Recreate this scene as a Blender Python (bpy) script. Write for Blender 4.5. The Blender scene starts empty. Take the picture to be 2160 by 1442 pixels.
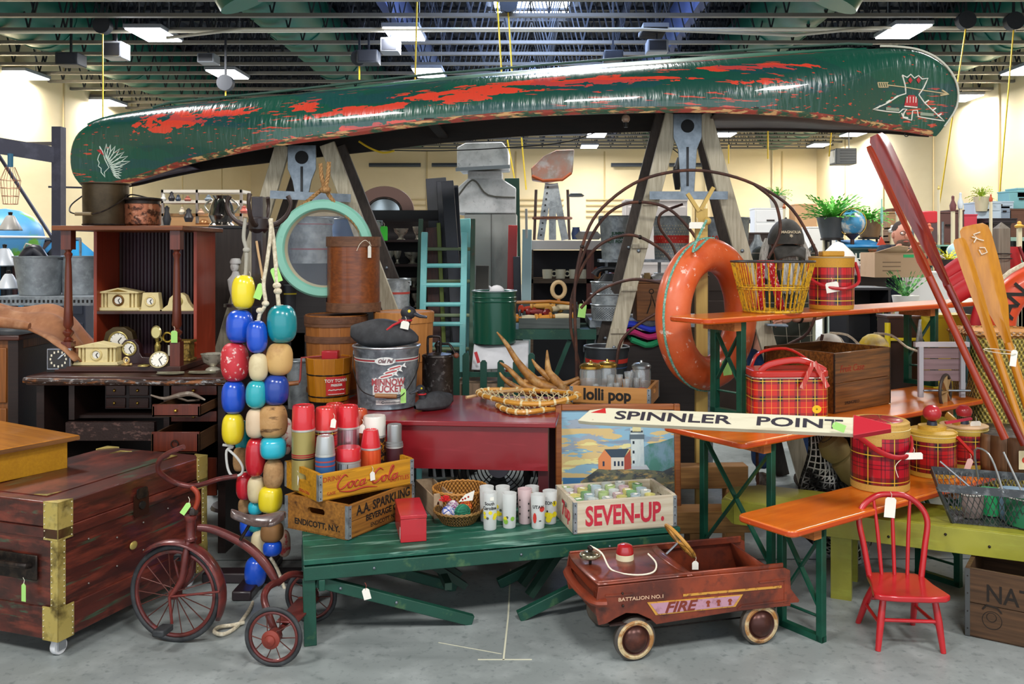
import bpy,bmesh,math,random
from mathutils import Vector,Matrix,Euler
from mathutils.bvhtree import BVHTree
R=math.radians;PI=math.pi;rnd=random.Random(7)
sc=bpy.context.scene;col=sc.collection
# camera, world, lights, exposure
F,CX,HY,CH=1900.0,1133.0,525.0,1.6
cam=bpy.data.cameras.new('camera');co=bpy.data.objects.new('camera',cam);col.objects.link(co)
co.location=(0,0,CH);co.rotation_euler=(PI/2,0,0)
cam.sensor_width=36;cam.lens=F/2160*36;cam.shift_x=-(CX-1080)/2160;cam.shift_y=-(721-HY)/2160
cam.clip_end=200;sc.camera=co
w=bpy.data.worlds.new('world');sc.world=w;w.use_nodes=True
w.node_tree.nodes['Background'].inputs[0].default_value=(0.86,0.93,1.0,1)
w.node_tree.nodes['Background'].inputs[1].default_value=1.2
def area(x,y,z,sx,sy,e,c=(1,1,1),rx=0):
 l=bpy.data.lights.new('overhead_light','AREA');l.shape='RECTANGLE';l.size=sx;l.size_y=sy
 l.energy=e;l.color=c
 o=bpy.data.objects.new('overhead_light',l);col.objects.link(o);o.location=(x,y,z);o.rotation_euler=(rx,0,0);return o
for x,y,e in[(-3.4,0.0,200),(1.0,-.8,230),(5.4,.6,200),(-5.0,7.0,200),(0.5,8.5,200),(5.5,8.0,200)]:  # unseen overhead lights added as fill near the goods, no fixtures modelled
 area(x,y,5.8,1.4,1.0,e,(1,.98,.95))
vs=sc.view_settings;vs.view_transform='Standard';vs.look='None';vs.exposure=0.45;vs.gamma=1;vs.use_curve_mapping=False
# helpers
def W(px,py,Y):return Vector(((px-CX)/F*Y,Y,CH-(py-HY)/F*Y))
def G(px,py,z=0.0):
 Y=(CH-z)*F/(py-HY);return Vector(((px-CX)/F*Y,Y,z))
def lin(h):
 if isinstance(h,(tuple,list)):return(h[0],h[1],h[2],1)
 h=h.lstrip('#');h=h if len(h)==6 else ''.join(q*2 for q in h);o=[]
 for i in(0,2,4):
  c=int(h[i:i+2],16)/255;o.append(c/12.92 if c<=.04045 else((c+.055)/1.055)**2.4)
 return(*o,1)
MC={}
def M(c,rough=.5,metal=0.,L=(),bump=0,bs=60,coat=0,alpha=1,emit=0,trans=0,uv=False,key=None,bsc=None,ior=1.45,spec=.5):
 """procedural material: base colour, then noise layers L=(colour, (sx,sy,sz), threshold, softness, amount)"""
 k=key or repr((c,rough,metal,L,bump,bs,coat,alpha,emit,trans,uv,bsc,spec))
 if k in MC:return MC[k]
 m=bpy.data.materials.new('mat');m.use_nodes=True;nt=m.node_tree;N=nt.nodes;LK=nt.links
 b=N['Principled BSDF'];MC[k]=m
 b.inputs['Roughness'].default_value=rough;b.inputs['Metallic'].default_value=metal
 b.inputs['Base Color'].default_value=lin(c);b.inputs['Specular IOR Level'].default_value=spec
 if coat:b.inputs['Coat Weight'].default_value=coat;b.inputs['Coat Roughness'].default_value=.12
 if trans:b.inputs['Transmission Weight'].default_value=trans;b.inputs['IOR'].default_value=ior
 if alpha<1:b.inputs['Alpha'].default_value=alpha
 if emit:b.inputs['Emission Color'].default_value=lin(c);b.inputs['Emission Strength'].default_value=emit
 tc=N.new('ShaderNodeTexCoord');src=tc.outputs['UV' if uv else 'Object']
 def noise(s,det=5,off=0):
  mp=N.new('ShaderNodeMapping');mp.inputs['Scale'].default_value=s;mp.inputs['Location'].default_value=(off,off*.7,off*1.3)
  LK.new(src,mp.inputs[0]);n=N.new('ShaderNodeTexNoise');n.inputs['Scale'].default_value=1
  n.inputs['Detail'].default_value=det;n.inputs['Roughness'].default_value=.6;LK.new(mp.outputs[0],n.inputs['Vector']);return n.outputs['Fac']
 cur=None
 for i,(lc,s,th,so,am)in enumerate(L):
  if isinstance(s,(int,float)):s=(s,s,s)
  f=noise(s,off=i*3.7+1)
  mr=N.new('ShaderNodeMapRange');mr.inputs[1].default_value=th-so;mr.inputs[2].default_value=th+so
  mr.inputs[4].default_value=am;LK.new(f,mr.inputs[0])
  mx=N.new('ShaderNodeMix');mx.data_type='RGBA';LK.new(mr.outputs[0],mx.inputs[0])
  if cur is None:mx.inputs[6].default_value=lin(c)
  else:LK.new(cur,mx.inputs[6])
  mx.inputs[7].default_value=lin(lc);cur=mx.outputs[2]
 if cur is not None:LK.new(cur,b.inputs['Base Color'])
 if bump:
  f=noise(bsc or(bs,bs,bs),3,9);bp=N.new('ShaderNodeBump');bp.inputs['Strength'].default_value=bump
  bp.inputs['Distance'].default_value=.004;LK.new(f,bp.inputs['Height']);LK.new(bp.outputs[0],b.inputs['Normal'])
 return m
def wood(c,dark,axis=0,rough=.45,wear=None,coat=0,am=.75,bump=.15,fine=70):
 s=[fine,fine,fine];s[axis]=3;s2=[14,14,14];s2[axis]=1.5
 L=[(dark,tuple(s),.5,.16,am),(dark,tuple(s2),.6,.15,am*.8)]
 if wear:L.append((wear[0],wear[1],wear[2],.05,1))
 return M(c,rough,0,tuple(L),bump,coat=coat,bsc=tuple(s))
class SM:
 """tiny node-math helper for patterned materials"""
 def __init__(s,c,rough=.4,coat=0,metal=0):
  s.m=bpy.data.materials.new('mat');s.m.use_nodes=True;s.N=s.m.node_tree.nodes;s.K=s.m.node_tree.links
  s.b=s.N['Principled BSDF'];s.b.inputs['Roughness'].default_value=rough;s.b.inputs['Metallic'].default_value=metal
  if coat:s.b.inputs['Coat Weight'].default_value=coat
  s.tc=s.N.new('ShaderNodeTexCoord');s.cur=lin(c)
 def xyz(s,out='UV'):
  x=s.N.new('ShaderNodeSeparateXYZ');s.K.new(s.tc.outputs[out],x.inputs[0]);return x.outputs
 def op(s,o,a,b=None,c=None):
  n=s.N.new('ShaderNodeMath');n.operation=o
  for i,v in enumerate((a,b,c)):
   if v is None:continue
   if isinstance(v,(int,float)):n.inputs[i].default_value=v
   else:s.K.new(v,n.inputs[i])
  return n.outputs[0]
 def stripe(s,x,per,off,wd):
  fr=s.op('FRACT',s.op('ADD',s.op('DIVIDE',x,per),off+10));return s.op('LESS_THAN',s.op('ABSOLUTE',s.op('SUBTRACT',fr,.5)),wd/2)
 def rng(s,x,a,b):return s.op('MULTIPLY',s.op('GREATER_THAN',x,a),s.op('LESS_THAN',x,b))
 def noise(s,sc_,out='Object',det=4):
  mp=s.N.new('ShaderNodeMapping');mp.inputs['Scale'].default_value=sc_;s.K.new(s.tc.outputs[out],mp.inputs[0])
  n=s.N.new('ShaderNodeTexNoise');n.inputs['Scale'].default_value=1;n.inputs['Detail'].default_value=det;s.K.new(mp.outputs[0],n.inputs['Vector']);return n.outputs['Fac']
 def mix(s,fac,c,am=1.):
  mx=s.N.new('ShaderNodeMix');mx.data_type='RGBA'
  f=s.op('MULTIPLY',fac,am);s.K.new(f,mx.inputs[0])
  if isinstance(s.cur,tuple):mx.inputs[6].default_value=s.cur
  else:s.K.new(s.cur,mx.inputs[6])
  mx.inputs[7].default_value=lin(c);s.cur=mx.outputs[2];return s
 def bump(s,h,st=.5,d=.004):
  bp=s.N.new('ShaderNodeBump');bp.inputs['Strength'].default_value=st;bp.inputs['Distance'].default_value=d
  s.K.new(h,bp.inputs['Height']);s.K.new(bp.outputs[0],s.b.inputs['Normal']);return s
 def done(s):
  if isinstance(s.cur,tuple):s.b.inputs['Base Color'].default_value=s.cur
  else:s.K.new(s.cur,s.b.inputs['Base Color'])
  return s.m
def T(loc=(0,0,0),rz=0,rx=0,ry=0,s=1):
 return Matrix.Translation(loc)@Matrix.Rotation(rz,4,'Z')@Matrix.Rotation(rx,4,'X')@Matrix.Rotation(ry,4,'Y')@Matrix.Diagonal((s,s,s,1)if isinstance(s,(int,float))else(*s,1))
def fr(p0,p1,up=(0,0,1)):
 """frame: z along p0->p1"""
 d=(Vector(p1)-Vector(p0));L=d.length;z=d/L if L else Vector((0,0,1));u=Vector(up)
 if abs(z.dot(u))>.98:u=Vector((0,1,0))
 x=u.cross(z).normalized();y=z.cross(x)
 m=Matrix((x,y,z)).transposed().to_4x4();m.translation=Vector(p0);return m,L
class MB:
 def __init__(s):s.v=[];s.f=[];s.uv=[];s.hasuv=False
 def add(s,vs,fs,m=None,uvs=None):
  b=len(s.v)
  s.v+=[(m@Vector(p))if m is not None else Vector(p)for p in vs]
  for i,f in enumerate(fs):
   s.f.append([b+k for k in f]);s.uv.append(uvs[i]if uvs else None)
  if uvs:s.hasuv=True
  return s
 def box(s,c,sz,m=None,tx=1,ty=1):
  x,y,z=sz[0]/2,sz[1]/2,sz[2]/2
  vs=[(c[0]+a*x*(tx if d>0 else 1),c[1]+b*y*(ty if d>0 else 1),c[2]+d*z)for d in(-1,1)for a,b in((-1,-1),(1,-1),(1,1),(-1,1))]
  return s.add(vs,[(3,2,1,0),(4,5,6,7),(0,1,5,4),(1,2,6,5),(2,3,7,6),(3,0,4,7)],m)
 def bb(s,a,b,m=None):
  return s.box(((a[0]+b[0])/2,(a[1]+b[1])/2,(a[2]+b[2])/2),(abs(b[0]-a[0]),abs(b[1]-a[1]),abs(b[2]-a[2])),m)
 def beam(s,p0,p1,wd,ht,up=(0,0,1),m=None,w1=None,h1=None):
  fm,L=fr(p0,p1,up);a,b=wd/2,ht/2;c,d=(w1 or wd)/2,(h1 or ht)/2
  vs=[(-a,-b,0),(a,-b,0),(a,b,0),(-a,b,0),(-c,-d,L),(c,-d,L),(c,d,L),(-c,d,L)]
  return s.add(vs,[(3,2,1,0),(4,5,6,7),(0,1,5,4),(1,2,6,5),(2,3,7,6),(3,0,4,7)],(m@fm)if m is not None else fm)
 def tube(s,pts,r,n=8,closed=False,m=None,flat=1,smooth=0):
  pts=[Vector(p)for p in pts]
  if smooth:pts,r=smooth_pts(pts,r,smooth,closed)
  k=len(pts);rs=r if isinstance(r,(list,tuple))else[r]*k
  t=[]
  for i in range(k):
   a=pts[(i-1)%k]if(closed or i>0)else pts[0];b=pts[(i+1)%k]if(closed or i<k-1)else pts[-1]
   d=b-a;t.append(d.normalized()if d.length>1e-9 else Vector((0,0,1)))
  up=Vector((0,0,1))if abs(t[0].z)<.9 else Vector((0,1,0));x=up.cross(t[0]).normalized();vs=[];fs=[]
  for i in range(k):
   x=(x-t[i]*x.dot(t[i]));x=x.normalized()if x.length>1e-6 else t[i].orthogonal().normalized();y=t[i].cross(x)
   for j in range(n):
    a=2*PI*j/n;vs.append(pts[i]+x*math.cos(a)*rs[i]+y*math.sin(a)*rs[i]*flat)
  for i in range(k if closed else k-1):
   i2=(i+1)%k
   for j in range(n):fs.append((i*n+j,i*n+(j+1)%n,i2*n+(j+1)%n,i2*n+j))
  if not closed:fs.append(tuple(range(n-1,-1,-1)));fs.append(tuple((k-1)*n+j for j in range(n)))
  return s.add(vs,fs,m)
 def lathe(s,prof,n=28,c=(0,0,0),m=None,sx=1,sy=1,se=2,cap=1):
  vs=[];fs=[];us=[];L=[0]
  for i in range(1,len(prof)):L.append(L[-1]+math.hypot(prof[i][0]-prof[i-1][0],prof[i][1]-prof[i-1][1]))
  for r,z in prof:
   for j in range(n):
    a=2*PI*j/n;ca,sa=math.cos(a),math.sin(a)
    if se!=2:q=(abs(ca)**se+abs(sa)**se)**(-1/se);ca*=q;sa*=q
    vs.append((c[0]+r*ca*sx,c[1]+r*sa*sy,c[2]+z))
  for i in range(len(prof)-1):
   for j in range(n):
    fs.append((i*n+j,i*n+(j+1)%n,(i+1)*n+(j+1)%n,(i+1)*n+j))
    us.append([(j/n,prof[i][1]),((j+1)/n,prof[i][1]),((j+1)/n,prof[i+1][1]),(j/n,prof[i+1][1])])
  for e,rv in((0,True),(len(prof)-1,False)):
   if prof[e][0]>1e-5 and prof[0]!=prof[-1]and cap:
    f=tuple(e*n+j for j in range(n));f=f[::-1]if rv else f
    fs.append(f);us.append([(.5,prof[e][1])]*n)
  return s.add(vs,fs,m,us)
 def sph(s,c,r,n=16,m=None,k=8):
  r=(r,r,r)if isinstance(r,(int,float))else r
  pr=[(math.cos(-PI/2+PI*i/k),math.sin(-PI/2+PI*i/k))for i in range(k+1)]
  pr[0]=(1e-6,-1);pr[-1]=(1e-6,1)
  mm=Matrix.Translation(c)@Matrix.Diagonal((*r,1));return s.lathe(pr,n,m=(m@mm)if m is not None else mm)
 def prism(s,poly,z0,z1,m=None,hole=None):
  n=len(poly);vs=[(p[0],p[1],z0)for p in poly]+[(p[0],p[1],z1)for p in poly]
  fs=[(i,(i+1)%n,n+(i+1)%n,n+i)for i in range(n)]
  if hole is None:fs+=[tuple(range(n-1,-1,-1)),tuple(range(n,2*n))]
  else:
   vs+=[(p[0],p[1],z0)for p in hole]+[(p[0],p[1],z1)for p in hole]
   for i in range(n):
    j=(i+1)%n;fs+=[(2*n+i,3*n+i,3*n+j,2*n+j),(n+i,n+j,3*n+j,3*n+i),(j,i,2*n+i,2*n+j)]
  return s.add(vs,fs,m)
 def grid(s,fn,nu,nv,m=None,closeu=False):
  vs=[];fs=[];us=[]
  for i in range(nu+1):
   for j in range(nv+1):vs.append(fn(i/nu,j/nv))
  for i in range(nu):
   for j in range(nv):
    a=i*(nv+1)+j;fs.append((a,a+nv+1,a+nv+2,a+1));us.append([(i/nu,j/nv),((i+1)/nu,j/nv),((i+1)/nu,(j+1)/nv),(i/nu,(j+1)/nv)])
  return s.add(vs,fs,m,us)
 def ring(s,c,rx,ry,r,n=32,k=8,m=None):
  return s.tube([(c[0]+rx*math.cos(2*PI*i/n),c[1]+ry*math.sin(2*PI*i/n),c[2])for i in range(n)],r,k,True,m)
 def text(s,body,size,m,ext=.0008,bold=0,shear=0,sx=1,wrap=None,align='CENTER'):
  cu=bpy.data.curves.new('txt','FONT');cu.body=body;cu.size=size;cu.extrude=ext;cu.align_x=align;cu.align_y='CENTER'
  cu.offset=bold;cu.shear=shear;cu.resolution_u=3
  ob=bpy.data.objects.new('txt',cu);col.objects.link(ob);bpy.context.view_layer.update()
  me=bpy.data.meshes.new_from_object(ob.evaluated_get(bpy.context.evaluated_depsgraph_get()))
  vs=[]
  for v in me.vertices:
   x,y,z=v.co.x*sx,v.co.y,v.co.z
   if wrap:
    a=wrap[1]+x/wrap[0];rr=wrap[0]+z;vs.append((rr*math.sin(a),-rr*math.cos(a),y+wrap[2]))
   else:vs.append((x,y,z))
  s.add(vs,[tuple(p.vertices)for p in me.polygons],m)
  bpy.data.objects.remove(ob);bpy.data.curves.remove(cu);bpy.data.meshes.remove(me);return s
 def obj(s,name,mat,parent=None,world=False,bev=0,solid=0,sub=0,ang=38):
  inv=parent.get('_inv')if parent else None
  me=bpy.data.meshes.new(name)
  vs=s.v
  if world and parent is not None:
   im=MW[parent.name].inverted();vs=[im@p for p in vs]
  me.from_pydata([tuple(p)for p in vs],[],s.f)
  if s.hasuv:
   ul=me.uv_layers.new(name='UV');i=0
   for f,u in zip(s.f,s.uv):
    for k in range(len(f)):
     ul.data[i].uv=u[k]if u else(0,0);i+=1
  if mat:me.materials.append(mat)
  me.polygons.foreach_set('use_smooth',[True]*len(me.polygons));me.set_sharp_from_angle(angle=R(ang));me.validate();me.update()
  o=bpy.data.objects.new(name,me);col.objects.link(o)
  if parent is not None:o.parent=parent;MW[o.name]=MW[parent.name]
  if solid:md=o.modifiers.new('solid','SOLIDIFY');md.thickness=solid;md.offset=0
  if bev:md=o.modifiers.new('bevel','BEVEL');md.width=bev;md.segments=2;md.limit_method='ANGLE';md.angle_limit=R(40)
  if sub:md=o.modifiers.new('sub','SUBSURF');md.levels=sub;md.render_levels=sub
  return o
MW={}
def smooth_pts(pts,r,k,closed=False):
 n=len(pts);out=[];ro=[];rs=r if isinstance(r,(list,tuple))else[r]*n
 for i in range(n if closed else n-1):
  g=(lambda q:q%n)if closed else(lambda q:max(0,min(n-1,q)))
  p0,p1,p2,p3=(Vector(pts[g(i+d)])for d in(-1,0,1,2))
  for j in range(k):
   t=j/k;out.append(.5*((2*p1)+(p2-p0)*t+(2*p0-5*p1+4*p2-p3)*t*t+(3*p1-p0-3*p2+p3)*t**3));ro.append(rs[g(i)]*(1-t)+rs[g(i+1)]*t)
 if not closed:out.append(Vector(pts[-1]));ro.append(rs[-1])
 return out,ro
def tag(o,label,cat=None,group=None,kind=None):
 if label:o['label']=label
 if cat:o['category']=cat
 if group:o['group']=group
 if kind:o['kind']=kind
 return o
def thing(name,label,cat,loc=(0,0,0),rz=0,group=None,rx=0,ry=0,s=1):
 o=bpy.data.objects.new(name,None);col.objects.link(o);o.empty_display_size=.05
 m=T(loc,rz,rx,ry,s);o.matrix_world=m;MW[o.name]=m;return tag(o,label,cat,group)
def solo(name,mb,mat,label,cat,group=None,m=None,**k):
 """a thing that is one mesh; vertices given in world space (or local with m)"""
 if m is None:
  lo=Vector((min(p.x for p in mb.v)+max(p.x for p in mb.v),min(p.y for p in mb.v)+max(p.y for p in mb.v),2*min(p.z for p in mb.v)))/2
  mb.v=[p-lo for p in mb.v];m=Matrix.Translation(lo)
 o=mb.obj(name,mat,**k);o.matrix_world=m;MW[o.name]=m;return tag(o,label,cat,group)
def struct(name,mb,mat,label=None,**k):
 o=mb.obj(name,mat,**k);MW[o.name]=Matrix();o['kind']='structure'
 if label:o['label']=label
 return o
def pt(name,mb,mat,parent,label=None,**k):
 o=mb.obj(name,mat,parent,**k)
 if label:o['label']=label
 return o
def copytree(o,m,label=None,lev=0):
 c=o.copy();col.objects.link(c)
 for ch in[x for x in col.objects if x.parent==o]:
  d=copytree(ch,None);d.parent=c
 if m is not None:c.matrix_world=m;MW[c.name]=m
 if label:c['label']=label
 return c
def circ(rx,ry=None,n=24,a0=0,c=(0,0)):
 ry=ry or rx;return[(c[0]+rx*math.cos(a0+2*PI*i/n),c[1]+ry*math.sin(a0+2*PI*i/n))for i in range(n)]
def rrect(w_,h,r,n=4,c=(0,0)):
 o=[]
 for q,(sx,sy)in enumerate(((1,1),(-1,1),(-1,-1),(1,-1))):
  for i in range(n+1):
   a=PI/2*q+PI/2*i/n;o.append((c[0]+sx*(w_/2-r)+r*math.cos(a),c[1]+sy*(h/2-r)+r*math.sin(a)))
 return o
def outer_for(w_,h,n=4):
 """rectangle sampled with as many points as rrect, corners kept"""
 o=[]
 for sx,sy in((1,1),(-1,1),(-1,-1),(1,-1)):
  for i in range(n+1):o.append((sx*w_/2,sy*h/2))
 q=[]
 for k,(sx,sy)in enumerate(((1,1),(-1,1),(-1,-1),(1,-1))):
  for i in range(n+1):
   t=i/n-.5;dx=dy=0
   if k in(0,2):dx,dy=(0,min(t,0)*h*.3*sy)if t<0 else(-t*w_*.3*sx,0)
   else:dx,dy=(min(t,0)*w_*.3*sx,0)if t<0 else(0,-t*h*.3*sy)
   if k in(0,2)and t<0:dy=t*h*.3*sy
   if k in(1,3)and t<0:dx=t*w_*.3*sx
   q.append((sx*w_/2+dx,sy*h/2+dy))
 return q
FRONT=Matrix(((1,0,0,0),(0,0,-1,0),(0,1,0,0),(0,0,0,1)))
def facing(loc,rz=0,tilt=0,roll=0):return Matrix.Translation(loc)@Matrix.Rotation(rz,4,'Z')@Matrix.Rotation(tilt,4,'X')@FRONT@Matrix.Rotation(roll,4,'Z')
PAPER=M('#f2efe4',.8);GREENTAG=M('#a9e07a',.8);STRING=M('#e8e0cc',.9)
def price_tag(parent,p,mat=PAPER,wd=.028,ht=.045,rz=0,roll=0,m=None,ribbon=None):
 """paper price tag hanging by its string, local to the thing"""
 mb=MB();fm=facing(p,rz,0,roll)
 mb.prism([(-wd/2,-ht/2),(wd/2,-ht/2),(wd/2,ht/2-.008),(wd/2-.008,ht/2),(-wd/2+.008,ht/2),(-wd/2,ht/2-.008)],0,.0012,fm)
 o=pt('price_tag',mb,mat,parent,'green paper price tag' if mat is GREENTAG else 'white paper price tag')
 sb=MB();a=fm@Vector((0,ht/2-.006,.001));sb.tube([a,a+Vector((.004,0,.018)),a+Vector((-.002,0,.03))],.0012,5)
 sb.obj('tag_string',ribbon or STRING,o);return o
ZB,ZD=6.0,7.7
XL,XR,YF,Y0=-12.9,12.6,40.6,-9.0
cream=M('#e2cfa6',.85,L=(('#ccb384',(.3,.3,.8),.6,.2,.5),))
conc=M('#929898',.42,L=(('#7d8583',1.1,.5,.2,.7),('#b2b8b8',5,.6,.12,.55),('#5d6867',30,.62,.06,.5),('#4e5857',(.6,2.5,1),.66,.05,.35)),bump=.12,bs=18)
struct('floor',MB().bb((XL,Y0,-.1),(XR,YF,0)),conc,'sealed grey concrete floor, mottled')
seam=M('#4c5352',.8)
for n_,(a,b)in enumerate([((-3,4.62,.0015),(3.6,4.66,.0015)),((-6,8.4,.0015),(6,8.4,.0015))]):
 struct('trim_%d'%(n_+1),MB().beam(a,b,.006,.002),seam,'saw-cut joint in the concrete floor')
chalk=M('#d8d6bd',.9)
mk=MB();g=[G(1077,1200),G(1072,1300),G(1062,1392)]
for a,b in zip(g,g[1:]):mk.beam(a+Vector((0,0,.001)),b+Vector((0,0,.001)),.007,.001)
mk.beam(G(1008,1391)+Vector((0,0,.001)),G(1122,1391)+Vector((0,0,.001)),.007,.001)
mk.beam(G(925,1355)+Vector((0,0,.001)),G(1058,1379)+Vector((0,0,.001)),.004,.001)
struct('trim_3',mk,chalk,'yellowed tape line and cross mark on the floor')
def wall(name,a,b,seams):
 mb=MB().bb((a[0],a[1],0),(b[0],b[1],ZD));o=struct(name,mb,cream,'cream painted warehouse wall');return o
wl=wall('wall_left',(XL-.2,Y0),(XL,YF),0);wr=wall('wall_right',(XR,Y0),(XR+.2,YF),0);wb=wall('wall_back',(XL-.2,YF),(XR+.2,YF+.2),0)
seamm=M('#bfa778',.8)
for i in range(9):
 for wobj,x,s in((wl,XL,1),(wr,XR,-1)):
  pt('panel_joint',MB().bb((x,4+i*4.1,0),(x+s*.03,4.06+i*4.1,6.9)),seamm,wobj)
for x in(-9,-5,-1,3,7,11):pt('panel_joint',MB().bb((x,YF-.03,0),(x+.07,YF,6)),seamm,wb)
for x in(7.6,7.95,10.6):pt('conduit',MB().tube([(x,YF-.08,0),(x,YF-.08,6.4)],.05,8),cream,wb)
pipe=M('#cdb88c',.6)
for z in(3.05,3.3,3.55,3.8):
 for x0,x1 in((-10,-4.4),(-3.6,1.2),(2.2,4.9)):pt('wall_rail',MB().bb((x0,YF-.1,z),(x1,YF,z+.05)),seamm,wb)
for xs in((-7.5,-5.2),(-4.7,-2.6),(3.3,5.5),(5.9,7.8)):
 pt('heater_tube',MB().tube([(xs[0],YF-.4,5.35),(xs[1],YF-.4,5.35)],.09,8),M('#3a3f46',.5),wb)
glass_w=M('#b9d0de',.1,emit=.5)
for i,(px,wd)in enumerate([(118,26),(150,30),(95,20)]):
 c=W(px,455,YF-.1);wi=struct('window_%d'%(i+1),MB().prism(outer_for(.9,1.9),0,.06,facing(c),hole=rrect(.7,1.7,.01)),M('#e8e4d6',.5),'white framed window in the back wall')
 pt('pane',MB().prism(rrect(.7,1.7,.01),.01,.03,facing(c)),glass_w,wi);pt('mullion',MB().prism(rrect(.04,1.7,.01),.03,.05,facing(c)),M('#e8e4d6',.5),wi)
deckm=M('#20242e',.7,L=(('#3c3f46',(3,.2,1),.55,.1,.8),))
mb=MB();x=XL;i=0;vs=[]
while x<XR:vs.append((x,ZD if i%4 in(0,1)else ZD+.09));x+=.085;i+=1
for(x0,z0),(x1,z1)in zip(vs,vs[1:]):mb.add([(x0,Y0,z0),(x1,Y0,z1),(x1,YF,z1),(x0,YF,z0)],[(0,1,2,3)])
mb.bb((XL,Y0,ZD+.12),(XR,YF,ZD+.2))
ceil=struct('ceiling',mb,deckm,'dark corrugated metal roof deck on bar joists')
jm=M('#151924',.5);jl=M('#6a655e',.5)  # paler chord colour carries the light falling on the joist undersides
jw=MB();n=34;dx=(XR-XL)/n
for k in range(n):
 a,b,c=XL+k*dx,XL+(k+.5)*dx,XL+(k+1)*dx
 jw.beam((a,0,1.62),(b,0,.04),.028,.028,(0,1,0));jw.beam((b,0,.04),(c,0,1.62),.028,.028,(0,1,0))
jw.bb((XL,-.06,1.6),(XR,.06,1.68))
jb=MB().bb((XL,-.055,-.01),(XR,.055,.06))
j0=jw.obj('joist',jm,ceil);b0=jb.obj('bottom_chord',jl,j0)
ys=[15.95+1.12*k for k in range(22)]
j0.location=(0,ys[0],ZB)
for y in ys[1:]:
 o=j0.copy();col.objects.link(o);o.location=(0,y,ZB);b=b0.copy();col.objects.link(b);b.parent=o
beamm=M('#232838',.5)
for x in(-3.05,3.25):pt('girder',MB().bb((x-.09,14,6.4),(x+.09,YF,7.3)),M('#2c3f72',.5),ceil)
pt('sprinkler_pipe',MB().tube([(XL,17.9,5.9),(XR,17.9,6.0)],.035,8),M('#d5cdbb',.5),ceil)
pt('sprinkler_pipe',MB().tube([(-7.2,17.5,5.7),(-5.7,17.5,5.87),(2,17.5,5.87),(5,17.5,5.75),(6.5,17.5,5.9),(XR,17.5,5.9)],.03,8),M('#b8b0a0',.5),ceil)
sk=struct('window_4',MB().bb((-1.1,21.9,ZD-.05),(.8,23.6,ZD-.01)),M('#cfe2ff',.3,emit=14),'bright skylight between the joists')
for i in range(5):pt('glazing_bar',MB().bb((-1.1+i*.46,21.9,ZD-.1),(-1.06+i*.46,23.6,ZD-.05)),jm,sk)
area(0,17.6,ZD-.15,2,4,700,(.45,.62,1));area(0,29,ZD-.2,2,4,500,(.45,.62,1))  # added bluish panels spread skylight glow under the deck, no lamps here
dm=M('#0c5a4b',.4)
for nm,x,z,r,y0 in(('left of centre',-5.4,6.85,.72,13),('far left',-11.0,6.85,.8,13),('right of centre',5.45,6.85,.72,13),('far right',10.6,6.85,.8,13)):
 t=thing('air_duct','round dark green air duct running under the roof, '+nm,'duct',(x,y0,z-r),group='round green ducts under the roof')
 pt('duct',MB().tube([(0,0,r),(0,YF-y0-.1,r)],r,24),dm,t)
 if abs(x)<6:pt('elbow',MB().tube([(0,2.6,r),(.1*(1 if x<0 else-1),2.7,r-.5),(.3*(1 if x<0 else-1),2.75,r-.95)],[.5,.5,.45],20),dm,t)
 for k in range(6):pt('seam',MB().ring((0,0,0),r+.01,r+.01,.02,24,6,T((0,3+k*4,r),0,PI/2)),dm,t)
lampm=M('#f4f8ff',.3,emit=9);housing=M('#7c8088',.4)
LP=[(325,75,'nearest lamp left of centre'),(50,160,'leftmost, by the left wall'),(480,158,'above left half of the canoe'),(225,218,'low over the left bow of the canoe'),(853,73,'above the canoe middle, left of the skylight'),(905,155,'just touching the canoe keel'),(1905,68,'above the right bow of the canoe'),(2030,208,'by the right wall'),(2165,150,'at the right edge of the frame'),(1258,286,'under the canoe, upper one left of the right ladder'),(1243,310,'under the canoe, lower one left of the right ladder'),(1528,285,'under the canoe, right of the right ladder'),(1800,284,'under the right bow of the canoe'),(1727,307,'lowest, over the hanging heater')]
for px,py,d in LP:
 Y=(ZB-.12-CH)*F/(HY-py);c=W(px,py,Y)
 t=thing('ceiling_light','glowing white LED panel lamp, '+d,'light',c,group='LED lamps under the roof')
 pt('housing',MB().box((0,0,.06),(.74,1.15,.08)),housing,t,bev=.01);pt('diffuser',MB().box((0,0,.01),(.68,1.08,.03)),lampm,t)
 [pt('hanger',MB().tube([(q,0,.1),(q,0,1.8)],.01,6),housing,t)for q in(-.3,.3)]
 area(c.x,c.y,c.z-.06,.7,1.1,230)
for px,py,d in[(1378,70,'unlit, above the right ladder')]:
 t=thing('ceiling_light','unlit louvred panel lamp above the canoe, between skylight and right duct','light',W(px,py,18),group='LED lamps under the roof')
 pt('housing',MB().box((0,0,.06),(.5,.9,.08)),housing,t)
 for k in range(9):pt('louvre',MB().box((0,-.4+k*.1,0),(.46,.02,.04)),jm,t)
spk=M('#20242c',.5)
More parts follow.
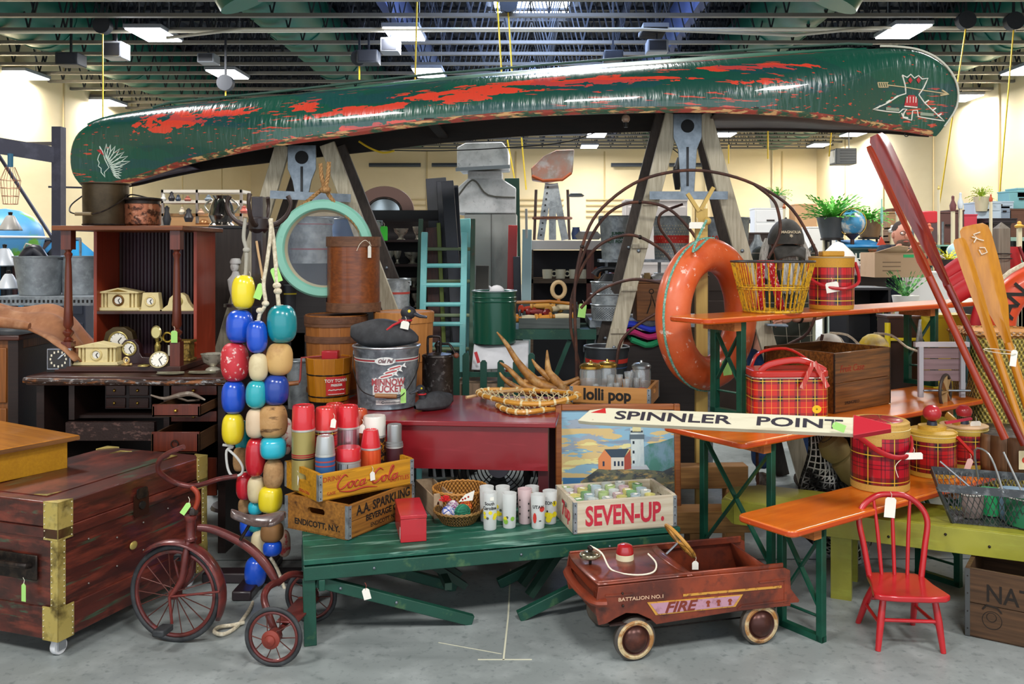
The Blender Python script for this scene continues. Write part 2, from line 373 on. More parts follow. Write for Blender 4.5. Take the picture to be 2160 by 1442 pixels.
for px,py,wd,ht,Y,m_,d in[(245,108,42,34,18,housing,'grey unit heater behind the joists, top left'),(150,127,48,26,19,spk,'black boxy speaker under the joists, far left'),(778,122,44,28,19,spk,'black boxy speaker right of the left duct'),(1293,120,40,22,19,spk,'black boxy speaker above the middle of the canoe'),(440,125,36,20,20,housing,'small white speaker box above left lamp'),(824,98,38,30,18,housing,'grey junction unit under the centre lamp'),(1385,100,44,26,18,housing,'grey junction unit under the unlit lamp')]:
 t=thing('speaker_box',d,'speaker',W(px,py+ht/2,Y));pt('cabinet',MB().box((0,0,ht/2/F*Y),(wd/F*Y,.4,ht/F*Y)),m_,t,bev=.02);pt('bracket',MB().bb((-.02,-.02,ht/F*Y),(.02,.02,ZD-W(px,py+ht/2,Y).z)),jm,t);pt('grille',MB().box((0,-.205,ht/2/F*Y),(wd/F*Y*.8,.01,ht/F*Y*.75)),jm,t)
t=thing('unit_heater','grey box heater hanging near the back right wall','heater',W(1778,347,30))
pt('cabinet',MB().box((0,0,.25),(.68,.7,.52)),M('#3d4247',.5),t,bev=.02);pt('side_panel',MB().box((-.345,0,.25),(.02,.5,.4)),M('#e4e0d4',.5),t)
pt('rod',MB().tube([(.2,0,.5),(.2,0,ZD-W(1778,347,30).z)],.02,6),housing,t)
for k in range(5):pt('louvre',MB().box((.05,-.36,.07+k*.09),(.5,.02,.02)),spk,t)
yel=M('#e8bf1c',.5)
for px,y0,y1,Y,dx_,d in[(217,70,262,17.5,0,'over the left bow of the canoe'),(880,-8,230,16.5,-6,'left of the skylight'),(1048,-8,220,16.8,14,'left of the pair below the skylight'),(1072,25,220,17,12,'right of the pair below the skylight'),(2037,60,460,17,-60,'right of the right bow'),(2138,62,460,17,-34,'at the right edge'),(1620,268,335,30,0,'between ladder and right bow'),(1755,265,330,30,-6,'below the right bow'),(1537,305,345,32,0,'beside the right ladder'),(758,138,168,19,0,'short, above left half of canoe'),(476,190,205,19,0,'short, under the lamp above the left half'),(1070,295,380,28,16,'left one beside the galvanised hood'),(1100,290,400,28,10,'right one beside the galvanised hood')]:
 t=thing('pull_cord','yellow hanging cord with ceiling reel, '+d,'cord',W(px,y0,Y),group='yellow cords from the roof')
 q=W(px+dx_,y1,Y)-W(px,y0,Y);k=Y/17
 pt('cord',MB().tube([(0,0,0),q*.5,q],.015*k,6),yel,t)
 if Y<28 and y0>0:pt('reel',MB().lathe([(.02,-.08),(.17,-.08),(.17,.08),(.02,.08)],18,m=T((0,0,.15),0,PI/2)),spk,t);pt('bracket',MB().bb((-.02,-.02,.3),(.02,.02,ZD-W(px,y0,Y).z)),jm,t)
 else:pt('hook',MB().bb((-.012,-.012,0),(.012,.012,max(.1,ZD-W(px,y0,Y).z))),jm,t)
def canoe():
 S=[((178,399),(180,400),.004),((152,365),(200,398),.012),((147,318),(232,394),.03),((162,278),(270,387),.055),((205,250),(330,367),.10),((285,231),(400,345),.18),((400,213),(475,328),.26),((540,197),(580,308),.34),((720,180),(740,286),.39),((900,163),(905,263),.42),((1080,148),(1080,247),.43),((1260,134),(1260,239),.43),((1440,121),(1440,236),.41),((1600,110),(1590,240),.36),((1730,102),(1710,248),.28),((1820,98),(1790,259),.20),((1890,98),(1840,267),.12),((1945,107),(1880,273),.07),((1990,133),(1915,278),.045),((2018,175),(1940,282),.03),((2018,225),(1960,285),.016),((1985,276),(1975,287),.004)]
 Yc=5.7;st=[]
 for(k,n,wd)in S:
  K=W(k[0],k[1],Yc-.55*wd);N=W(n[0],n[1],Yc-wd);st.append((K,N,wd))
 pts,_=smooth_pts([s[0]for s in st],1,4);pn,_=smooth_pts([s[1]for s in st],1,4);pw,_=smooth_pts([Vector((s[2],0,0))for s in st],1,4)
 nu=len(pts)-1
 def P(u,v):
  i=min(nu,round(u*nu));K,N,wd=pts[i],pn[i],max(pw[i].x,.004)
  a=PI*v;e=2/2.5;c=math.copysign(abs(math.cos(a))**e,math.cos(a));s=math.sin(a)**e if 0<v<1 else 0
  b=N.lerp(K,s);return(b.x,Yc-wd*c,b.z)
 t=thing('canoe','long overturned green canvas canoe with worn red patches, resting on two step ladders','canoe',(0,Yc,2.2))
 hm=SM('#17503f',.24,coat=.6)
 n1=hm.noise((1.1,3,2));hm.mix(hm.op('GREATER_THAN',n1,.52),'#1d463f',.6)
 z=hm.xyz('UV')
 v=z[1];u=z[0];ox=hm.xyz('Object')[0]
 red=hm.noise((5,50,26),det=9);big=hm.noise((.9,3,4),det=3);fine=hm.noise((40,60,60),det=3)
 def blob(u0,v0,du,dv):a_=hm.op('DIVIDE',hm.op('SUBTRACT',u,u0),du);b_=hm.op('DIVIDE',hm.op('SUBTRACT',v,v0),dv);return hm.op('MAXIMUM',hm.op('SUBTRACT',1,hm.op('ADD',hm.op('MULTIPLY',a_,a_),hm.op('MULTIPLY',b_,b_))),0)
 hot=None
 for q_ in((.262,.23,.06,.12),(.31,.22,.06,.05),(.36,.19,.014,.09),(.542,.17,.06,.045),(.50,.20,.07,.06),(.45,.16,.06,.09),(.39,.11,.04,.05),(.61,.24,.08,.05),(.62,.13,.03,.025),(.40,.44,.26,.05),(.60,.42,.1,.06),(.39,.02,.07,.025)):
  b_=blob(*q_);hot=b_ if hot is None else hm.op('MAXIMUM',hot,b_)
 q=hm.op('ADD',hm.op('ADD',hm.op('MULTIPLY',red,.60),hm.op('MULTIPLY',big,.25)),hm.op('ADD',hm.op('MULTIPLY',hot,.24),hm.op('MULTIPLY',fine,.12)))
 hm.mix(hm.op('GREATER_THAN',q,.655),'#e0442f',.92)
 scr_=hm.op('ADD',hm.noise((4,70,70),det=6),hm.op('MULTIPLY',hm.noise((1.3,2,2)),.5));hm.mix(hm.op('MULTIPLY',hm.op('GREATER_THAN',scr_,.925),hm.op('LESS_THAN',v,.62)),'#d8452f',.8)
 hm.mix(hm.op('GREATER_THAN',hm.noise((1.6,3,9)),.56),'#22405a',.28)
 crk=hm.noise((38,6,8),det=2);hm.bump(crk,.6,.008)
 h=MB().grid(P,nu,26);pt('hull',h,hm.done(),t,world=True)
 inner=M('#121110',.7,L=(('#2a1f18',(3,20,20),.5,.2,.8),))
 def Pi(u,v):
  i=min(nu,round(u*nu));K,N,wd=pts[i],pn[i],max(pw[i].x-.012,.002);K=K-Vector((0,0,.02))if .1<u<.9 else K
  a=PI*v;e=2/2.5;c=math.copysign(abs(math.cos(a))**e,math.cos(a));s=math.sin(a)**e if 0<v<1 else 0
  b=N.lerp(N.lerp(K,.97),s);return(b.x,Yc-wd*c,b.z)
 pt('lining',MB().grid(Pi,nu,18),inner,t,world=True)
 gm=M('#2a4a34',.5,L=(('#8f3428',(9,30,30),.48,.04,.95),('#c69a66',(7,40,40),.56,.03,.95)))
 for s in(-1,1):
  g=MB();ps=[(pn[i].x,Yc+s*(pw[i].x+.008),pn[i].z+.012)for i in range(4,nu-2)]
  g.tube(ps,.016,6,flat=1.3);pt('gunwale',g,gm if s<0 else inner,t,'worn gunwale with bare wood' if s<0 else None,world=True)
 for i0,i1,lb in((6,20,'purple end deck'),(nu-34,nu-8,'grey wooden end deck')):
  d=MB();
  L_=[(pn[i].x,Yc-pw[i].x,pn[i].z+.012)for i in range(i0,i1)];R_=[(pn[i].x,Yc+pw[i].x,pn[i].z+.012)for i in range(i0,i1)]
  n=len(L_);d.add(L_+R_,[(k,k+1,n+k+1,n+k)for k in range(n-1)]);pt('end_deck',d,M('#4a3350',.5)if i0<10 else wood('#6b5c55','#40342f'),t,lb,world=True,solid=.012)
 for i in(36,52):
  pt('thwart',MB().beam((pn[i].x,Yc-pw[i].x,pn[i].z+.03),(pn[i].x,Yc+pw[i].x,pn[i].z+.03),.06,.02),inner,t,world=True)
 pt('keel',MB().tube([(pts[i].x,Yc,pts[i].z+.002)for i in range(14,nu-22)],.012,6),hm.m,t,world=True)
 pt('stem_band',MB().tube([pts[i]+Vector((0,0,0))for i in range(nu-22,nu)],.007,6),M('#c9c8b8',.5),t,world=True)
 pt('ring_bolt',MB().ring((0,0,0),.012,.012,.003,12,5,facing(W(1912,284,Yc-.04))),M('#333',.4,.8),t,world=True)
 bv=BVHTree.FromPolygons([tuple(p)for p in h.v],h.f)
 def on(px,py):
  d=(W(px,py,5)-Vector((0,0,CH))).normalized();r=bv.ray_cast(Vector((0,0,CH)),d)
  return(r[0]-d*.003)if r[0]else W(px,py,Yc-.12)
 def line(mb,pp,r=.0042,closed=False):
  q=[]
  pp=pp+[pp[0]]if closed else pp
  for(a,b),(c,d)in zip(pp,pp[1:]):
   k=max(1,int(math.hypot(c-a,d-b)/8))
   for i in range(k):q.append(on(a+(c-a)*i/k,b+(d-b)*i/k))
  q.append(on(*pp[-1]));mb.tube(q,r,5)
 def patch(name,pp,m_,lb=None):
  mb=MB();mb.add([on(*p)for p in pp]+[on(*p)+Vector((0,-.003,0))for p in pp],[tuple(range(len(pp),2*len(pp)))]+[(i,(i+1)%len(pp),len(pp)+(i+1)%len(pp),len(pp)+i)for i in range(len(pp))])
  pt(name,mb,m_,t,lb,world=True)
 wm=M('#e9e6da',.5);rm=M('#b3262b',.5);ym=M('#c9b58a',.5);bl=M('#1a1a1a',.5)
 c3=lambda x,y:(1440+x/3,y/3)
 tp=MB()
 line(tp,[c3(*p)for p in[(1390,475),(1420,490),(1443,470),(1466,495),(1492,478),(1515,500),(1552,495),(1525,555),(1495,600),(1530,650),(1600,715),(1655,765),(1570,752),(1490,738),(1485,698),(1455,700),(1448,760),(1395,745),(1400,715),(1418,690),(1395,690),(1370,712),(1290,705),(1205,692),(1290,655),(1370,605),(1412,592),(1408,540)]],closed=True)
 for xx,yy in((1240,675),(1300,640),(1350,612),(1545,640),(1590,690),(1625,725)):line(tp,[c3(xx-12,yy+10),c3(xx+12,yy-6)],.005)
 line(tp,[c3(1385,715),c3(1395,740),c3(1425,745)],.005)
 pt('tipi_emblem',tp,wm,t,'white outline of a tipi painted on the bow',world=True)
 ar=MB();line(ar,[c3(1300,538),c3(1410,552),c3(1515,570),c3(1680,595)],.004)
 for k in range(5):line(ar,[c3(1235+k*14,522),c3(1243+k*14,552)],.004)
 line(ar,[c3(1235,522),c3(1300,522)],.003);line(ar,[c3(1240,552),c3(1300,552)],.003);line(ar,[c3(1640,570),c3(1682,596),c3(1630,603)],.006)
 pt('arrow_emblem',ar,ym,t,'painted arrow through the tipi',world=True)
 for cx in(1440,1492):patch('diamond',[c3(cx-14,506),c3(cx,488),c3(cx+14,508),c3(cx,528)],rm,'red painted diamond')
 patch('tipi_door',[c3(1402,668),c3(1412,620),c3(1430,602),c3(1465,602),c3(1485,625),c3(1486,672)],rm,'red and white tipi door')
 sb=MB()
 for cx in(1418,1436,1457,1474):line(sb,[c3(cx,650),c3(cx+2,612)],.005)
 line(sb,[c3(1403,672),c3(1484,680)],.005);pt('door_stripes',sb,wm,t,world=True)
 for cx,cy in((1328,690),(1545,722)):patch('painted_log',[c3(cx-42,cy-12),c3(cx+42,cy-4),c3(cx+42,cy+14),c3(cx-42,cy+8)],M('#8e9a86',.5),'small painted bundle')
 hd=MB();c1=lambda x,y:(x/3,y/3)
 line(hd,[c1(*p)for p in[(630,925),(640,960),(625,985),(618,1010),(628,1030),(622,1050),(640,1065),(640,1090),(665,1120),(660,1090),(690,1060),(665,1010),(650,960),(630,925)]],.003)
 for i in range(13):
  a=R(100-i*13.5);L_=120-abs(i-5)*4;bx,by=672+i*4,1000+i*9;ex,ey=bx+math.cos(a)*L_+18,by-math.sin(a)*L_*.9
  if i>6:ex,ey=782-(i-7)*4,1035+(i-7)*19
  nx,ny=-(ey-by)*.11,(ex-bx)*.11
  line(hd,[c1(bx,by),c1((bx+ex)/2+nx,(by+ey)/2+ny),c1(ex,ey),c1((bx+ex)/2-nx,(by+ey)/2-ny),c1(bx,by)],.003)
 pt('head_emblem',hd,M('#cfe0d4',.5),t,'white painted profile with feather headdress',world=True)
 patch('red_feather',[c1(612,950),c1(640,945),c1(660,985),c1(640,972)],rm)
 t2=thing('canoe','second green canoe lying just behind the first, only its edge showing','canoe',(0,7.0,2.3))
 pk=[W(322,226,6.9),W(360,216,6.9),W(560,196,6.9),W(900,157,6.9),W(1300,124,6.9),W(1600,103,6.9),W(1790,92,6.9),W(1840,94,6.9),W(1850,120,6.9)]
 def P2(u,v):
  n=len(pk)-1;i=min(n-1,int(u*n));f=u*n-i;p=pk[i].lerp(pk[i+1],f);a=PI*v
  return(p.x,7.0-.3*math.cos(a)*math.sin(PI*min(1,max(.03,u)))**.4,p.z-.02-.28*(1-math.sin(a)**.5))
 pt('hull',MB().grid(P2,32,10),M('#2c5b46',.4,L=(('#0f2f2a',4,.55,.1,.7),)),t2,world=True)
 pt('keel',MB().tube(pk[:-1],.01,5),M('#1f4a3a',.5),t2,world=True)
 return t
canoe()
bk=M('#15161a',.5)
t=thing('light_string','black cable with bare round bulbs sagging below the canoe','light string',W(1320,262,5.7))
pp=[W(x,y,6.3)for x,y in[(560,302),(700,312),(900,318),(1060,312),(1200,298),(1300,262),(1340,262),(1400,300),(1440,330)]]
pt('cable',MB().tube(pp,.004,6,smooth=5),bk,t,world=True)
gb=M('#d9b8a0',.1,trans=.3,coat=1)
for px,py in((1320,250),):
 pt('bulb',MB().sph(W(px,py,5.7),.028),gb,t,world=True);pt('socket',MB().lathe([(.013,-.05),(.016,-.02)],12,c=W(px,py+2,5.7)),bk,t,world=True)
t=solo('strap',MB().tube([W(757,298,5.75),W(780,312,5.75),W(808,322,5.75),W(832,318,5.75)],.007,6,smooth=4),M('#d9b520',.6),'short yellow strap drooping under the canoe beside the left ladder','strap')
# step ladders
lw=wood('#c4bca6','#90866f',2,.6);ldk=wood('#4b423c','#2e2824',2,.6);steel=M('#8b949c',.38,.8,L=(('#59636b',20,.5,.2,.7),))
def ladder(px0,py0,legs,label,Y=5.0,spr=None):
 t=thing('step_ladder',label,'ladder',(W(px0,600,Y).x,Y,0),group='old wooden step ladders holding the canoe')
 for(x0,y0,x1,y1,Yt,Yb,m_,wd)in legs:
  a=W(x0,y0,Yt);b=W(x1,y1,Yb)
  k=b.z/(a.z-b.z);b2=b+(b-a)*k;b2.z=0.002
  pt('leg',MB().beam(b2,a,wd,.035,(0,1,0)),m_,t,world=True,bev=.004)
  for f in(.35,.6):
   q=a.lerp(b2,f);pt('bolt',MB().sph(q+Vector((0,-.022,0)),(.012,.006,.012),10),steel,t,world=True)
 return t
L1=ladder(640,300,[(598,305,505,620,5.62,5.75,lw,.095),(690,303,765,500,5.62,5.7,lw,.095),(650,310,580,520,5.85,6.05,ldk,.09),(712,308,790,500,5.85,6.0,ldk,.1)],'left weathered step ladder, straddling the round mint mirror and floats',5.7)
L2=ladder(1450,240,[(1420,240,1285,770,5.62,5.72,lw,.1),(1483,240,1705,1030,5.62,5.75,lw,.1),(1398,240,1300,620,5.85,6.1,ldk,.095),(1470,240,1560,620,5.85,6.1,ldk,.095)],'right weathered step ladder, standing behind the orange life ring',5.7)
def ladder_plate(t,cx,top,bot,Y,bar):
 k=Y/F
 n=rrect(64*k,(bot-top)*k,8*k);c=W(cx,(top+bot)/2,Y)
 mb=MB();hh=(bot-top)*k/2
 out=[(-30*k,hh),(30*k,hh),(30*k,hh-50*k),(20*k,hh-75*k),(14*k,-hh),(-14*k,-hh),(-20*k,hh-75*k),(-30*k,hh-50*k)]
 mb.prism(out,-.006,.006,facing(c));o=pt('steel_bracket',mb,steel,t,'grey pressed steel ladder bracket',world=True,bev=.002)
 pt('bracket_hole',MB().lathe([(14*k,0),(14*k,.004)],18,m=facing(c+Vector((0,-.007,hh-26*k)))),M('#15171a',.8),o,world=True)
 pt('slot',MB().box((0,0,0),(5*k,.004,(bot-top)*k*.5),T(c+Vector((0,-.008,-hh*.35)))),M('#2a2d31',.7),o,world=True)
 (x0,y0,x1,y1)=bar;pt('spreader',MB().beam(W(x0,y0,Y-.02),W(x1,y1,Y-.02),.05,.01,(0,1,0)),steel,t,'flat steel spreader bar',world=True)
ladder_plate(L1,637,306,412,5.6,(570,410,740,418));ladder_plate(L2,1450,240,405,5.6,(1370,412,1535,412))
for f in(.35,.52,.69,.86):
 for t,(x0,y0,x1,y1,xa,ya,xb,yb)in((L2,(1420,240,1210,950,1483,240,1705,1030)),):
  a=W(1420,240,5.62).lerp(W(1285,770,5.72),f)
  pt('cleat',MB().beam(a+Vector((-.05,-.02,0)),a+Vector((.05,-.02,0)),.02,.03),lw,t,world=True)
brass=M('#d0b968',.38,.5,L=(('#4a3a1c',(9,9,9),.56,.08,.85),('#d8c986',25,.62,.1,.6)))
dark=M('#16120f',.6);iron=M('#2b2624',.45,.7,L=(('#5a4a40',30,.55,.1,.5),))
tw=M('#522018',.42,L=(('#2e130e',(2.2,9,16),.5,.12,.9),('#7e3626',(4,5,22),.57,.08,.8),('#2e5f48',(2.4,5,30),.64,.04,.7),('#1d100c',(1.5,20,9),.66,.06,.7)),bump=.2,bsc=(6,40,90),coat=.3)
NC=G(122,1062,.611);tdir=Vector((.325,.946,0)).normalized();tz=math.atan2(tdir.y,tdir.x)
tr=thing('steamer_trunk','large dark red-brown wooden trunk with brass corners, on white casters','trunk',(NC.x,NC.y,0),tz)
L_,D_=.86,.60;z0,z1,zl=.075,.611,.50
pt('body',MB().bb((.006,.006,z0+.12),(L_-.006,D_-.006,zl)),tw,tr,bev=.004)
pt('base_band',MB().bb((0,0,z0),(L_,D_,z0+.125)),tw,tr,'raised lower wooden band',bev=.004)
pt('lid',MB().bb((0,0,zl+.012),(L_,D_,z1)),tw,tr,'wooden trunk lid',bev=.006)
pt('lid_band',MB().bb((-.004,-.004,zl-.03),(L_+.004,D_+.004,zl+.012)),tw,tr,bev=.003)
lid_p=pt('lid_panel',MB().bb((.06,.12,z1),(L_-.06,D_-.14,z1+.004)),tw,tr,'inset lid panel')
for x,y,sx,sy in((.06,.12,1,1),(L_-.06,.12,-1,1),(.06,D_-.14,1,-1),(L_-.06,D_-.14,-1,-1)):
 pt('panel_corner',MB().prism([(x,y),(x+sx*.07,y),(x+sx*.02,y+sy*.02),(x,y+sy*.07)],z1+.004,z1+.006),brass,lid_p)
def corner(x,y,sx,sy,za,zb,wd,nm,px_=.004):
 mb=MB();a,b=px_,wd
 mb.bb((x-sx*a,y-sy*a,za),(x+sx*b,y,zb));mb.bb((x-sx*a,y-sy*a,za),(x,y+sy*b,zb))
 o=pt(nm,mb,brass,tr,'worn brass corner plate',bev=.001)
 rv=MB();n=max(2,int((zb-za)/.022))
 for k in range(n):
  z=za+.01+(zb-za-.02)*k/(n-1)
  rv.sph((x+sx*(b-.008),y-sy*(a+.001),z),.0035,6,k=4);rv.sph((x-sx*(a+.001),y+sy*(b-.008),z),.0035,6,k=4)
 r_=rv.obj('rivets',M('#d8cfae',.3,.8),o);r_['kind']='stuff'
for x,y,sx,sy in((0,0,1,1),(L_,0,-1,1),(0,D_,1,-1),(L_,D_,-1,-1)):
 corner(x,y,sx,sy,z0-.002,z0+.13,.075,'corner_plate');corner(x,y,sx,sy,zl-.035,z1+.003,.07,'corner_plate');corner(x,y,sx,sy,z0+.13,zl-.03,.036,'edge_strip',.002)
 pt('corner_cap',MB().prism([(x-sx*.004,y-sy*.004),(x+sx*.07,y-sy*.004),(x-sx*.004,y+sy*.07)],z1+.001,z1+.004),brass,tr)
lk=pt('lock_plate',MB().prism(rrect(.085,.10,.012),0,.006,facing((L_*.5,-.004,zl-.005))),M('#4a2c22',.4,.7),tr,'rusty lock plate')
pt('hasp',MB().prism(rrect(.06,.045,.01),.006,.012,facing((L_*.5,-.004,zl+.045))),iron,lk)
pt('keyhole',MB().lathe([(.017,.006),(.017,.013)],16,m=facing((L_*.5,-.004,zl-.008))),dark,lk)
pt('emblem',MB().sph((L_*.45,-.006,.33),(.022,.006,.018),10),brass,tr,'small brass ornament')
for k in range(10):pt('nail',MB().sph((.15+(k%5)*.15,-.001,.25+.14*(k//5)+.02*(k%3)),.004,6,k=4),M('#9a938a',.3,.8),tr)
hb=MB();hb.tube([(-.012,.13,.36),(-.035,.15,.365),(-.035,.33,.365),(-.012,.35,.36)],.012,8,smooth=3);pt('end_handle',hb,iron,tr,'black iron end handle')
pt('handle_plate',MB().bb((-.008,.10,.30),(0,.38,.40)),iron,tr,bev=.01)
price_tag(tr,(-.03,.14,.26),GREENTAG,.022,.07,R(-71)+R(-20))
for x,y in((.05,.05),(L_-.06,.06),(.05,D_-.06),(L_-.06,D_-.06)):
 c_=pt('caster',MB().bb((x-.02,y-.02,.055),(x+.02,y+.02,.076)).bb((x-.018,y-.02,.02),(x+.018,y-.016,.06)).bb((x-.018,y+.016,.02),(x+.018,y+.02,.06)),M('#b9bcc2',.3,.8),tr)
 pt('wheel',MB().lathe([(.004,-.014),(.03,-.013),(.032,-.008),(.032,.008),(.03,.013),(.004,.014)],20,m=T((x,y,.032),0,PI/2)),M('#e4e6ea',.4),c_)
oak=wood('#c07a1c','#8a4c10',0,.3,coat=.5,am=.5);oak2=wood('#bf8a1e','#9a6512',0,.35,coat=.3,am=.4)
A=G(168,917,.76);yt=thing('low_table','honey coloured oak table top with deep apron, lying across the left end of the trunk','table',(A.x,A.y,0),R(-31.5))
pt('tabletop',MB().bb((-1.1,-.62,.737),(0,0,.76)),oak,yt,bev=.004,label='worn edged oak top')
pt('edge_wear',MB().bb((-.0,-.62,.739),(.002,0,.757)),wood('#8a5a2a','#4a2c14',1,.6),yt)
pt('apron',MB().bb((-1.06,-.59,.613),(-.035,-.035,.737)),oak2,yt,bev=.003)
# tricycle
redp=M('#5a2624',.38,.25,L=(('#7c342e',14,.54,.12,.8),('#3a2a2a',22,.62,.06,.7),('#b0442f',9,.68,.04,.8)),bump=.1,coat=.2)
rub=M('#242629',.6,L=(('#4a4d50',20,.55,.15,.5),));wire=M('#5a2f28',.45,.4)
def wheel(t,c,rad,ax,n,nm,hub=.02,wid=.018,lab=None):
 ax=Vector(ax).normalized();m,_=fr(c,Vector(c)+ax)
 o=pt(nm,MB().ring((0,0,0),rad-wid*.5,rad-wid*.5,wid*.55,48,10,m),rub,t,lab,world=True)
 pt('rim',MB().ring((0,0,0),rad-wid*1.35,rad-wid*1.35,wid*.42,48,8,m),redp,o,world=True)
 for k in range(n):
  a=2*PI*k/n;s_=1 if k%2 else-1;b=a+.35*s_
  pt('spoke',MB().tube([m@Vector((hub*math.cos(b),hub*math.sin(b),.014*s_)),m@Vector(((rad-wid*1.6)*math.cos(a),(rad-wid*1.6)*math.sin(a),0))],.0022,5),wire,o,world=True)
 pt('hub',MB().lathe([(.004,-.035),(hub*.6,-.03),(hub*.6,-.016),(hub,-.016),(hub,.016),(hub*.6,.016),(hub*.6,.03),(.004,.035)],16,m=m),redp,o,world=True)
 return o
RW=G(577,1405,0);RW2=G(656,1312,0);FW=G(370,1353,0)
rr=.114;fr_=.198
ax=(RW2-RW);ax.z=0
t=thing('tricycle','antique rusty red tricycle with spoked wheels and leather saddle','tricycle',((RW+FW)/2).to_tuple())
wheel(t,RW+Vector((0,0,rr)),rr,ax,10,'rear_wheel',.03,.016);wheel(t,RW2+Vector((0,0,rr)),rr,ax,10,'rear_wheel',.03,.016)
fax=Vector((.16,1,0));FC=FW+Vector((0,0,fr_));wheel(t,FC,fr_,fax,18,'front_wheel',.022,.02)
am,_=fr(RW+Vector((0,0,rr)),RW+Vector((0,0,rr))-ax)
pt('hub_cap',MB().lathe([(.034,.02),(.036,.03),(.022,.036),(.02,.042),(.012,.046),(.0,.05)],20,m=am),M('#8a3a2e',.45,.3),t,world=True)
Yf=FW.y;Yr=(RW.y+RW2.y)/2
stem=W(405,1150,Yf);st1=W(411,1088,Yf)
pt('head_tube',MB().lathe([(.0,-.006),(.024,-.006),(.025,.004),(.019,.012),(.019,.075),(.025,.083),(.025,.095),(.0,.097)],18,c=W(402,1136,Yf)),redp,t,world=True)
pt('steering_stem',MB().tube([W(405,1085,Yf),W(416,1060,Yf),W(416,1040,Yf),W(404,1026,Yf)],.0105,10,smooth=4),M('#a03c26',.4,.3),t,world=True)
pt('stem_nut',MB().lathe([(.018,0),(.02,.012),(.013,.026),(.0,.03)],6,c=W(408,1084,Yf)),M('#3c332f',.5,.5),t,world=True)
hb=[W(388,942,Yf-.16),W(365,951,Yf-.15),W(340,966,Yf-.13),W(333,985,Yf-.10),W(341,1000,Yf-.07),W(370,1018,Yf-.02),W(404,1025,Yf),W(430,1020,Yf+.05),W(462,1010,Yf+.10),W(500,1004,Yf+.14)]
pt('handlebar',MB().tube(hb,.0105,10,smooth=4),redp,t,world=True)
u=fax.normalized()
for s in(-1,1):
 pt('fork_leg',MB().tube([W(400,1140,Yf)+u*.01*s,W(400,1165,Yf)+u*.03*s,W(393,1215,Yf)+u*.035*s,FC+u*.038*s],[.013,.014,.014,.008],10,smooth=3),redp,t,world=True)
fd=Vector((1,-.16,0)).normalized();mbf=MB()
def fend(u_,v_):
 a=R(128-u_*155);ra=fr_+.018+.002;b=(v_-.5)*2;hw=.032*(1 if u_<.9 else 1-.5*(u_-.9)/.1)
 p=FC+fd*(math.cos(a)*(ra-.012*b*b))+Vector((0,0,math.sin(a)*(ra-.012*b*b)));return p+u*b*hw
pt('fender',mbf.grid(fend,22,6),redp,t,world=True,solid=.003)
pt('fender_brace',MB().tube([FC+u*.04*-1,FC+fd*.21+u*-.03+Vector((0,0,.03))],.005,6),redp,t,world=True)
for s,(dx,dz)in((-1,(.012,-.105)),(1,(-.03,.115))):
 e=FC+u*.045*s+fd*dx*1+Vector((0,0,dz));pt('crank',MB().tube([FC+u*.02*s,FC+u*.045*s,e,e+u*.03*s],.006,8),redp,t,world=True)
 m,_=fr(e+u*.03*s,e+u*.11*s,(0,.2,1));pt('pedal',MB().box((0,0,.035),(.05,.026,.075),m),rub,t,world=True,bev=.006)
pt('frame_tube',MB().tube([W(418,1112,Yf),W(455,1118,Yf),W(520,1150,(Yf+Yr)/2),W(560,1190,Yr),W(585,1230,Yr)],[.014,.017,.019,.018,.014],12,smooth=5),redp,t,world=True)
for c_,pts_ in((0,[(588,1226,Yr),(566,1238,Yr-.06),(557,1262,Yr-.12),(568,1300,Yr-.16),(582,1335,Yr-.16)]),(1,[(585,1230,Yr),(610,1212,Yr+.06),(640,1214,Yr+.12),(655,1240,Yr+.16),(657,1260,Yr+.17)])):
 pt('rear_fork',MB().tube([W(*q)for q in pts_],.014,10,smooth=4),redp,t,world=True)
pt('rear_axle',MB().tube([RW+Vector((0,0,rr)),RW2+Vector((0,0,rr))],.011,10),redp,t,world=True)
a,b=RW+Vector((0,0,rr)),RW2+Vector((0,0,rr));mid=(a+b)/2
pt('rear_step',MB().beam(a.lerp(b,.2)+Vector((.02,0,.02)),a.lerp(b,.82)+Vector((.02,0,.02)),.09,.008,(0,0,1)),redp,t,'pressed red rear step',world=True,bev=.003)
lea=M('#54423e',.35,L=(('#2e2220',30,.5,.15,.6),('#7d6b66',14,.64,.08,.6)),coat=.4)
SC=W(548,1086,Yr-.05)
def sad(u_,v_):
 x=-.115+.215*u_;wd=.018+.062*(max(0,(u_-.25)/.75))**1.1 if u_<.8 else(.066*math.sqrt(max(0,1-((u_-.8)/.2)**2))+.004)
 wd=wd*(.45+.55*min(1,u_/.1))if u_<.1 else wd
 a=(v_-.5)*PI*1.15;return SC+Vector((x,math.sin(a)*wd*1.15,.012-.024*(1-math.cos(a))-.012*(1-abs(2*u_-1))+.012*(u_<.3)*(1-u_/.3)-.006*math.sin(PI*u_)))
pt('saddle',MB().grid(sad,22,12),lea,t,'brown leather saddle',world=True,solid=.006,sub=1)
pt('seat_post',MB().tube([W(507,1138,Yr-.03),W(530,1100,Yr-.05)],.007,8),iron,t,world=True)
price_tag(t,tuple(W(392,1072,Yf-.02)-Vector(t.location)),GREENTAG,.022,.055,0,R(-35))
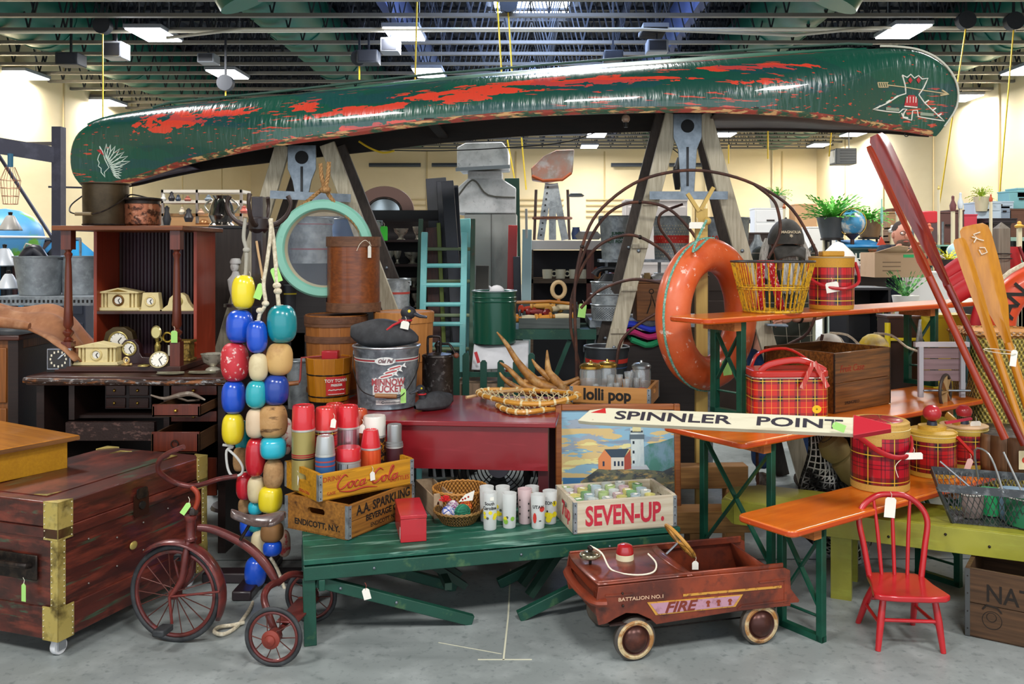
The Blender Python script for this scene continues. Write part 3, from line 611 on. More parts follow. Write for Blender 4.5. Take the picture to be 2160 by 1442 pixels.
# green folding bench
grn=M('#175a48',.5,L=(('#0f4034',(2,30,30),.5,.2,.8),('#86ac9c',(3,22,40),.585,.04,.7),('#2a8062',6,.6,.1,.4)),bump=.15)
grd=M('#154c3c',.5,L=(('#12382c',(5,9,9),.5,.2,.7),('#5b7a4a',12,.66,.06,.5)),bump=.15)
BZ=.352;BA=G(640,1182,BZ);BB=G(1436,1112,BZ);bd=BB-BA;ba=math.atan2(bd.y,bd.x);BL=bd.length;BW_=.5
bn=thing('folding_bench','low green painted folding bench with slanting brace legs','bench',(BA.x,BA.y,0),ba)
for k in range(2):pt('plank',MB().bb((0,.003+k*BW_/2,BZ-.022),(BL,(k+1)*BW_/2-.002,BZ)),grn,bn,bev=.003,label='green top plank, paint worn pale')
pt('side_rail',MB().bb((0,0,BZ-.085),(BL,.03,BZ-.028)),grd,bn,bev=.004);pt('side_rail',MB().bb((0,BW_-.03,BZ-.085),(BL,BW_,BZ-.028)),grd,bn,bev=.004)
pt('end_rail',MB().bb((0,.03,BZ-.085),(.03,BW_-.03,BZ-.028)),grd,bn);pt('end_rail',MB().bb((BL-.03,.03,BZ-.085),(BL,BW_-.03,BZ-.028)),grd,bn)
IM=MW[bn.name].inverted()
def gl(px,py,z):p=IM@G(px,py,z);return p
pt('leg',MB().beam((.028,.03,0),(.022,.03,BZ-.085),.05,.035),grd,bn,bev=.003)
pt('leg',MB().beam((.028,BW_-.04,0),(.022,BW_-.04,BZ-.085),.05,.035),grd,bn,bev=.003)
for y in(.045,BW_-.06):
 b_=pt('brace',MB().beam((.05,y,BZ-.1),(.70,y+.02,.012),.035,.045,(0,0,1)),grd,bn,bev=.003)
 for f in(.15,.5):pt('bolt',MB().sph(Vector((.05,y-.02,BZ-.1)).lerp(Vector((.70,y,.012)),f),.007,8),steel,b_)
 b_=pt('brace',MB().beam((BL-.12,y,BZ-.1),(.90,y,.015),.035,.045,(0,0,1)),grd,bn,bev=.003)
pt('hinge_plate',MB().bb((.06,.0,BZ-.13),(.085,.035,BZ-.085)),grd,bn,bev=.003)
for y in(.2,.34):
 pt('fold_leg',MB().beam((.45,y,BZ-.06),(.70,y+.03,.10),.045,.03),M('#123024',.6),bn);pt('fold_leg',MB().beam((1.18,y,BZ-.06),(.98,y-.03,.05),.045,.03),M('#123024',.6),bn)
pt('cross_bar',MB().beam((.6,.08,.16),(.6,BW_-.08,.16),.03,.03),M('#123024',.6),bn)
for x in(.28,.9,1.3):pt('bolt_head',MB().sph((x,-.002,BZ-.055),.006,8),steel,bn)
price_tag(bn,tuple(IM@W(773,1252,3.63)),PAPER,.03,.045,-ba,R(15),ribbon=M('#8a3a2e',.8))
# crates
crw={}
def crate(label,loc,rz,L,D,H,wm,strap,nb=2,t=.014,holes=True,name='wooden_crate',cat='crate',texts=(),endtexts=(),group=None,deep=.03,strw=.018,frontback=True):
 """slatted crate: x = long side, y = across, front long side at y=0, origin at the near left corner"""
 c=thing(name,label,cat,loc,rz,group)
 for k in range(nb):
  za,zb=H*k/nb+(.001 if k else .006),H*(k+1)/nb-.0015
  for y in(0,D-t):pt('side_board',MB().bb((0,y,za),(L,y+t,zb)),wm,c,bev=.0015)
 for x in(0,L-t*1.2):
  w_=D-2*t;h_=H-.006
  m=T((x,D/2,.006+h_/2))@Matrix(((0,0,1,0),(1,0,0,0),(0,1,0,0),(0,0,0,1)))
  if holes:pt('end_panel',MB().prism(outer_for(w_,h_),0,t*1.2,m,hole=[(p[0],p[1]+h_*.14)for p in rrect(min(.1,w_*.36),.03,.0145)]),wm,c)
  else:pt('end_panel',MB().bb((x,t,.006),(x+t*1.2,D-t,H)),wm,c)
 nbt=max(2,int(D/.1))
 for k in range(nbt):pt('bottom_slat',MB().bb((.002,t*.5+(D-t)*k/nbt,0),(L-.002,t*.5+(D-t)*(k+1)/nbt-.004,.008)),wm,c)
 if strap:
  for x,sx in((0,1),(L,-1)):
   for y,sy in((0,1),(D,-1)):
    mb=MB();mb.bb((x-sx*.0015,y-sy*.0015,.004),(x+sx*strw,y,H-.004));mb.bb((x-sx*.0015,y-sy*.0015,.004),(x,y+sy*strw,H-.004))
    o=pt('corner_strap',mb,strap,c,'galvanised metal corner strap')
    for z in(.12,.37,.63,.88):
     pt('nail',MB().sph((x+sx*strw*.5,y-sy*.002,H*z),.0028,6,k=4),iron,o)
 for(s,x,z,size,mt,kw)in texts:
  pt('lettering',MB().text(s,size,facing((x,-.0006,z)),**kw),mt,c,'printed lettering')
 for(s,y,z,size,mt,kw)in endtexts:
  m=T((-.0006,y,z),-PI/2)@FRONT;pt('lettering',MB().text(s,size,m,**kw),mt,c,'printed lettering on the end')
 return c
galv=M('#979ea3',.42,.4,L=(('#5f666b',22,.52,.12,.7),('#b4bcc2',40,.62,.08,.5)),bump=.06)
yelw=wood('#d8991e','#8a5a12',0,.5,am=.6,wear=('#6e4310',(3,16,30),.68));brw=wood('#b0762f','#5f3a18',0,.55,am=.7,wear=('#4d2d12',(3,16,30),.66))
inkred=M('#a8351c',.7);ink=M('#1d1610',.7)
IM=MW[bn.name]
CB=BZ+.001
p=G(735,1140,CB);pl=G(600,1112,CB);pr=G(880,1082,CB)
a_l=math.atan2((pl-p).y,(pl-p).x)
rzA=a_l-PI/2
H1=.15
crA=crate('amber wooden soda crate, bottom of the stack, stamped with endicott lettering',(p.x,p.y,CB),rzA,.46,.37,H1,brw,galv,nb=2,texts=[('A.A. SPARKLING',.24,.112,.058,ink,dict(bold=.0012,sx=.9)),('BEVERAGE CO.',.24,.066,.038,ink,dict(bold=.0008)),('ENDICOTT, N.Y.',.24,.028,.026,ink,{})],endtexts=[('ENDICOTT, N.Y.',.18,.04,.036,ink,dict(bold=.0008))])
p2=G(468,1000,CB);z2=CB+H1+.001;p2=G(460+8,1058,z2)
q=G(672,1060,z2);ql=G(600,1030,z2);a2=math.atan2((ql-q).y,(ql-q).x)-PI/2
crB=crate('yellow wooden cola crate holding vacuum flasks, on top of the amber crate',(q.x,q.y,z2),R(40),.48,.34,.122,yelw,galv,nb=1,texts=[('DRINK',.065,.092,.03,inkred,dict()),('BOTTLES',.405,.04,.028,inkred,dict(sx=.9)),('CASE',.06,.03,.018,inkred,{})],endtexts=[('COCA-COLA',.14,.02,.018,inkred,{})])
scr=MB()
for st_k in([(.9,1.1),(.5,1.35),(.1,.9),(0,.4),(.3,.02),(.8,.2),(1.1,.6)],[(1.45,.6),(1.15,.5),(1.2,.1),(1.5,.1),(1.6,.5),(1.4,.62),(1.75,.55)],[(2.2,.55),(1.95,.62),(1.8,.3),(2.0,.05),(2.35,.2)],[(2.75,.6),(2.4,.5),(2.4,.1),(2.7,.15),(2.85,.62),(2.8,.15),(3.1,.2)],[(3.15,.42),(3.45,.46)],[(4.7,1.15),(4.2,1.4),(3.75,.9),(3.65,.4),(3.95,.02),(4.4,.2),(4.7,.6)],[(5.05,.6),(4.75,.5),(4.8,.1),(5.1,.1),(5.2,.5),(5.0,.62),(5.4,.5)],[(5.4,.3),(5.8,1.2),(5.65,1.45),(5.5,1.0),(5.5,.2),(5.75,.05)],[(6.3,.6),(5.95,.5),(5.95,.1),(6.25,.15),(6.4,.62),(6.35,.15),(6.7,.3)],[(.3,-.15),(1.5,-.35),(3.0,-.2),(4.4,-.4)]):
 scr.tube([(.085+.047*x_+.012*y_,-.001,.04+.045*y_)for x_,y_ in st_k],[.0016]+[.0042]*(len(st_k)-2)+[.0016],6,smooth=5,flat=1)
pt('script_lettering',scr,inkred,crB,'flowing red Coca-Cola script')
price_tag(crB,(-.004,.20,.06),PAPER,.026,.04,-PI/2,R(-20));price_tag(crB,(.26,-.006,.075),PAPER,.024,.04,0,R(5))
white_w=wood('#d8cfb8','#a58a66',0,.6,am=.45,wear=('#9a7850',(3,14,40),.70));red7=M('#c02a3c',.6,L=(('#d8a0a0',60,.68,.04,.7),))
s1=G(1210,1128,CB);s2=G(1430,1113,CB);s7a=math.atan2((s2-s1).y,(s2-s1).x)
crS=crate('white wooden seven-up crate filled with glassware, on the right end of the green bench',(s1.x,s1.y,CB),s7a+R(2),(s2-s1).length,.30,.145,white_w,galv,nb=1,texts=[('SEVEN-UP.',.238,.072,.118,red7,dict(bold=.0035,sx=.68))],endtexts=[('7up',.12,.07,.09,red7,dict(bold=.002))],strw=.016)
S7=MW[crS.name]
glc=[('#bfe8d8',.25),('#f2f4f2',.3),('#d8e9a0',.3),('#f0c8c8',.3),('#7fb04c',.3),('#e8d84a',.3),('#d8e6f0',.2)]
def glassm(c,a=.0):return M(c,.3,trans=.35,coat=.5)
kk=0;g_lab=['green','clear','pale blue','pink','frosted','yellow','lime'];g_col=['#a8d49a','#f2f6f2','#d8e8ee','#f2d8da','#eef2ec','#f4ec9a','#d4e8a8']
for i in range(6):
 for j in range(5):
  c_=kk*5%7 if(i,j)!=(5,0)else 5;kk+=1;x,y=.035+i*.067,.042+j*.054
  q=S7@Vector((x,y,.012));hgt=.128+rnd.random()*.012
  t=thing('drinking_glass',g_lab[c_]+' tumbler standing in the seven-up crate, '+['front','second','middle','fourth','back'][j]+' row, '+['far left','second from left','third from left','third from right','second from right','far right'][i],'glass',q,0,'tumblers packed in the seven-up crate')
  pt('tumbler',MB().lathe([(.020,0),(.025,hgt),(.0235,hgt),(.0185,.006),(0,.006)],14),glassm(g_col[c_]),t)
  if kk%2:pt('price_tag',MB().box((0,0,hgt+.001),(.026,.014,.001),T((0,0,0),rnd.random()*3)),PAPER,t)
rt=M('#b8222c',.35,L=(('#8e1a24',9,.6,.1,.4),),coat=.3)
p=G(845,1145,CB);q=G(900,1142,CB);rb=thing('tin_box','plain red metal recipe box with sloping lid, in front of the crates','box',(p.x,p.y,CB),math.atan2((q-p).y,(q-p).x)+R(4))
Lx=(q-p).length;pt('body',MB().bb((0,0,0),(Lx,.27,.098)),rt,rb,bev=.002);pt('lid',MB().bb((-.002,-.002,.098),(Lx+.002,.272,.115)),rt,rb,bev=.003);pt('paper_label',MB().bb((-.001,.02,.01),(0,.03,.06)),PAPER,rb)
# vacuum flasks in the yellow crate
B7=MW[crB.name];B7i=B7.inverted()
def plaid(base='#c2242a',per=(.25,.045),uv=True,dark='#1c1a22',yel='#e8c23a',grn_='#1f3a2e',nu=6,ph=.1,coat=.3):
 s=SM(base,.35,coat=coat);x,y,z=s.xyz('UV')
 u=s.op('MULTIPLY',x,nu);v=s.op('DIVIDE',y,per[1]*nu and per[1])
 s.mix(s.stripe(u,1,ph,.38),dark,.55);s.mix(s.stripe(v,1,.1,.36),dark,.55)
 s.mix(s.op('MULTIPLY',s.stripe(u,1,ph,.24),s.stripe(v,1,.1,.24)),'#0e1218',.9)
 s.mix(s.stripe(u,1,ph+.5,.035),dark,.7);s.mix(s.stripe(v,1,.6,.035),dark,.7)
 s.mix(s.stripe(u,1,ph+.36,.03),dark,.7);s.mix(s.stripe(v,1,.45,.03),dark,.7)
 s.mix(s.stripe(u,1,ph,.035),yel,.9);s.mix(s.stripe(v,1,.1,.035),yel,.9);return s.done()
def flask(px,topY,r,h,capc,bodym,lab,Y,caph=.36,capr=.9,stripes=(),style=0,tagp=None):
 base=W(px,0,Y);base.z=z2+.009
 h=(W(px,topY,Y).z-base.z)
 t=thing('vacuum_flask',lab,'vacuum flask',base,0,'vacuum flasks in the yellow crate')
 hc=h*caph;hb=h-hc
 pt('body',MB().lathe([(r*.9,0),(r,.004),(r,hb-.004),(r*.9,hb)],28),bodym,t)
 pt('collar',MB().lathe([(r*.92,hb-.004),(r*1.02,hb-.002),(r*1.02,hb+.006),(r*.9,hb+.008)],28),M('#d0d0cc',.3,.6),t)
 c=MB()
 if style==1:c.lathe([(r*1.0,hb+.008),(r*1.0,h-.006),(r*.94,h),(0,h)],24)
 elif style==2:c.lathe([(r*1.03,hb+.004),(r*1.03,hb+.012),(r*.98,hb+.014),(r*.98,hb+.022),(r*.84,hb+.026),(r*.84,h-.006),(r*.76,h),(0,h)],24)
 else:c.lathe([(r*.98,hb+.006),(r*.99,hb+.012),(r*capr*.94,h-.008),(r*capr*.86,h-.001),(r*capr*.7,h),(r*capr*.66,h-.003),(0,h-.003)],24)
 pt('cup',c,M(capc,.25,coat=.5)if isinstance(capc,str)else capc,t)
 for z,c_ in stripes:pt('stripe',MB().lathe([(r+.0006,hb*z-.003),(r+.0008,hb*z+.003)],28),M(c_,.4),t)
 if tagp:price_tag(t,(r*tagp,-r*1.05,h*.82),PAPER,.024,.042,0,R(-8))
 return t
capR='#d42a34'
cyl=B7@Vector((.2,.14,0));Y0c=B7.translation.y
flask(640,853,.052,.2,capR,M('#a99a5c',.35,.3),'tall khaki flask with red cup and red-black band, leftmost at the back',4.09,.30,1,[(.60,'#9e2a2c'),(.565,'#9e2a2c'),(.53,'#15151c')])
flask(706,850,.05,.2,'#c9302f',M(capR,.4),'mostly hidden flask, only its red cup shows at the back',4.33,.3)
flask(687,858,.054,.2,'#dd3b3b',plaid(nu=5,per=(1,.07)),'tall red tartan flask with light red ribbed cup',4.175,.30,.92,tagp=.9)
flask(734,854,.053,.2,capR,M('#b58a98',.25,.8,L=(('#e8dcdf',(200,200,2),.5,.1,.6),)),'tall silver ribbed flask with red cup',4.25,.30,.95)
flask(757,862,.048,.2,'#c9502f',M('#c9502f',.4),'orange topped flask hidden behind the silver one',4.38,.3)
flask(686,918,.044,.2,M('#b9bcbc',.35,.5),M('#2f5f95',.4),'short blue flask with two red lines and grey cup, at the front',4.04,.35,.9,[(.86,'#b0443e'),(.74,'#b0443e')])
flask(735,942,.055,.2,capR,M('#c9d0d2',.3,.5,L=(('#1a1a20',(90,90,3),.55,.03,.9),)),'short wide silver food jar with black stripes and flat red lid',4.12,.36,1,style=1)
rib=M('#d1471f',.35,L=(('#e8693a',(90,90,3),.5,.1,.6),))
flask(782,905,.047,.2,capR,rib,'orange ribbed flask with tapered red cup',4.21,.36,.8)
flask(790,876,.054,.2,'#e6e2d8',M('#2a2426',.4,L=(('#d98a1f',(40,40,60),.55,.05,.9),)),'flask with yellow print and big white cup with handle',4.315,.34,1,style=1,tagp=-.9)
flask(832,894,.041,.2,M('#9a9c9c',.4,.6),M('#3f1a22',.4),'slim dark maroon flask with dull metal cap, rightmost',4.29,.42,.9,style=2)
# card file box, baskets, yarn, glasses
wv=lambda c,d,nu=40,per=.012:(lambda s:(lambda x:(s.mix(s.op('LESS_THAN',s.op('MULTIPLY',s.op('SINE',s.op('MULTIPLY',x[0],nu*6.283)),s.op('SINE',s.op('MULTIPLY',x[1],3.1416/per))),-.05),d,.75),s.bump(s.op('MULTIPLY',s.op('SINE',s.op('MULTIPLY',x[0],nu*6.283)),s.op('SINE',s.op('MULTIPLY',x[1],3.1416/per))),.9,.006),s.done())[-1])(s.xyz('UV')))(SM(c,.55))
wick=wv('#b97f36','#5e3712');wick2=wv('#8f6a35','#2f1d0c',44,.008)
def basket(nm,label,loc,r0,r1,h,m_,nspk=36,rim=.008,cat='basket'):
 t=thing(nm,label,cat,loc)
 pt('wicker_wall',MB().lathe([(0,.003),(r0,.0),(r0*1.04,.004),((r0+r1)/2*1.02,h*.5),(r1,h),(r1-.006,h),((r0+r1)/2*.98,h*.5),(r0*.95,.008),(0,.008)],44),m_,t)
 mb=MB()
 for s in(0,1):mb.tube([((r1)*math.cos(a/60*2*PI)+.0,r1*math.sin(a/60*2*PI),h+.004*math.sin(a/60*2*PI*15+s*PI))for a in range(60)],rim*.55,6,True)
 pt('braided_rim',mb,m_,t);
 st=MB()
 for k in range(nspk):
  a=2*PI*k/nspk;st.tube([(r0*1.02*math.cos(a),r0*1.02*math.sin(a),.004),(r1*1.01*math.cos(a),r1*1.01*math.sin(a),h)],.0022,5)
 o=pt('stakes',st,m_,t);o['kind']='stuff';return t
pb=G(970,1083,CB);basket('wicker_basket','honey coloured round wicker basket behind the yarn bowl',(pb.x,pb.y+.03,CB),.105,.13,.115,wick)
ps=G(965,1108,CB);bk2=basket('wicker_bowl','small shallow brown wicker bowl holding yarn balls and a doll',(ps.x,ps.y+.055,CB),.075,.112,.058,wick2,40,.007,'bowl')
bc=Vector((ps.x,ps.y+.055,CB+.02))
def yarn(c,r,c1,c2,lab):
 t=thing('yarn_ball',lab,'yarn',c,0,'small balls of yarn in the wicker bowl');mb=MB();m2=MB()
 pt('core',MB().sph((0,0,0),r*.96,16),M(c1,.8),t)
 for k in range(14):
  ax_=Vector((rnd.uniform(-1,1),rnd.uniform(-1,1),rnd.uniform(-1,1))).normalized();m_,_=fr((0,0,0),ax_);(mb if k%2 else m2).ring((0,0,rnd.uniform(-.3,.3)*r),r*.96,r*.96,.002,24,4,m_)
 for b_,c_ in((mb,c1),(m2,c2)):o=pt('strands',b_,M(c_,.8),t);o['kind']='stuff'
yarn(bc+Vector((.02,-.02,.028)),.037,'#1d6b52','#2f8a68','green ball of string in the wicker bowl');yarn(bc+Vector((-.045,-.03,.03)),.03,'#d9d5dc','#3550a8','white and blue ball of string in the wicker bowl')
yarn(bc+Vector((-.03,.03,.04)),.03,'#e5e0e2','#9a4c8a','white and purple ball of string behind the blue one');yarn(bc+Vector((.03,.04,.04)),.028,'#d0432f','#e89a2f','orange-red ball of string at the back of the bowl')
hb_=MB()
for k in range(40):
 a,e=rnd.uniform(0,2*PI),rnd.uniform(.2,1.4);d=Vector((math.cos(a)*math.cos(e),math.sin(a)*math.cos(e),math.sin(e)));hb_.tube([(0,0,0),d*.03],.0018,4)
solo('red_tuft',hb_,M('#d8262c',.8),'spiky red tuft sticking up from the wicker bowl','toy',m=T(bc+Vector((-.06,-.01,.075))));col.objects[-1]['kind']='stuff' if False else 'stuff'
t=thing('paper_card','folded white card with red flowers in the wicker bowl','card',bc+Vector((.03,.0,.075)),R(20));pt('card',MB().prism([(-.03,0),(.035,.0),(.045,.045),(0,.03)],0,.0012,FRONT),PAPER,t);
for x,z in((.0,.012),(.015,.018),(-.012,.008)):pt('flower_print',MB().lathe([(0,.0014),(.005,.0014)],10,m=FRONT@T((x,z,0))),M('#d43a2a',.8),t)
kr=wood('#b9a184','#8a6f50',1,.6,am=.4)
p=G(948,1096,CB);cf=thing('file_box','long open card file box with wood-grain front, right of the soda crates','box',(p.x-.075,p.y+.02,CB),R(22))
for a,b in(((0,0,0),(.09,.34,.006)),((0,0,0),(.005,.34,.10)),((.085,0,0),(.09,.34,.10)),((0,.335,0),(.09,.34,.10))):pt('side_panel',MB().bb(a,b),kr,cf)
pt('front_panel',MB().bb((0,-.005,0),(.09,0,.115)),kr,cf,'taller wood-grain front panel');pt('knot',MB().lathe([(0,.001),(.012,.001)],12,m=facing((.02,-.0055,.06))@T(s=(.5,1.6,1))),M('#4a1f14',.6),cf)
fro=M('#eef0ee',.55,trans=.35,L=(('#ffffff',8,.5,.2,.3),));fro_p=M('#efd5d6',.5,trans=.3);yl=M('#e8d51c',.6);gy=M('#50564a',.7);rd=M('#c8342a',.6);bkk=M('#1f1c1c',.7)
GL=[(1033,1118,78,'yl','South\nCarolina','frosted tumbler with yellow state print, leftmost of the front row',fro),(1074,1114,72,'yg','','frosted tumbler with green and yellow leaves, second in front row',fro),(1135,1115,70,'rd','UTAH','frosted tumbler with red flower and black letters, front right',fro),(1026,1100,72,'yl','','plain frosted tumbler peeking out behind the leftmost one',fro),(1060,1098,70,'yl','','frosted tumbler with yellow blossoms behind the leafy one',fro),(1107,1105,72,'bk','','pinkish tumbler with dark prints, middle',fro_p),(1122,1094,66,'yy','','frosted tumbler with yellow rim mark at the back',fro),(1160,1105,68,'YY','ZONE','tumbler with broad yellow print, rightmost beside the seven-up crate',fro)]
for px,py,hp,k,s,lab,m_ in GL:
 b=G(px,py,CB);b.y+=.022;t=thing('frosted_tumbler',lab,'glass',b,0,'frosted souvenir tumblers on the green bench');h=hp/F*b.y;r=.033
 pt('tumbler',MB().lathe([(r*.82,0),(r*.86,.003),(r,h),(r*.93,h),(r*.8,.008),(0,.008)],28),m_,t)
 def spot(x,z,rr_,mm,sy=1):pt('print',MB().prism(circ(rr_,rr_*sy,10),0,.0008,T((math.sin(x)*r*.93,-math.cos(x)*r*.93,z),x)@FRONT),mm,t,'printed motif')
 r2=r*.93
 if s:pt('lettering',MB().text(s,.02,T(),ext=.0004,bold=.0004,wrap=(r2+.0015,0,h*.66)),bkk,t)
 if k in('yl','yg'):
  for q_ in range(5):spot(rnd.uniform(-1,1),h*rnd.uniform(.2,.5),rnd.uniform(.007,.013),yl if q_%2 or k=='yl' else M('#7fae3a',.7))
  spot(-.3,h*.33,.006,gy)
 if k=='rd':spot(.6,h*.6,.013,rd);spot(-.5,h*.33,.009,rd,2.6);spot(.3,h*.25,.006,bkk,.4)
 if k in('bk',):
  for q_ in range(6):spot(-.8 if q_%2 else .6,h*(.2+.1*q_),.004,bkk,1.2)
 if k=='yy':spot(-.2,h*.86,.009,yl,.6)
 if k=='YY':
  for q_ in range(7):spot(rnd.uniform(-.8,.8),h*rnd.uniform(.15,.65),.013,yl)
  spot(-.4,h*.4,.004,bkk,1.5)
 if k=='yl' and s:pt('price_sticker',MB().prism(rrect(.018,.016,.002),0,.0008,T((.01,-r2-.002,h*.86),.35)@FRONT),PAPER,t)
redt=M('#8e1c24',.28,L=(('#6e1219',3,.5,.2,.5),('#a83540',(4,30,30),.66,.08,.4)),coat=.4)
RZ=.76;ra,rb_=G(700,884,RZ),G(1172,892,RZ)
rt_=thing('painted_table','glossy dark red painted table with deep apron behind the bench goods','table',(ra.x,ra.y,0),math.atan2((rb_-ra).y,(rb_-ra).x))
RL=(rb_-ra).length;RD=.78
pt('tabletop',MB().bb((-.1,0,RZ-.025),(RL,RD,RZ)),redt,rt_,bev=.004);pt('apron',MB().bb((-.06,.03,RZ-.24),(RL-.04,.055,RZ-.025)),redt,rt_);pt('apron',MB().bb((-.06,RD-.055,RZ-.24),(RL-.04,RD-.03,RZ-.025)),redt,rt_)
for x in(-.05,RL-.09):
 for y in(.06,RD-.1):pt('leg',MB().bb((x,y,0),(x+.05,y+.05,RZ-.02)),M('#4a1218',.5),rt_)
def onr(px,py):return G(px,py,RZ+.001)
gz=M('#8b969e',.4,.35,L=(('#525c64',14,.52,.1,.7),('#a3b0b8',26,.6,.06,.6),('#3f474e',5,.64,.06,.5)),bump=.05)
whp=M('#dfe0dc',.6,L=(('#8b949a',40,.64,.05,.8),));rdp=M('#b23036',.6)
c=onr(805,866);c.y+=.155;mbk=thing('minnow_bucket','large galvanised minnow bucket with red lettering and wooden bail grip','bucket',c);rB=.172;hB=W(0,728,c.y).z-c.z
pt('body',MB().lathe([(rB*.86,0),(rB*.9,.004),(rB*.88,.02),(rB,hB-.02),(rB*1.04,hB-.01),(rB*1.04,hB),(rB*.97,hB),(rB*.95,hB-.012),(0,hB-.012)],48),gz,mbk)
pt('rim',MB().ring((0,0,hB),rB*1.03,rB*1.03,.006,48),M('#b8bfc4',.35,.8),mbk)
sR=lambda z:rB*(.88+.12*z/hB)+.001
for z,w_,m_ in((hB*.8,.003,rdp),(hB*.825,.002,whp),(hB*.78,.002,whp)):pt('painted_band',MB().lathe([(sR(z)+.0005,z-w_),(sR(z)+.001,z+w_)],48),m_,mbk)
def badge(a,z,w_,h_,m_,ov=False,off=.002,lab=None,n=10):
 mb=MB();vs=[]
 if ov:
  mb.grid(lambda u,v:((sR(z)+off)*math.sin(a+(u-.5)*w_*math.cos((v-.5)*PI)/rB),-(sR(z)+off)*math.cos(a+(u-.5)*w_*math.cos((v-.5)*PI)/rB),z+math.sin((v-.5)*PI)*h_/2),n,8)
 else:mb.grid(lambda u,v:((sR(z)+off)*math.sin(a+(u-.5)*w_/rB),-(sR(z)+off)*math.cos(a+(u-.5)*w_/rB),z+(v-.5)*h_),n,2)
 return pt('painted_panel',mb,m_,mbk,lab)
badge(.12,hB*.8,.11,.042,whp,True,.003);pt('lettering',MB().text('Old Pal',.026,T(),bold=.0006,shear=.3,wrap=(sR(hB*.8)+.005,.12,hB*.8)),M('#6e4448',.6),mbk)
badge(.22,hB*.40,.175,.095,whp,off=.0015)
for s,z,o_ in(('MINNOW',hB*.455,0),('BUCKET',hB*.345,0)):
 pt('lettering',MB().text(s,.047,T(),bold=.0012,sx=.86,wrap=(sR(z)+.0035,.22,z)),M('#a8484e',.6),mbk,'faded red block letters')
badge(.3,hB*.13,.17,.024,whp,off=.0015);pt('lettering',MB().text('C~~~~~~~~',.018,T(),bold=.0004,sx=1,wrap=(sR(hB*.13)+.003,.3,hB*.13)),M('#555',.6),mbk)
for i,(a,z)in enumerate(((.42,hB*.69),(.30,hB*.625),(.16,hB*.56))):
 fb=MB();po=[]
 for k in range(16):
  u=2*PI*k/16;po.append((.042*math.cos(u),.0105*math.sin(u)))
 base=T((math.sin(a)*(sR(z)+.002),-math.cos(a)*(sR(z)+.002),z),a)@FRONT@Matrix.Rotation(R(12),4,'Z')
 fb.prism(po,0,.001,base);fb.prism([(.035,0),(.06,.014),(.054,0),(.06,-.014)],0,.001,base);f_=pt('fish_print',fb,whp,mbk,'white outlined red fish print');f_['kind']='stuff'
 pt('fish_stripe',MB().prism([(-.03,-.003),(.03,-.003),(.03,.003),(-.03,.003)],.001,.002,base),rdp,f_)
hp_=[(-rB*1.0,-.03,hB*.86),(-rB*.95,-.07,hB*.62),(-.10,-rB*1.05,hB*.34),(.0,-rB*1.1,hB*.235),(.1,-rB*1.1,hB*.24),(rB*.93,-.1,hB*.5),(rB*1.04,-.03,hB*.74),(rB*1.02,0,hB*.86)]
pt('bail_wire',MB().tube(hp_,.0028,6,smooth=5),iron,mbk);pt('grip',MB().tube([(-.028,-rB*1.1,hB*.26),(.085,-rB*1.12,hB*.25)],.012,12),wood('#b98a5c','#7a5030',0),mbk,'turned wooden grip')
price_tag(mbk,(.115,-rB*1.0,hB*.25),GREENTAG,.028,.075,.3,0);pt('ear',MB().bb((-.176,-.02,hB*.82),(-.166,.02,hB*.92)),gz,mbk)
dk=M('#2b2c2f',.7,L=(('#45464a',20,.55,.15,.6),));dkh=M('#23252b',.6)
def duck(label,loc,rz,s,flip=1):
 t=thing('duck_decoy',label,'decoy',loc,rz,'black duck decoys',s=s)
 def body(u,v):
  x=-.17+.34*u;e=max(0.001,math.sin(PI*min(1,u*.93+.05)))**.55;ww=.075*e;hh=.12*e*(1-.2*u);a=2*PI*v
  zz=math.sin(a)*hh;zz=zz if zz>0 else zz*.35;return(x,math.cos(a)*ww,.03+zz+(.03*(1-u/.25)**2 if u<.25 else 0))
 pt('body',MB().grid(body,18,20),dk,t)
 pt('neck',MB().tube([(.09,0,.08),(.105,0,.12),(.115,0,.15)],[.035,.026,.026],12),dkh,t)
 h=pt('head',MB().sph((.12,0,.168),(.040,.030,.034),18),dkh,t);
 pt('bill',MB().tube([(.145,0,.165),(.18,0,.15),(.215,0,.145)],[.02,.015,.010],10,flat=.6),M('#3a3c42',.45),t)
 for y in(-1,1):pt('eye',MB().lathe([(0,.004),(.007,.003),(.008,0)],12,m=T((.128,.027*y,.178))@(FRONT if y<0 else FRONT@Matrix.Rotation(PI,4,'Y'))),M('#e0cc2a',.3),h,'yellow glass eye')
 pt('ribbon',MB().ring((.105,0,.13),.030,.030,.006,18,6),M('#b81f28',.7),t,'red ribbon round the neck')
 pt('ribbon_end',MB().tube([(.09,-.03,.128),(.05,-.05,.11),(.02,-.06,.085)],.004,6,flat=1.5),M('#b81f28',.7),t);return t
d1=duck('black duck decoy with yellow eye, sitting on top of the minnow bucket',(c.x-.005,c.y-.03,c.z+hB),0,1.05);price_tag(d1,(.11,-.05,.11),PAPER,.042,.04,0,R(-12))
p=onr(908,866);d2=duck('small black duck decoy with red ribbon on the red table edge',(p.x+.01,p.y+.04,p.z),R(222),.68);
p=onr(920,851);p.y+=.08;ch=M('#3a3431',.42,.6,L=(('#1d1815',25,.5,.12,.7),('#8f8d8b',35,.62,.07,.55)),bump=.1)
t=thing('milk_can','blackened metal can with pump handle fittings on the lid','can',p);hC=W(0,748,p.y).z-p.z;rC=.086
pt('body',MB().lathe([(rC,0),(rC*1.02,.006),(rC,.012),(rC,hC-.012),(rC*1.03,hC-.006),(rC*1.0,hC),(rC*.9,hC-.01),(0,hC-.01)],32),ch,t)
pt('lid',MB().lathe([(rC*.9,hC-.01),(rC*.88,hC+.004),(rC*.3,hC+.014),(0,hC+.014)],32),ch,t)
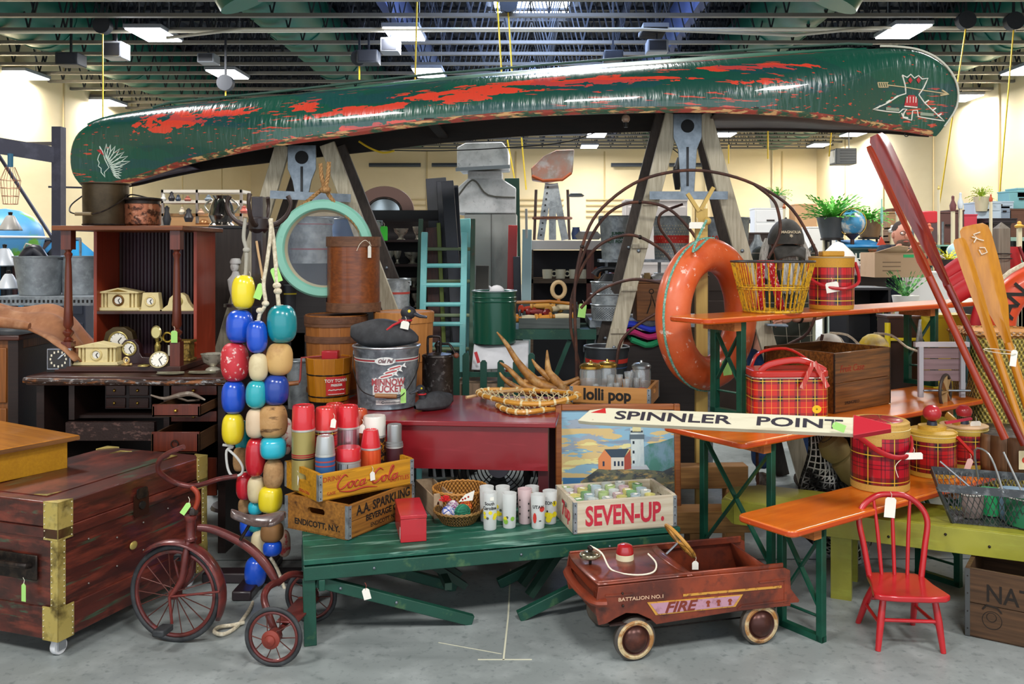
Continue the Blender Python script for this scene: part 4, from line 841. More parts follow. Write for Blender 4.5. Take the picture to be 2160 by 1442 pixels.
pt('loop_handle',MB().tube([(-.055,0,hC),(-.055,0,hC+.085),(-.045,0,hC+.10),(.005,0,hC+.10),(.015,0,hC+.085),(.015,0,hC)],.007,8,smooth=3),iron,t)
pt('gear_post',MB().lathe([(.02,hC),(.014,hC+.03),(.022,hC+.05),(.012,hC+.07),(0,hC+.075)],10,c=(.0,.02,0)),iron,t)
pt('crank_arm',MB().tube([(.0,.01,hC+.06),(.06,0,hC+.06),(.075,-.02,hC+.05),(.1,-.03,hC+.01)],.007,8),iron,t);pt('knob',MB().sph((.105,-.03,hC-.0),.016,12),M('#6b3d2a',.5),t)
ow=wood('#c67f17','#a3610e',2,.4,coat=.4,am=.5)
p=onr(683,850);p.y+=.12;t=thing('ice_cream_freezer','small amber wooden tub freezer with red crank top and red label','freezer',p);hT=W(0,752,p.y).z-p.z;rT=.125
n=14
for k in range(n):
 a=2*PI*k/n;f=lambda s_:Vector((math.cos(a)*s_,math.sin(a)*s_,0));wd=2*rT*math.tan(PI/n)*.985
 mm=Matrix.Rotation(a,4,'Z');pt('stave',MB().add([(rT*.86-.012,-wd*.43,0),(rT*.86,-wd*.43,0),(rT*.86,wd*.43,0),(rT*.86-.012,wd*.43,0),(rT-.012,-wd/2,hT),(rT,-wd/2,hT),(rT,wd/2,hT),(rT-.012,wd/2,hT)],[(3,2,1,0),(4,5,6,7),(0,1,5,4),(1,2,6,5),(2,3,7,6),(3,0,4,7)],mm),ow,t,bev=.002)
for z in(.12,.62):pt('hoop',MB().lathe([(rT*(.865+.14*z)+.001,hT*z-.004),(rT*(.865+.14*z)+.004,hT*z),(rT*(.868+.14*z)+.001,hT*z+.004)],40),M('#1c1511',.5,.5),t)
pt('tub_lid',MB().lathe([(rT*.9,hT-.02),(rT*.9,hT-.006),(0,hT-.006)],24),redt,t)
g_=pt('gear_box',MB().box((.01,0,hT+.012),(.09,.06,.045)),rt,t,'red gear housing',bev=.005);pt('crank',MB().tube([(-.03,-.02,hT+.006),(-.14,-.05,hT+.0),(-.145,-.06,hT-.12),(-.15,-.07,hT-.135)],.006,8),M('#8e2a24',.5),t);pt('crank_grip',MB().tube([(-.15,-.07,hT-.135),(-.215,-.09,hT-.14)],.013,12),wood('#a5683c','#6b4024',0),t)
lr=rT*1.0;lb=MB().grid(lambda u,v:((lr*.985)*math.sin(.1+u*.95),-(lr*.985)*math.cos(.1+u*.95),hT*.17+v*hT*.42),10,2);lbo=pt('paper_label',lb,M('#cf2a2c',.5),t,'red label')
for s,z,sz in(('TOY TOWN',hT*.5,.024),('FREEZER',hT*.40,.017),('~~~~',hT*.3,.04),('~~~~~~~~',hT*.2,.02)):pt('lettering',MB().text(s,sz,T(),bold=.0006,wrap=(lr*.985+.0025,.57,z)),M('#f2ece0',.6),lbo)
bwd=wood('#a8692f','#7a431a',2,.5,am=.6);bw2=wood('#c48648','#9a5f28',2,.5,am=.5);hoopw=wood('#7a5238','#4e3020',0,.6)
def staved(label,c,r,h,m_,hm_,hoops,nm='wooden_pail',taper=.92,n=18):
 t=thing(nm,label,'barrel',c)
 for k in range(n):
  a=2*PI*k/n;wd=2*r*math.tan(PI/n)*.99;mm=Matrix.Rotation(a,4,'Z');o=rnd.uniform(-.0015,.0015)
  pt('stave',MB().add([(r*taper-.008+o,-wd*taper/2,0),(r*taper+o,-wd*taper/2,0),(r*taper+o,wd*taper/2,0),(r*taper-.008+o,wd*taper/2,0),(r-.008+o,-wd/2,h),(r+o,-wd/2,h),(r+o,wd/2,h),(r-.008+o,wd/2,h)],[(3,2,1,0),(4,5,6,7),(0,1,5,4),(1,2,6,5),(2,3,7,6),(3,0,4,7)],mm),m_,t)
 for z0_,z1_ in hoops:
  ra_=r*(taper+(1-taper)*z0_)*1.018;rb2=r*(taper+(1-taper)*z1_)*1.018
  pt('hoop',MB().lathe([(ra_,h*z0_),(ra_+.005,h*z0_),(rb2+.005,h*z1_),(rb2,h*z1_)],44),hm_,t)
 pt('bottom',MB().lathe([(0,.01),(r*taper*.97,.01),(r*taper*.97,.02),(0,.02)],24),m_,t);return t
p=onr(693,838);p.y+=.2;hh=W(0,662,p.y).z-p.z
bkl=staved('tall reddish split-wood basket barrel with dark top hoops, behind the toy freezer',p,.178,hh,bwd,hoopw,[(.9,.985),(.86,.895),(.66,.74),(.02,.07)])
p2_=onr(840,838);p2_.y+=.22;hh2=W(0,656,p2_.y).z-p2_.z
bkr=staved('tall pale split-wood basket barrel, behind the minnow bucket',p2_,.17,hh2,bw2,bw2,[(.87,.99),(.4,.46),(.02,.08)])
mx_=(p+p2_)/2;zt=p.z+max(hh,hh2)+.003;Ym=mx_.y;xm=W(746,0,Ym).x;hm2=W(0,500,Ym).z-zt;mr=.152
t=thing('wooden_measure','round bentwood measure with lid, balanced on the two basket barrels','bucket',(xm,Ym,zt));mw=wood('#8e4a1c','#5c2a10',0,.4,coat=.3,am=.8)
pt('body',MB().lathe([(0,.004),(mr,.004),(mr,hm2),(mr-.006,hm2),(mr-.006,.01),(0,.01)],48),mw,t,'reddish bentwood wall');pt('lid_band',MB().lathe([(mr+.001,hm2-.055),(mr+.007,hm2-.055),(mr+.007,hm2+.002),(0,hm2+.002)],48),hoopw,t,'dark lid band');pt('base_band',MB().lathe([(mr+.001,0),(mr+.007,0),(mr+.007,.052),(mr+.001,.052)],48),hoopw,t,'dark base band')
price_tag(t,(.115,-mr*.78,hm2-.085),PAPER,.024,.07,R(50),0);pt('twine',MB().tube([(.05,-mr-.008,hm2-.08),(.07,-mr-.01,hm2-.04),(.1,-mr-.002,hm2-.02),(.125,-mr*.75,hm2-.05)],.0018,5,smooth=4),STRING,t)
ant=M('#b07a38',.5,L=(('#6b431c',(20,20,20),.5,.14,.8),('#e0bd80',12,.6,.1,.6)),bump=.3,bs=60)
t=thing('antler','brown tan moose antler with long tines, lying behind the snowshoes','antler',onr(1170,838));Ya=t.location.y
def wa(x,y,d=0):return W(x,y,Ya+d)
A1=MB()
for pts_,rr_ in(([(1205,822),(1150,815),(1115,790),(1090,760),(1068,725),(1048,700)],[.02,.03,.026,.018,.013,.004]),([(1140,822),(1110,815),(1090,795),(1070,775),(1054,764)],[.025,.02,.016,.012,.004]),([(1130,830),(1100,822),(1075,808),(1060,795),(1054,785)],[.022,.02,.015,.01,.004]),([(1195,828),(1170,800),(1158,785),(1155,765),(1154,738)],[.032,.027,.022,.015,.004]),([(1160,798),(1148,788),(1132,772),(1122,757)],[.02,.017,.012,.004]),([(1180,812),(1200,806),(1222,797)],[.018,.014,.012])):
 o=pt('tine',MB().tube([wa(*q)for q in pts_],rr_,10,smooth=4),ant,t,world=True)
def palm(u,v):
 x=1095+95*u;y=812+(v-.5)*34*math.sin(PI*(.1+.8*u));return wa(x,y,.02*math.sin(PI*v))
pt('palm',MB().grid(palm,8,6),ant,t,world=True,solid=.018)
sn=wood('#d79a3c','#a86c20',0,.4,coat=.3,am=.4);raw=M('#e0cfa0',.7);
def snow(label,pts_,Y,bind):
 zs=RZ+.02;t=thing('snowshoe',label,'snowshoe',onr(1110,868),0,'bentwood snowshoes on the red table');
 P3=[Vector(G(x,y,z))for x,y,z in pts_];pt('frame',MB().tube(P3,.0145,8,smooth=5,flat=.9),sn,t,world=True)
 sp,_=smooth_pts(P3,1,5);n=len(sp);wb=MB()
 for k in range(4,n//2):
  wb.tube([sp[k],sp[n-1-k]],.0028,4)
  if k%2 and k+3<n//2:wb.tube([sp[k],sp[n-4-k]],.0028,4);wb.tube([sp[k+3],sp[n-1-k]],.0028,4)
 o=pt('rawhide_webbing',wb,raw,t,world=True);o['kind']='stuff'
 wp=MB()
 for k in bind:
  if k+1<n:d_=(sp[k+1]-sp[k]).normalized();wp.tube([sp[k]-d_*.005,sp[k]+d_*.007],.0162,8)
 o=pt('rawhide_wraps',wp,raw,t,world=True);o['kind']='stuff'
z=RZ+.018
snow('upper bentwood snowshoe with rawhide webbing, its tail over the lower one',[(1222,834,z+.05),(1195,842,z+.045),(1150,851,z+.03),(1090,850,z+.03),(1040,840,z+.03),(1015,832,z+.03),(1010,826,z+.03),(1030,822,z+.03),(1080,822,z+.035),(1140,824,z+.04),(1200,828,z+.05),(1222,833,z+.055)],0,range(2,55,3))
snow('lower bentwood snowshoe with pale wraps, nearest the table edge',[(1205,855,z),(1180,859,z),(1120,868,z),(1085,868,z),(1060,861,z),(1050,851,z),(1065,846,z),(1110,845,z),(1160,847,z),(1205,853,z)],0,range(2,45,3))
t=solo('wood_strip',MB().tube([G(983,838,z+.01),G(1040,828,z+.02),G(1100,822,z+.06)],.009,6),M('#cfa878',.6),'thin pale wood strip under the snowshoes','strip')
lolw=wood('#c98d4a','#a86c30',0,.5,am=.35)
la,lb_=G(1202,850,RZ+.001),G(1372,858,RZ+.001)
lcr=crate('tan wooden crate reading lolli pop, full of glassware',(la.x,la.y,RZ+.001),math.atan2((lb_-la).y,(lb_-la).x),(lb_-la).length,.33,.098,lolw,galv,nb=1,texts=[('lolli pop',.205,.052,.085,ink,dict(bold=.003,sx=.95))])
LW=MW[lcr.name]
gold=M('#c9a04a',.25,.9);clear=M('#f6fafa',.05,trans=.85,coat=1);red_g=M('#e05048',.1,trans=.5)
def jar(label,x,y,r,h,lid=True,m_=clear,wide=False):
 t=thing('glass_jar',label,'jar',LW@Vector((x,y,.012)))
 pt('glass',MB().lathe([(0,0),(r*.95,.0),(r,.01),(r,h*.9),(r*.92,h),(r*.88,h),(r*.95,h*.9),(r*.95,.012),(0,.012)],24),m_,t)
 if lid:pt('lid',MB().lathe([(r*.95,h),(r*1.03,h+.003),(r*1.03,h+.016),(r*.8,h+.028),(r*.2,h+.034),(.006,h+.045),(0,h+.046)],24),gold if lid==1 else M('#9aa0a2',.3,.8),t)
jar('wide glass canister with gold rim lid at the left of the lolli pop crate',.075,.19,.062,.155);jar('glass canister with gold lid, behind the first one',.16,.24,.055,.16);jar('large glass jar with wide pale lid at right end of the lolli pop crate',.36,.2,.052,.165,2)
gl_n=0
for x,y,r,h,m_,d in[(.13,.07,.02,.085,clear,'clear shaker glass, leftmost in front row'),(.17,.06,.018,.08,clear,'clear small glass, second in front row'),(.21,.07,.02,.09,clear,'clear glass, third in front row'),(.25,.05,.018,.1,clear,'clear glass with narrow neck, fourth in front row'),(.30,.07,.022,.12,clear,'taller clear glass, beside the red one'),(.345,.06,.024,.072,red_g,'red tinted short glass at the front right'),(.385,.07,.024,.075,red_g,'red tinted glass behind the crate corner'),(.2,.14,.024,.13,clear,'tall clear glass in the second row left'),(.25,.13,.02,.135,clear,'tall clear glass in the second row middle'),(.3,.15,.028,.15,clear,'largest clear tumbler in the second row'),(.345,.13,.02,.12,clear,'clear bottle-like glass in the second row right')]:
 t=thing('drinking_glass',d+', lolli pop crate','glass',LW@Vector((x,y,.012)),0,'glassware in the lolli pop crate')
 pt('tumbler',MB().lathe([(0,0),(r*.85,0),(r*.75,h*.5),(r,h),(r*.92,h),(r*.68,h*.5),(0,.008)],18),m_,t)
for x,d in((.31,'metal topped sugar shaker right of centre, lolli pop crate'),(.335,'second metal topped shaker, lolli pop crate')):
 t=thing('shaker',d,'shaker',LW@Vector((x,.21 if x<.32 else .25,.012)));pt('glass',MB().lathe([(0,0),(.024,0),(.02,.1),(.018,.11)],16),clear,t);pt('cap',MB().lathe([(.02,.108),(.022,.13),(.012,.15),(0,.152)],16),M('#a9adb0',.3,.8),t)
pa=thing('framed_painting','framed painting of a white lighthouse and orange house on rocks, standing behind the seven-up crate','painting',(W(1305,0,4.62).x,4.62,.255),R(2),rx=R(-3))
pw,ph_=266/F*4.62,.545;fw=.032;frm=wood('#a8602a','#7a3f18',0,.4,coat=.3)
for a,b in(((-pw/2,0,0),(-pw/2+fw,.03,ph_)),((pw/2-fw,0,0),(pw/2,.03,ph_)),((-pw/2+fw,0,0),(pw/2-fw,.03,fw)),((-pw/2+fw,0,ph_-fw),(pw/2-fw,.03,ph_))):pt('frame_rail',MB().bb(a,b),frm,pa,bev=.005)
sky=SM('#8fb9cf',.5);x,y,z=sky.xyz('Object');n1=sky.noise((3,1,14));n2=sky.noise((4,1,18),det=6)
sky.mix(sky.op('GREATER_THAN',n1,.52),'#a3a8b4',.8);sky.mix(sky.op('MULTIPLY',sky.op('GREATER_THAN',n2,.5),sky.op('LESS_THAN',z,.42)),'#e3c27a',.9);sky.mix(sky.op('MULTIPLY',sky.op('GREATER_THAN',sky.noise((5,1,30)),.55),sky.op('LESS_THAN',z,.35)),'#efe49a',.9);sky.mix(sky.op('GREATER_THAN',sky.noise((3.3,2,24)),.6),'#7f93aa',.7)
pt('canvas',MB().bb((-pw/2+fw*.8,.012,fw*.8),(pw/2-fw*.8,.02,ph_-fw*.8)),sky.done(),pa,'painted cloudy sunset sky')
k_=pw/266
def pxp(x,y):return((x-1305)*k_,(1078-y)*k_)
def paint(pp,c,d=.0,nm='painted_shape',lab=None,L=()):pt(nm,MB().prism([pxp(*q)for q in pp],.0,.0012+d,T((0,.0118-d*.5,0))@FRONT),M(c,.6,L=L),pa,lab)
paint([(1360,945),(1372,938),(1395,935),(1425,925),(1425,1010),(1360,1005)],'#6f8fa0',.0002,lab='blue-green hazy forest',L=(('#3f7a6a',(14,3,9),.52,.08,.9),))
paint([(1188,1008),(1240,1008),(1300,1018),(1425,1018),(1425,1090),(1188,1090)],'#3f78a8',.0003,lab='blue sea')
paint([(1225,1016),(1262,990),(1285,988),(1320,993),(1362,992),(1400,996),(1425,985),(1425,1085),(1225,1080)],'#6d6f58',.0006,lab='rocky headland',L=(('#39414a',(18,3,30),.5,.06,.9),('#b99a5c',(16,3,40),.62,.05,.9)))
paint([(1322,991),(1333,982),(1365,982),(1372,992)],'#b4bac0',.001,lab='lighthouse plinth')
paint([(1334,985),(1331,905),(1359,905),(1361,985)],'#cfd9d6',.0015,lab='white lighthouse tower',L=(('#9fb2ba',(20,3,8),.55,.1,.7),))
paint([(1330,918),(1361,918),(1361,928),(1330,928)],'#5b6a74',.0018);paint([(1332,910),(1358,910),(1358,914),(1332,914)],'#2f3a42',.0018);paint([(1336,900),(1354,900),(1354,912),(1336,912)],'#e3d9a0',.0018)
for yy in(935,955,976):paint([(1336,yy-3),(1340,yy-3),(1340,yy+3),(1336,yy+3)],'#22303a',.002)
paint([(1263,990),(1263,968),(1276,950),(1290,962),(1290,992)],'#e08a55',.0012,lab='orange painted house gable');paint([(1290,992),(1290,966),(1320,966),(1331,952),(1332,990)],'#d8d4c8',.0011,lab='painted house front');paint([(1276,949),(1328,948),(1318,966),(1290,966)],'#3a4a5a',.0014,lab='dark slate roof');paint([(1318,992),(1318,966),(1331,950),(1333,990)],'#a84a38',.0013)
for xx in(1272,1296,1304,1312):paint([(xx,974),(xx+4,974),(xx+4,984),(xx,984)],'#2b3a52',.0018)
tim=wood('#a87a42','#6f4a22',0,.6)
t=thing('timber_bench','low stack of bare pine beams behind the green bench','timber',(W(1400,0,4.75).x,4.52,0),R(3))
for a,b in(((-.35,0,.17),(.42,.14,.28)),((-.3,.0,0),(-.2,.14,.17)),((.1,.0,0),(.2,.14,.17)),((-.2,.35,.3),(.5,.45,.42)),((-.2,.35,.0),(-.1,.45,.3)),((.38,.35,.0),(.48,.45,.3))):pt('beam',MB().bb(a,b),tim,t,bev=.004)
# coat stand with strings of fishing floats
YS=4.35;dw=M('#22161a',.45,L=(('#3a2a2a',9,.6,.1,.5),),coat=.3)
st_=thing('coat_stand','dark wooden hat stand with curved hooks and cross foot, holding the floats','coat stand',(W(546,0,YS).x,YS,0))
zt_=W(0,415,YS).z
pt('post',MB().bb((-.028,-.028,.03),(.028,.028,zt_)),dw,st_,bev=.004)
zh=W(0,470,YS).z
for dx,dy in((-1,0),(1,0),(0,-1),(0,1)):
 pt('hook',MB().tube([(0,0,zh),(dx*.07,dy*.07,zh-.01),(dx*.13,dy*.13,zh+.03),(dx*.155,dy*.155,zh+.09),(dx*.14,dy*.14,zh+.13)],[.013,.013,.011,.009,.012],8,smooth=3),M('#3a2c28',.45,.3),st_)
pt('collar',MB().lathe([(.03,zh-.05),(.05,zh-.03),(.05,zh+.02),(.03,zh+.03)],12),dw,st_)
pt('foot',MB().bb((-.26,-.045,0),(.26,.045,.05)),dw,st_,bev=.008);pt('foot',MB().bb((-.045,-.26,0),(.045,.26,.045)),dw,st_,bev=.008)
fm=lambda c,sp=None:M(c,.28,coat=.6,L=((sp or '#ffffff',(30,30,30),.74,.02,.5),))
cork=M('#b58c5e',.85,L=(('#7a5632',30,.55,.12,.6),('#d8b88a',14,.6,.1,.5)),bump=.4,bs=70);crm=M('#d9c9a0',.5,L=(('#a8865a',9,.58,.1,.6),));crack=M('#b88c58',.9,L=(('#5a3a1e',(9,9,30),.56,.03,.95),('#d0a878',18,.6,.1,.4)),bump=.8,bs=30)
blu=fm('#1550c8');yw=fm('#f0d92a','#f8f0a0');tl=fm('#108a94');rdf=fm('#c81e2e');aqua=fm('#25b5cc','#90e0e8');redsp=M('#c8323c',.45,L=(('#f0dcd4',(35,35,35),.60,.03,.95),));nav=fm('#1a3f9a')
FL=[(513,616,48,72,-.10,yw,'yellow egg float, topmost of the left string',0),(505,688,56,70,-.09,blu,'blue float second from the top of the left string',0),(543,710,44,68,-.16,blu,'smaller glossy blue float, top of the middle string',0),(596,683,62,80,-.12,tl,'large teal float, topmost of the right string',0),(497,763,58,82,-.09,redsp,'red float speckled with white paint chips, left string',0),(545,774,40,58,-.17,crm,'cream wooden float under the small blue one, middle string',0),(589,757,56,68,-.13,M('#d0a86a',.6,L=(('#9a6a3a',9,.58,.1,.7),)),'tan mottled wooden float under the teal one, right string',0),(493,837,50,70,-.09,blu,'blue float below the speckled red one, left string',0),(540,831,44,58,-.17,fm('#28a9b4'),'aqua float under the cream one, middle string',0),(582,822,54,64,-.14,nav,'navy float with white scuffs, right string',0),(491,904,46,66,-.09,yw,'yellow float at the end of the left string, tied off with cord',0),(538,892,40,62,-.16,M('#d8bfa0',.6,L=(('#b08a5c',8,.6,.1,.5),)),'pale wood float beside the cracked cork one, middle string',0),(578,888,54,68,-.15,crack,'cracked brown cork float under the navy one',1),(512,920,34,66,.05,fm('#17939c'),'teal float half hidden behind the pale wood one',0),(538,963,42,82,-.14,rdf,'tall bright red float left of the turquoise block',0),(576,944,54,44,-.17,aqua,'turquoise blocky float under the cracked cork one',1),(507,968,28,50,.02,cork,'square brown cork float half hidden, left of the tall red one',1),(576,999,42,62,-.16,cork,'brown barrel shaped float under the turquoise block',0),(516,1024,36,58,-.04,rdf,'dark red float at left, under the square cork one',0),(542,1032,38,56,-.12,crm,'cream float right of the dark red one',0),(570,1052,46,54,-.16,yw,'bright yellow float just above the tricycle saddle',1),(517,1066,26,30,.02,cork,'small brown cork float behind the saddle nose',1),(540,1070,32,28,-.10,aqua,'aqua float peeking over the saddle',0),(523,1108,34,44,-.02,blu,'blue float just under the saddle at left',0),(540,1104,36,34,-.06,tl,'teal float directly under the saddle',0),(574,1122,44,38,-.14,M('#8a6238',.7,L=(('#5e3f22',12,.55,.1,.6),)),'brown wooden float under the saddle, right',1),(548,1146,36,56,-.08,crm,'cream float low down behind the frame tube',0),(574,1155,40,32,-.15,blu,'small round blue float under the brown one',0),(538,1205,46,62,-.10,blu,'lowest blue float, hanging just above the floor',0),(600,1145,28,56,.02,M('#b89a86',.7,L=(('#b01e2a',30,.52,.04,.9),)),'worn float with red speckles, half hidden at right',0),(603,920,24,76,.03,M('#d8d0c4',.7,L=(('#b01e2a',28,.56,.04,.9),)),'white float with red speckles behind the turquoise block',0)]
for px,py,w_,h_,dy,m_,lab,bx in FL:
 Y=YS+dy-.03;c=W(px,py,Y);r=w_/2/F*Y;hh=h_/2/F*Y
 t=thing('fishing_float',lab,'float',c-Vector((0,0,hh)),rnd.uniform(-.4,.4),'painted fishing floats strung on the hat stand',ry=rnd.uniform(-.05,.05))
 e=.42 if bx else .62;pr=[]
 for k in range(13):
  a=-PI/2+PI*k/12;pr.append((max(r*math.cos(a)**(e if abs(math.cos(a))>1e-6 else 1),.004),hh+hh*math.copysign(abs(math.sin(a))**(.8),math.sin(a))))
 pt('float_body',MB().lathe(pr,24,se=3 if bx else 2),m_,t,ang=60);pt('bore',MB().lathe([(.008,2*hh-.002),(.008,2*hh+.001),(0,2*hh+.001)],12),M('#e8e0cc',.9),t)
 pt('bore_end',MB().lathe([(0,-.001),(.008,-.001),(.008,.002)],12),dark,t)
rope=M('#e6dcc4',.9,L=(('#a89878',(60,60,60),.5,.1,.6),),bump=.5,bs=120)
def rp(lab,pts_,r,m_=rope,Y=YS-.1,cat='rope',knots=(),nm='rope'):
 t=thing(nm,lab,cat,W(pts_[0][0],pts_[0][1],Y),group=None)
 pt('strand',MB().tube([W(q[0],q[1],q[2]if len(q)>2 else Y)for q in pts_],r,8,smooth=4),m_,t,world=True)
 for q in knots:pt('knot',MB().sph(W(q[0],q[1],q[2]if len(q)>2 else Y),(r*2,r*1.8,r*1.6),10),m_,t,world=True)
 return t
tg=rp('grey-white rope loop above the yellow egg float, from the left hook',[(518,460),(514,500),(520,530),(518,580)],.009,M('#a8a498',.9,bump=.5,bs=120),YS-.11,knots=((520,527),))
price_tag(tg,(.02,-.0,-.30),GREENTAG,.03,.05)
tg=rp('cream rope to the middle string of floats, from the right hook',[(572,460),(570,500),(562,560),(556,600),(560,640),(548,662),(545,678)],.009,rope,YS-.16,knots=((560,640),(548,655)))
price_tag(tg,(-.055,-.0,-.34),GREENTAG,.035,.075,0,R(-20))
tg=rp('cream rope to the teal float, over the right hook',[(570,462),(576,500),(582,560),(584,600),(588,645)],.010,rope,YS-.14,knots=((584,602),(586,614)))
price_tag(tg,(.03,-.005,-.26),GREENTAG,.04,.07,0,R(20))
rp('tan cord loop hanging down the dark stand post',[(541,508),(546,540),(556,600),(552,620)],.006,M('#c9a47a',.9),YS-.05)
rp('white cord ends under the yellow float, with a small green tag',[(470,938),(492,942),(478,950),(480,985),(490,1003),(508,1000),(512,985),(500,965),(482,948)],.006,M('#d0d0cc',.9),YS-.12)
tq=rp('long loose cream rope trailing onto the concrete floor behind the tricycle',[(543,1240,YS-.1),(536,1262,4.16),(530,1278,4.03),(515,1302,3.89),(495,1325,3.78),(470,1337,3.71),(452,1332,3.735),(462,1322,3.78),(490,1318,3.80),(515,1312,3.83)],.008,rope)
rp('frayed rope end on the lowest blue float',[(512,1232),(530,1240),(545,1238)],.009,rope,YS-.13)
rp('short cream rope below the saddle, right of the blue floats',[(570,1175),(585,1200),(600,1240),(612,1270)],.008,rope,YS-.1)
# mint porthole mirror with rope
YM_=5.35;mc=W(685,524,YM_);mrx=103/F*YM_;mry=92/F*YM_
mint=M('#86c4ae',.4,L=(('#a8d8c4',5,.6,.1,.5),('#6a9c88',14,.68,.05,.5)),coat=.2)
t=thing('porthole_mirror','round mint green framed glass hung by a thick rope on the left ladder','mirror',mc-Vector((0,0,mry)))
Rm=.29;fmx=facing(mc,R(0),0)
pt('frame',MB().lathe([(Rm-.068,.0),(Rm-.06,.035),(Rm-.05,.045),(Rm-.012,.045),(Rm,.03),(Rm,0),(Rm-.068,0)],64,m=fmx),mint,t,world=True)
pt('inner_bevel',MB().lathe([(Rm-.072,.004),(Rm-.06,.034)],64,m=fmx,cap=0),M('#c9c0a0',.5),t,'cream inner bevel',world=True)
pt('glass',MB().lathe([(0,.006),(Rm-.066,.006),(Rm-.066,.01),(0,.01)],48,m=fmx),M('#8a93a0',.04,alpha=.15,spec=.8),t,'reflecting grey glass',world=True)
rt2=M('#b98d5a',.85,L=(('#7d5830',(90,90,25),.5,.1,.8),),bump=.6,bs=60)
def twist(pts_,r,Y,t,k=6):
 P3=[W(q[0],q[1],q[2]if len(q)>2 else Y)for q in pts_];sp,_=smooth_pts(P3,1,10);n=len(sp)
 for s in range(3):
  q=[]
  L_=0
  for i in range(n):
   if i:L_+=(sp[i]-sp[i-1]).length
   tt=(sp[min(n-1,i+1)]-sp[max(0,i-1)]).normalized();x=tt.cross(Vector((0,1,0))).normalized();y=tt.cross(x);a=2*PI*(L_/(r*5.5)+s/3)
   q.append(sp[i]+(x*math.cos(a)+y*math.sin(a))*r*.5)
  pt('rope_strand',MB().tube(q,r*.55,6),rt2,t,world=True)
tr_=thing('hanging_rope','thick twisted manila rope looped round the ladder and the mint mirror','rope',W(686,400,YM_-.05))
twist([(676,345),(678,370),(683,398),(672,405),(640,432),(608,462),(590,495),(583,520),(582,545)],.013,YM_-.02,tr_);twist([(694,342),(692,370),(688,398),(700,420),(722,445),(748,470),(768,500)],.013,YM_-.03,tr_)
pt('knot',MB().sph(W(686,400,YM_-.06),(.035,.028,.022),12),rt2,tr_,world=True)
# pedal car
car=M('#5e2a1e',.38,.2,L=(('#a04424',3.5,.52,.12,.85),('#3a211c',16,.6,.08,.7),('#a5502e',11,.68,.06,.6)),bump=.08,coat=.25);cari=M('#33211d',.6,.1,L=(('#5a2c20',7,.6,.1,.6),))
PN=G(1300,1393,0);fwn=G(1338,1391,0);rwn=G(1602,1357,0);cd=rwn-fwn;ca=math.atan2(cd.y,cd.x)
pc=thing('pedal_car','rust brown tin fire engine pedal car with bell, red beacon and steering wheel','toy car',(fwn.x,fwn.y,0),ca)
PI_=MW[pc.name].inverted();wb_=cd.length;WD=.33
def lp(px,py,y):
 o=Vector((0,0,CH));d=(W(px,py,1)-o);o2=PI_@o;d2=(PI_.to_3x3()@d);k=(y-o2.y)/d2.y;p=o2+d2*k;return(p.x,p.z)
ys_=-.025
top=[lp(1262,1237,ys_),lp(1300,1233,ys_),lp(1400,1222,ys_),lp(1500,1212,ys_),lp(1600,1203,ys_),lp(1655,1197,ys_),lp(1666,1202,ys_)]
bot=[lp(1668,1245,ys_),lp(1667,1277,ys_),lp(1560,1287,ys_),lp(1470,1302,ys_),lp(1384,1316,ys_),lp(1372,1305,ys_),lp(1345,1293,ys_),lp(1320,1292,ys_),lp(1298,1303,ys_),lp(1280,1314,ys_),lp(1262,1318,ys_),lp(1256,1290,ys_),lp(1258,1260,ys_)]
side=top+bot
for y in(ys_,WD+.025):pt('side_panel',MB().prism([(a,b)for a,b in side],0,.006,T((0,y+.003,0))@FRONT),car,pc,bev=.002)
tz_=top[0][1];xf=top[0][0];xr=top[-2][0];xc=lp(1450,1216,ys_)[0]
bd_=MB()
for i in range(len(side)-1,len(side)-1):pass
pt('hood',MB().grid(lambda u,v:(xf+(xc-xf)*u-(.0 if v in(0,1)else .03*math.sin(PI*v)*(1-u)),ys_+(WD-2*ys_)*v,tz_+.005+.018*math.sin(PI*v)+.0*u),8,10),car,pc,solid=.005)
pt('cowl',MB().grid(lambda u,v:(xc-.045*math.sin(PI*v)*(1)+.03*u,ys_+(WD-2*ys_)*v,tz_+.004+.02*math.sin(PI*v)+.012*u*math.sin(PI*v)),3,12),car,pc,solid=.004)
for s,y in((1,ys_),(-1,WD-ys_)):pt('top_rail',MB().beam((xf,y+s*.012,tz_+.002),(xr,y+s*.012,top[-2][1]+.002),.03,.01,(0,1,0)),car,pc,bev=.004)
pt('floor_pan',MB().bb((xf+.05,ys_+.01,bot[3][1]),(xr-.02,WD+.015,bot[3][1]+.006)),cari,pc)
pt('rear_panel',MB().add([(xr-.005,ys_,bot[1][1]),(xr-.005,WD-ys_,bot[1][1]),(xr-.05,WD-ys_,tz_-.01),(xr-.05,ys_,tz_-.01)],[(0,1,2,3)]),car,pc,solid=.006)
pt('seat_pad',MB().bb((xc+.14,.04,bot[3][1]+.006),(xc+.34,WD-.04,bot[3][1]+.045)),cari,pc,bev=.005)
pt('front_grille',MB().prism([(-.0,bot[-1][1]-.01),(WD-2*ys_,bot[-1][1]-.01),(WD-2*ys_,tz_-.012),(0,tz_)],0,.006,T((xf+.004,ys_,0),PI/2)@FRONT),M('#8e3c22',.4,.2,L=(('#5a2a20',9,.6,.1,.7),)),pc,'orange-red front grille',bev=.002)
pt('bumper',MB().tube([(xf+.03,ys_-.01,bot[-1][1]-.02),(xf-.012,ys_+.02,bot[-1][1]-.022),(xf-.028,WD/2,bot[-1][1]-.022),(xf-.012,WD-.0,bot[-1][1]-.022),(xf+.03,WD-ys_+.01,bot[-1][1]-.02)],.02,8,smooth=3,flat=.7),M('#8a3a22',.45,.2,L=(('#4f2a22',9,.6,.1,.7),)),pc)
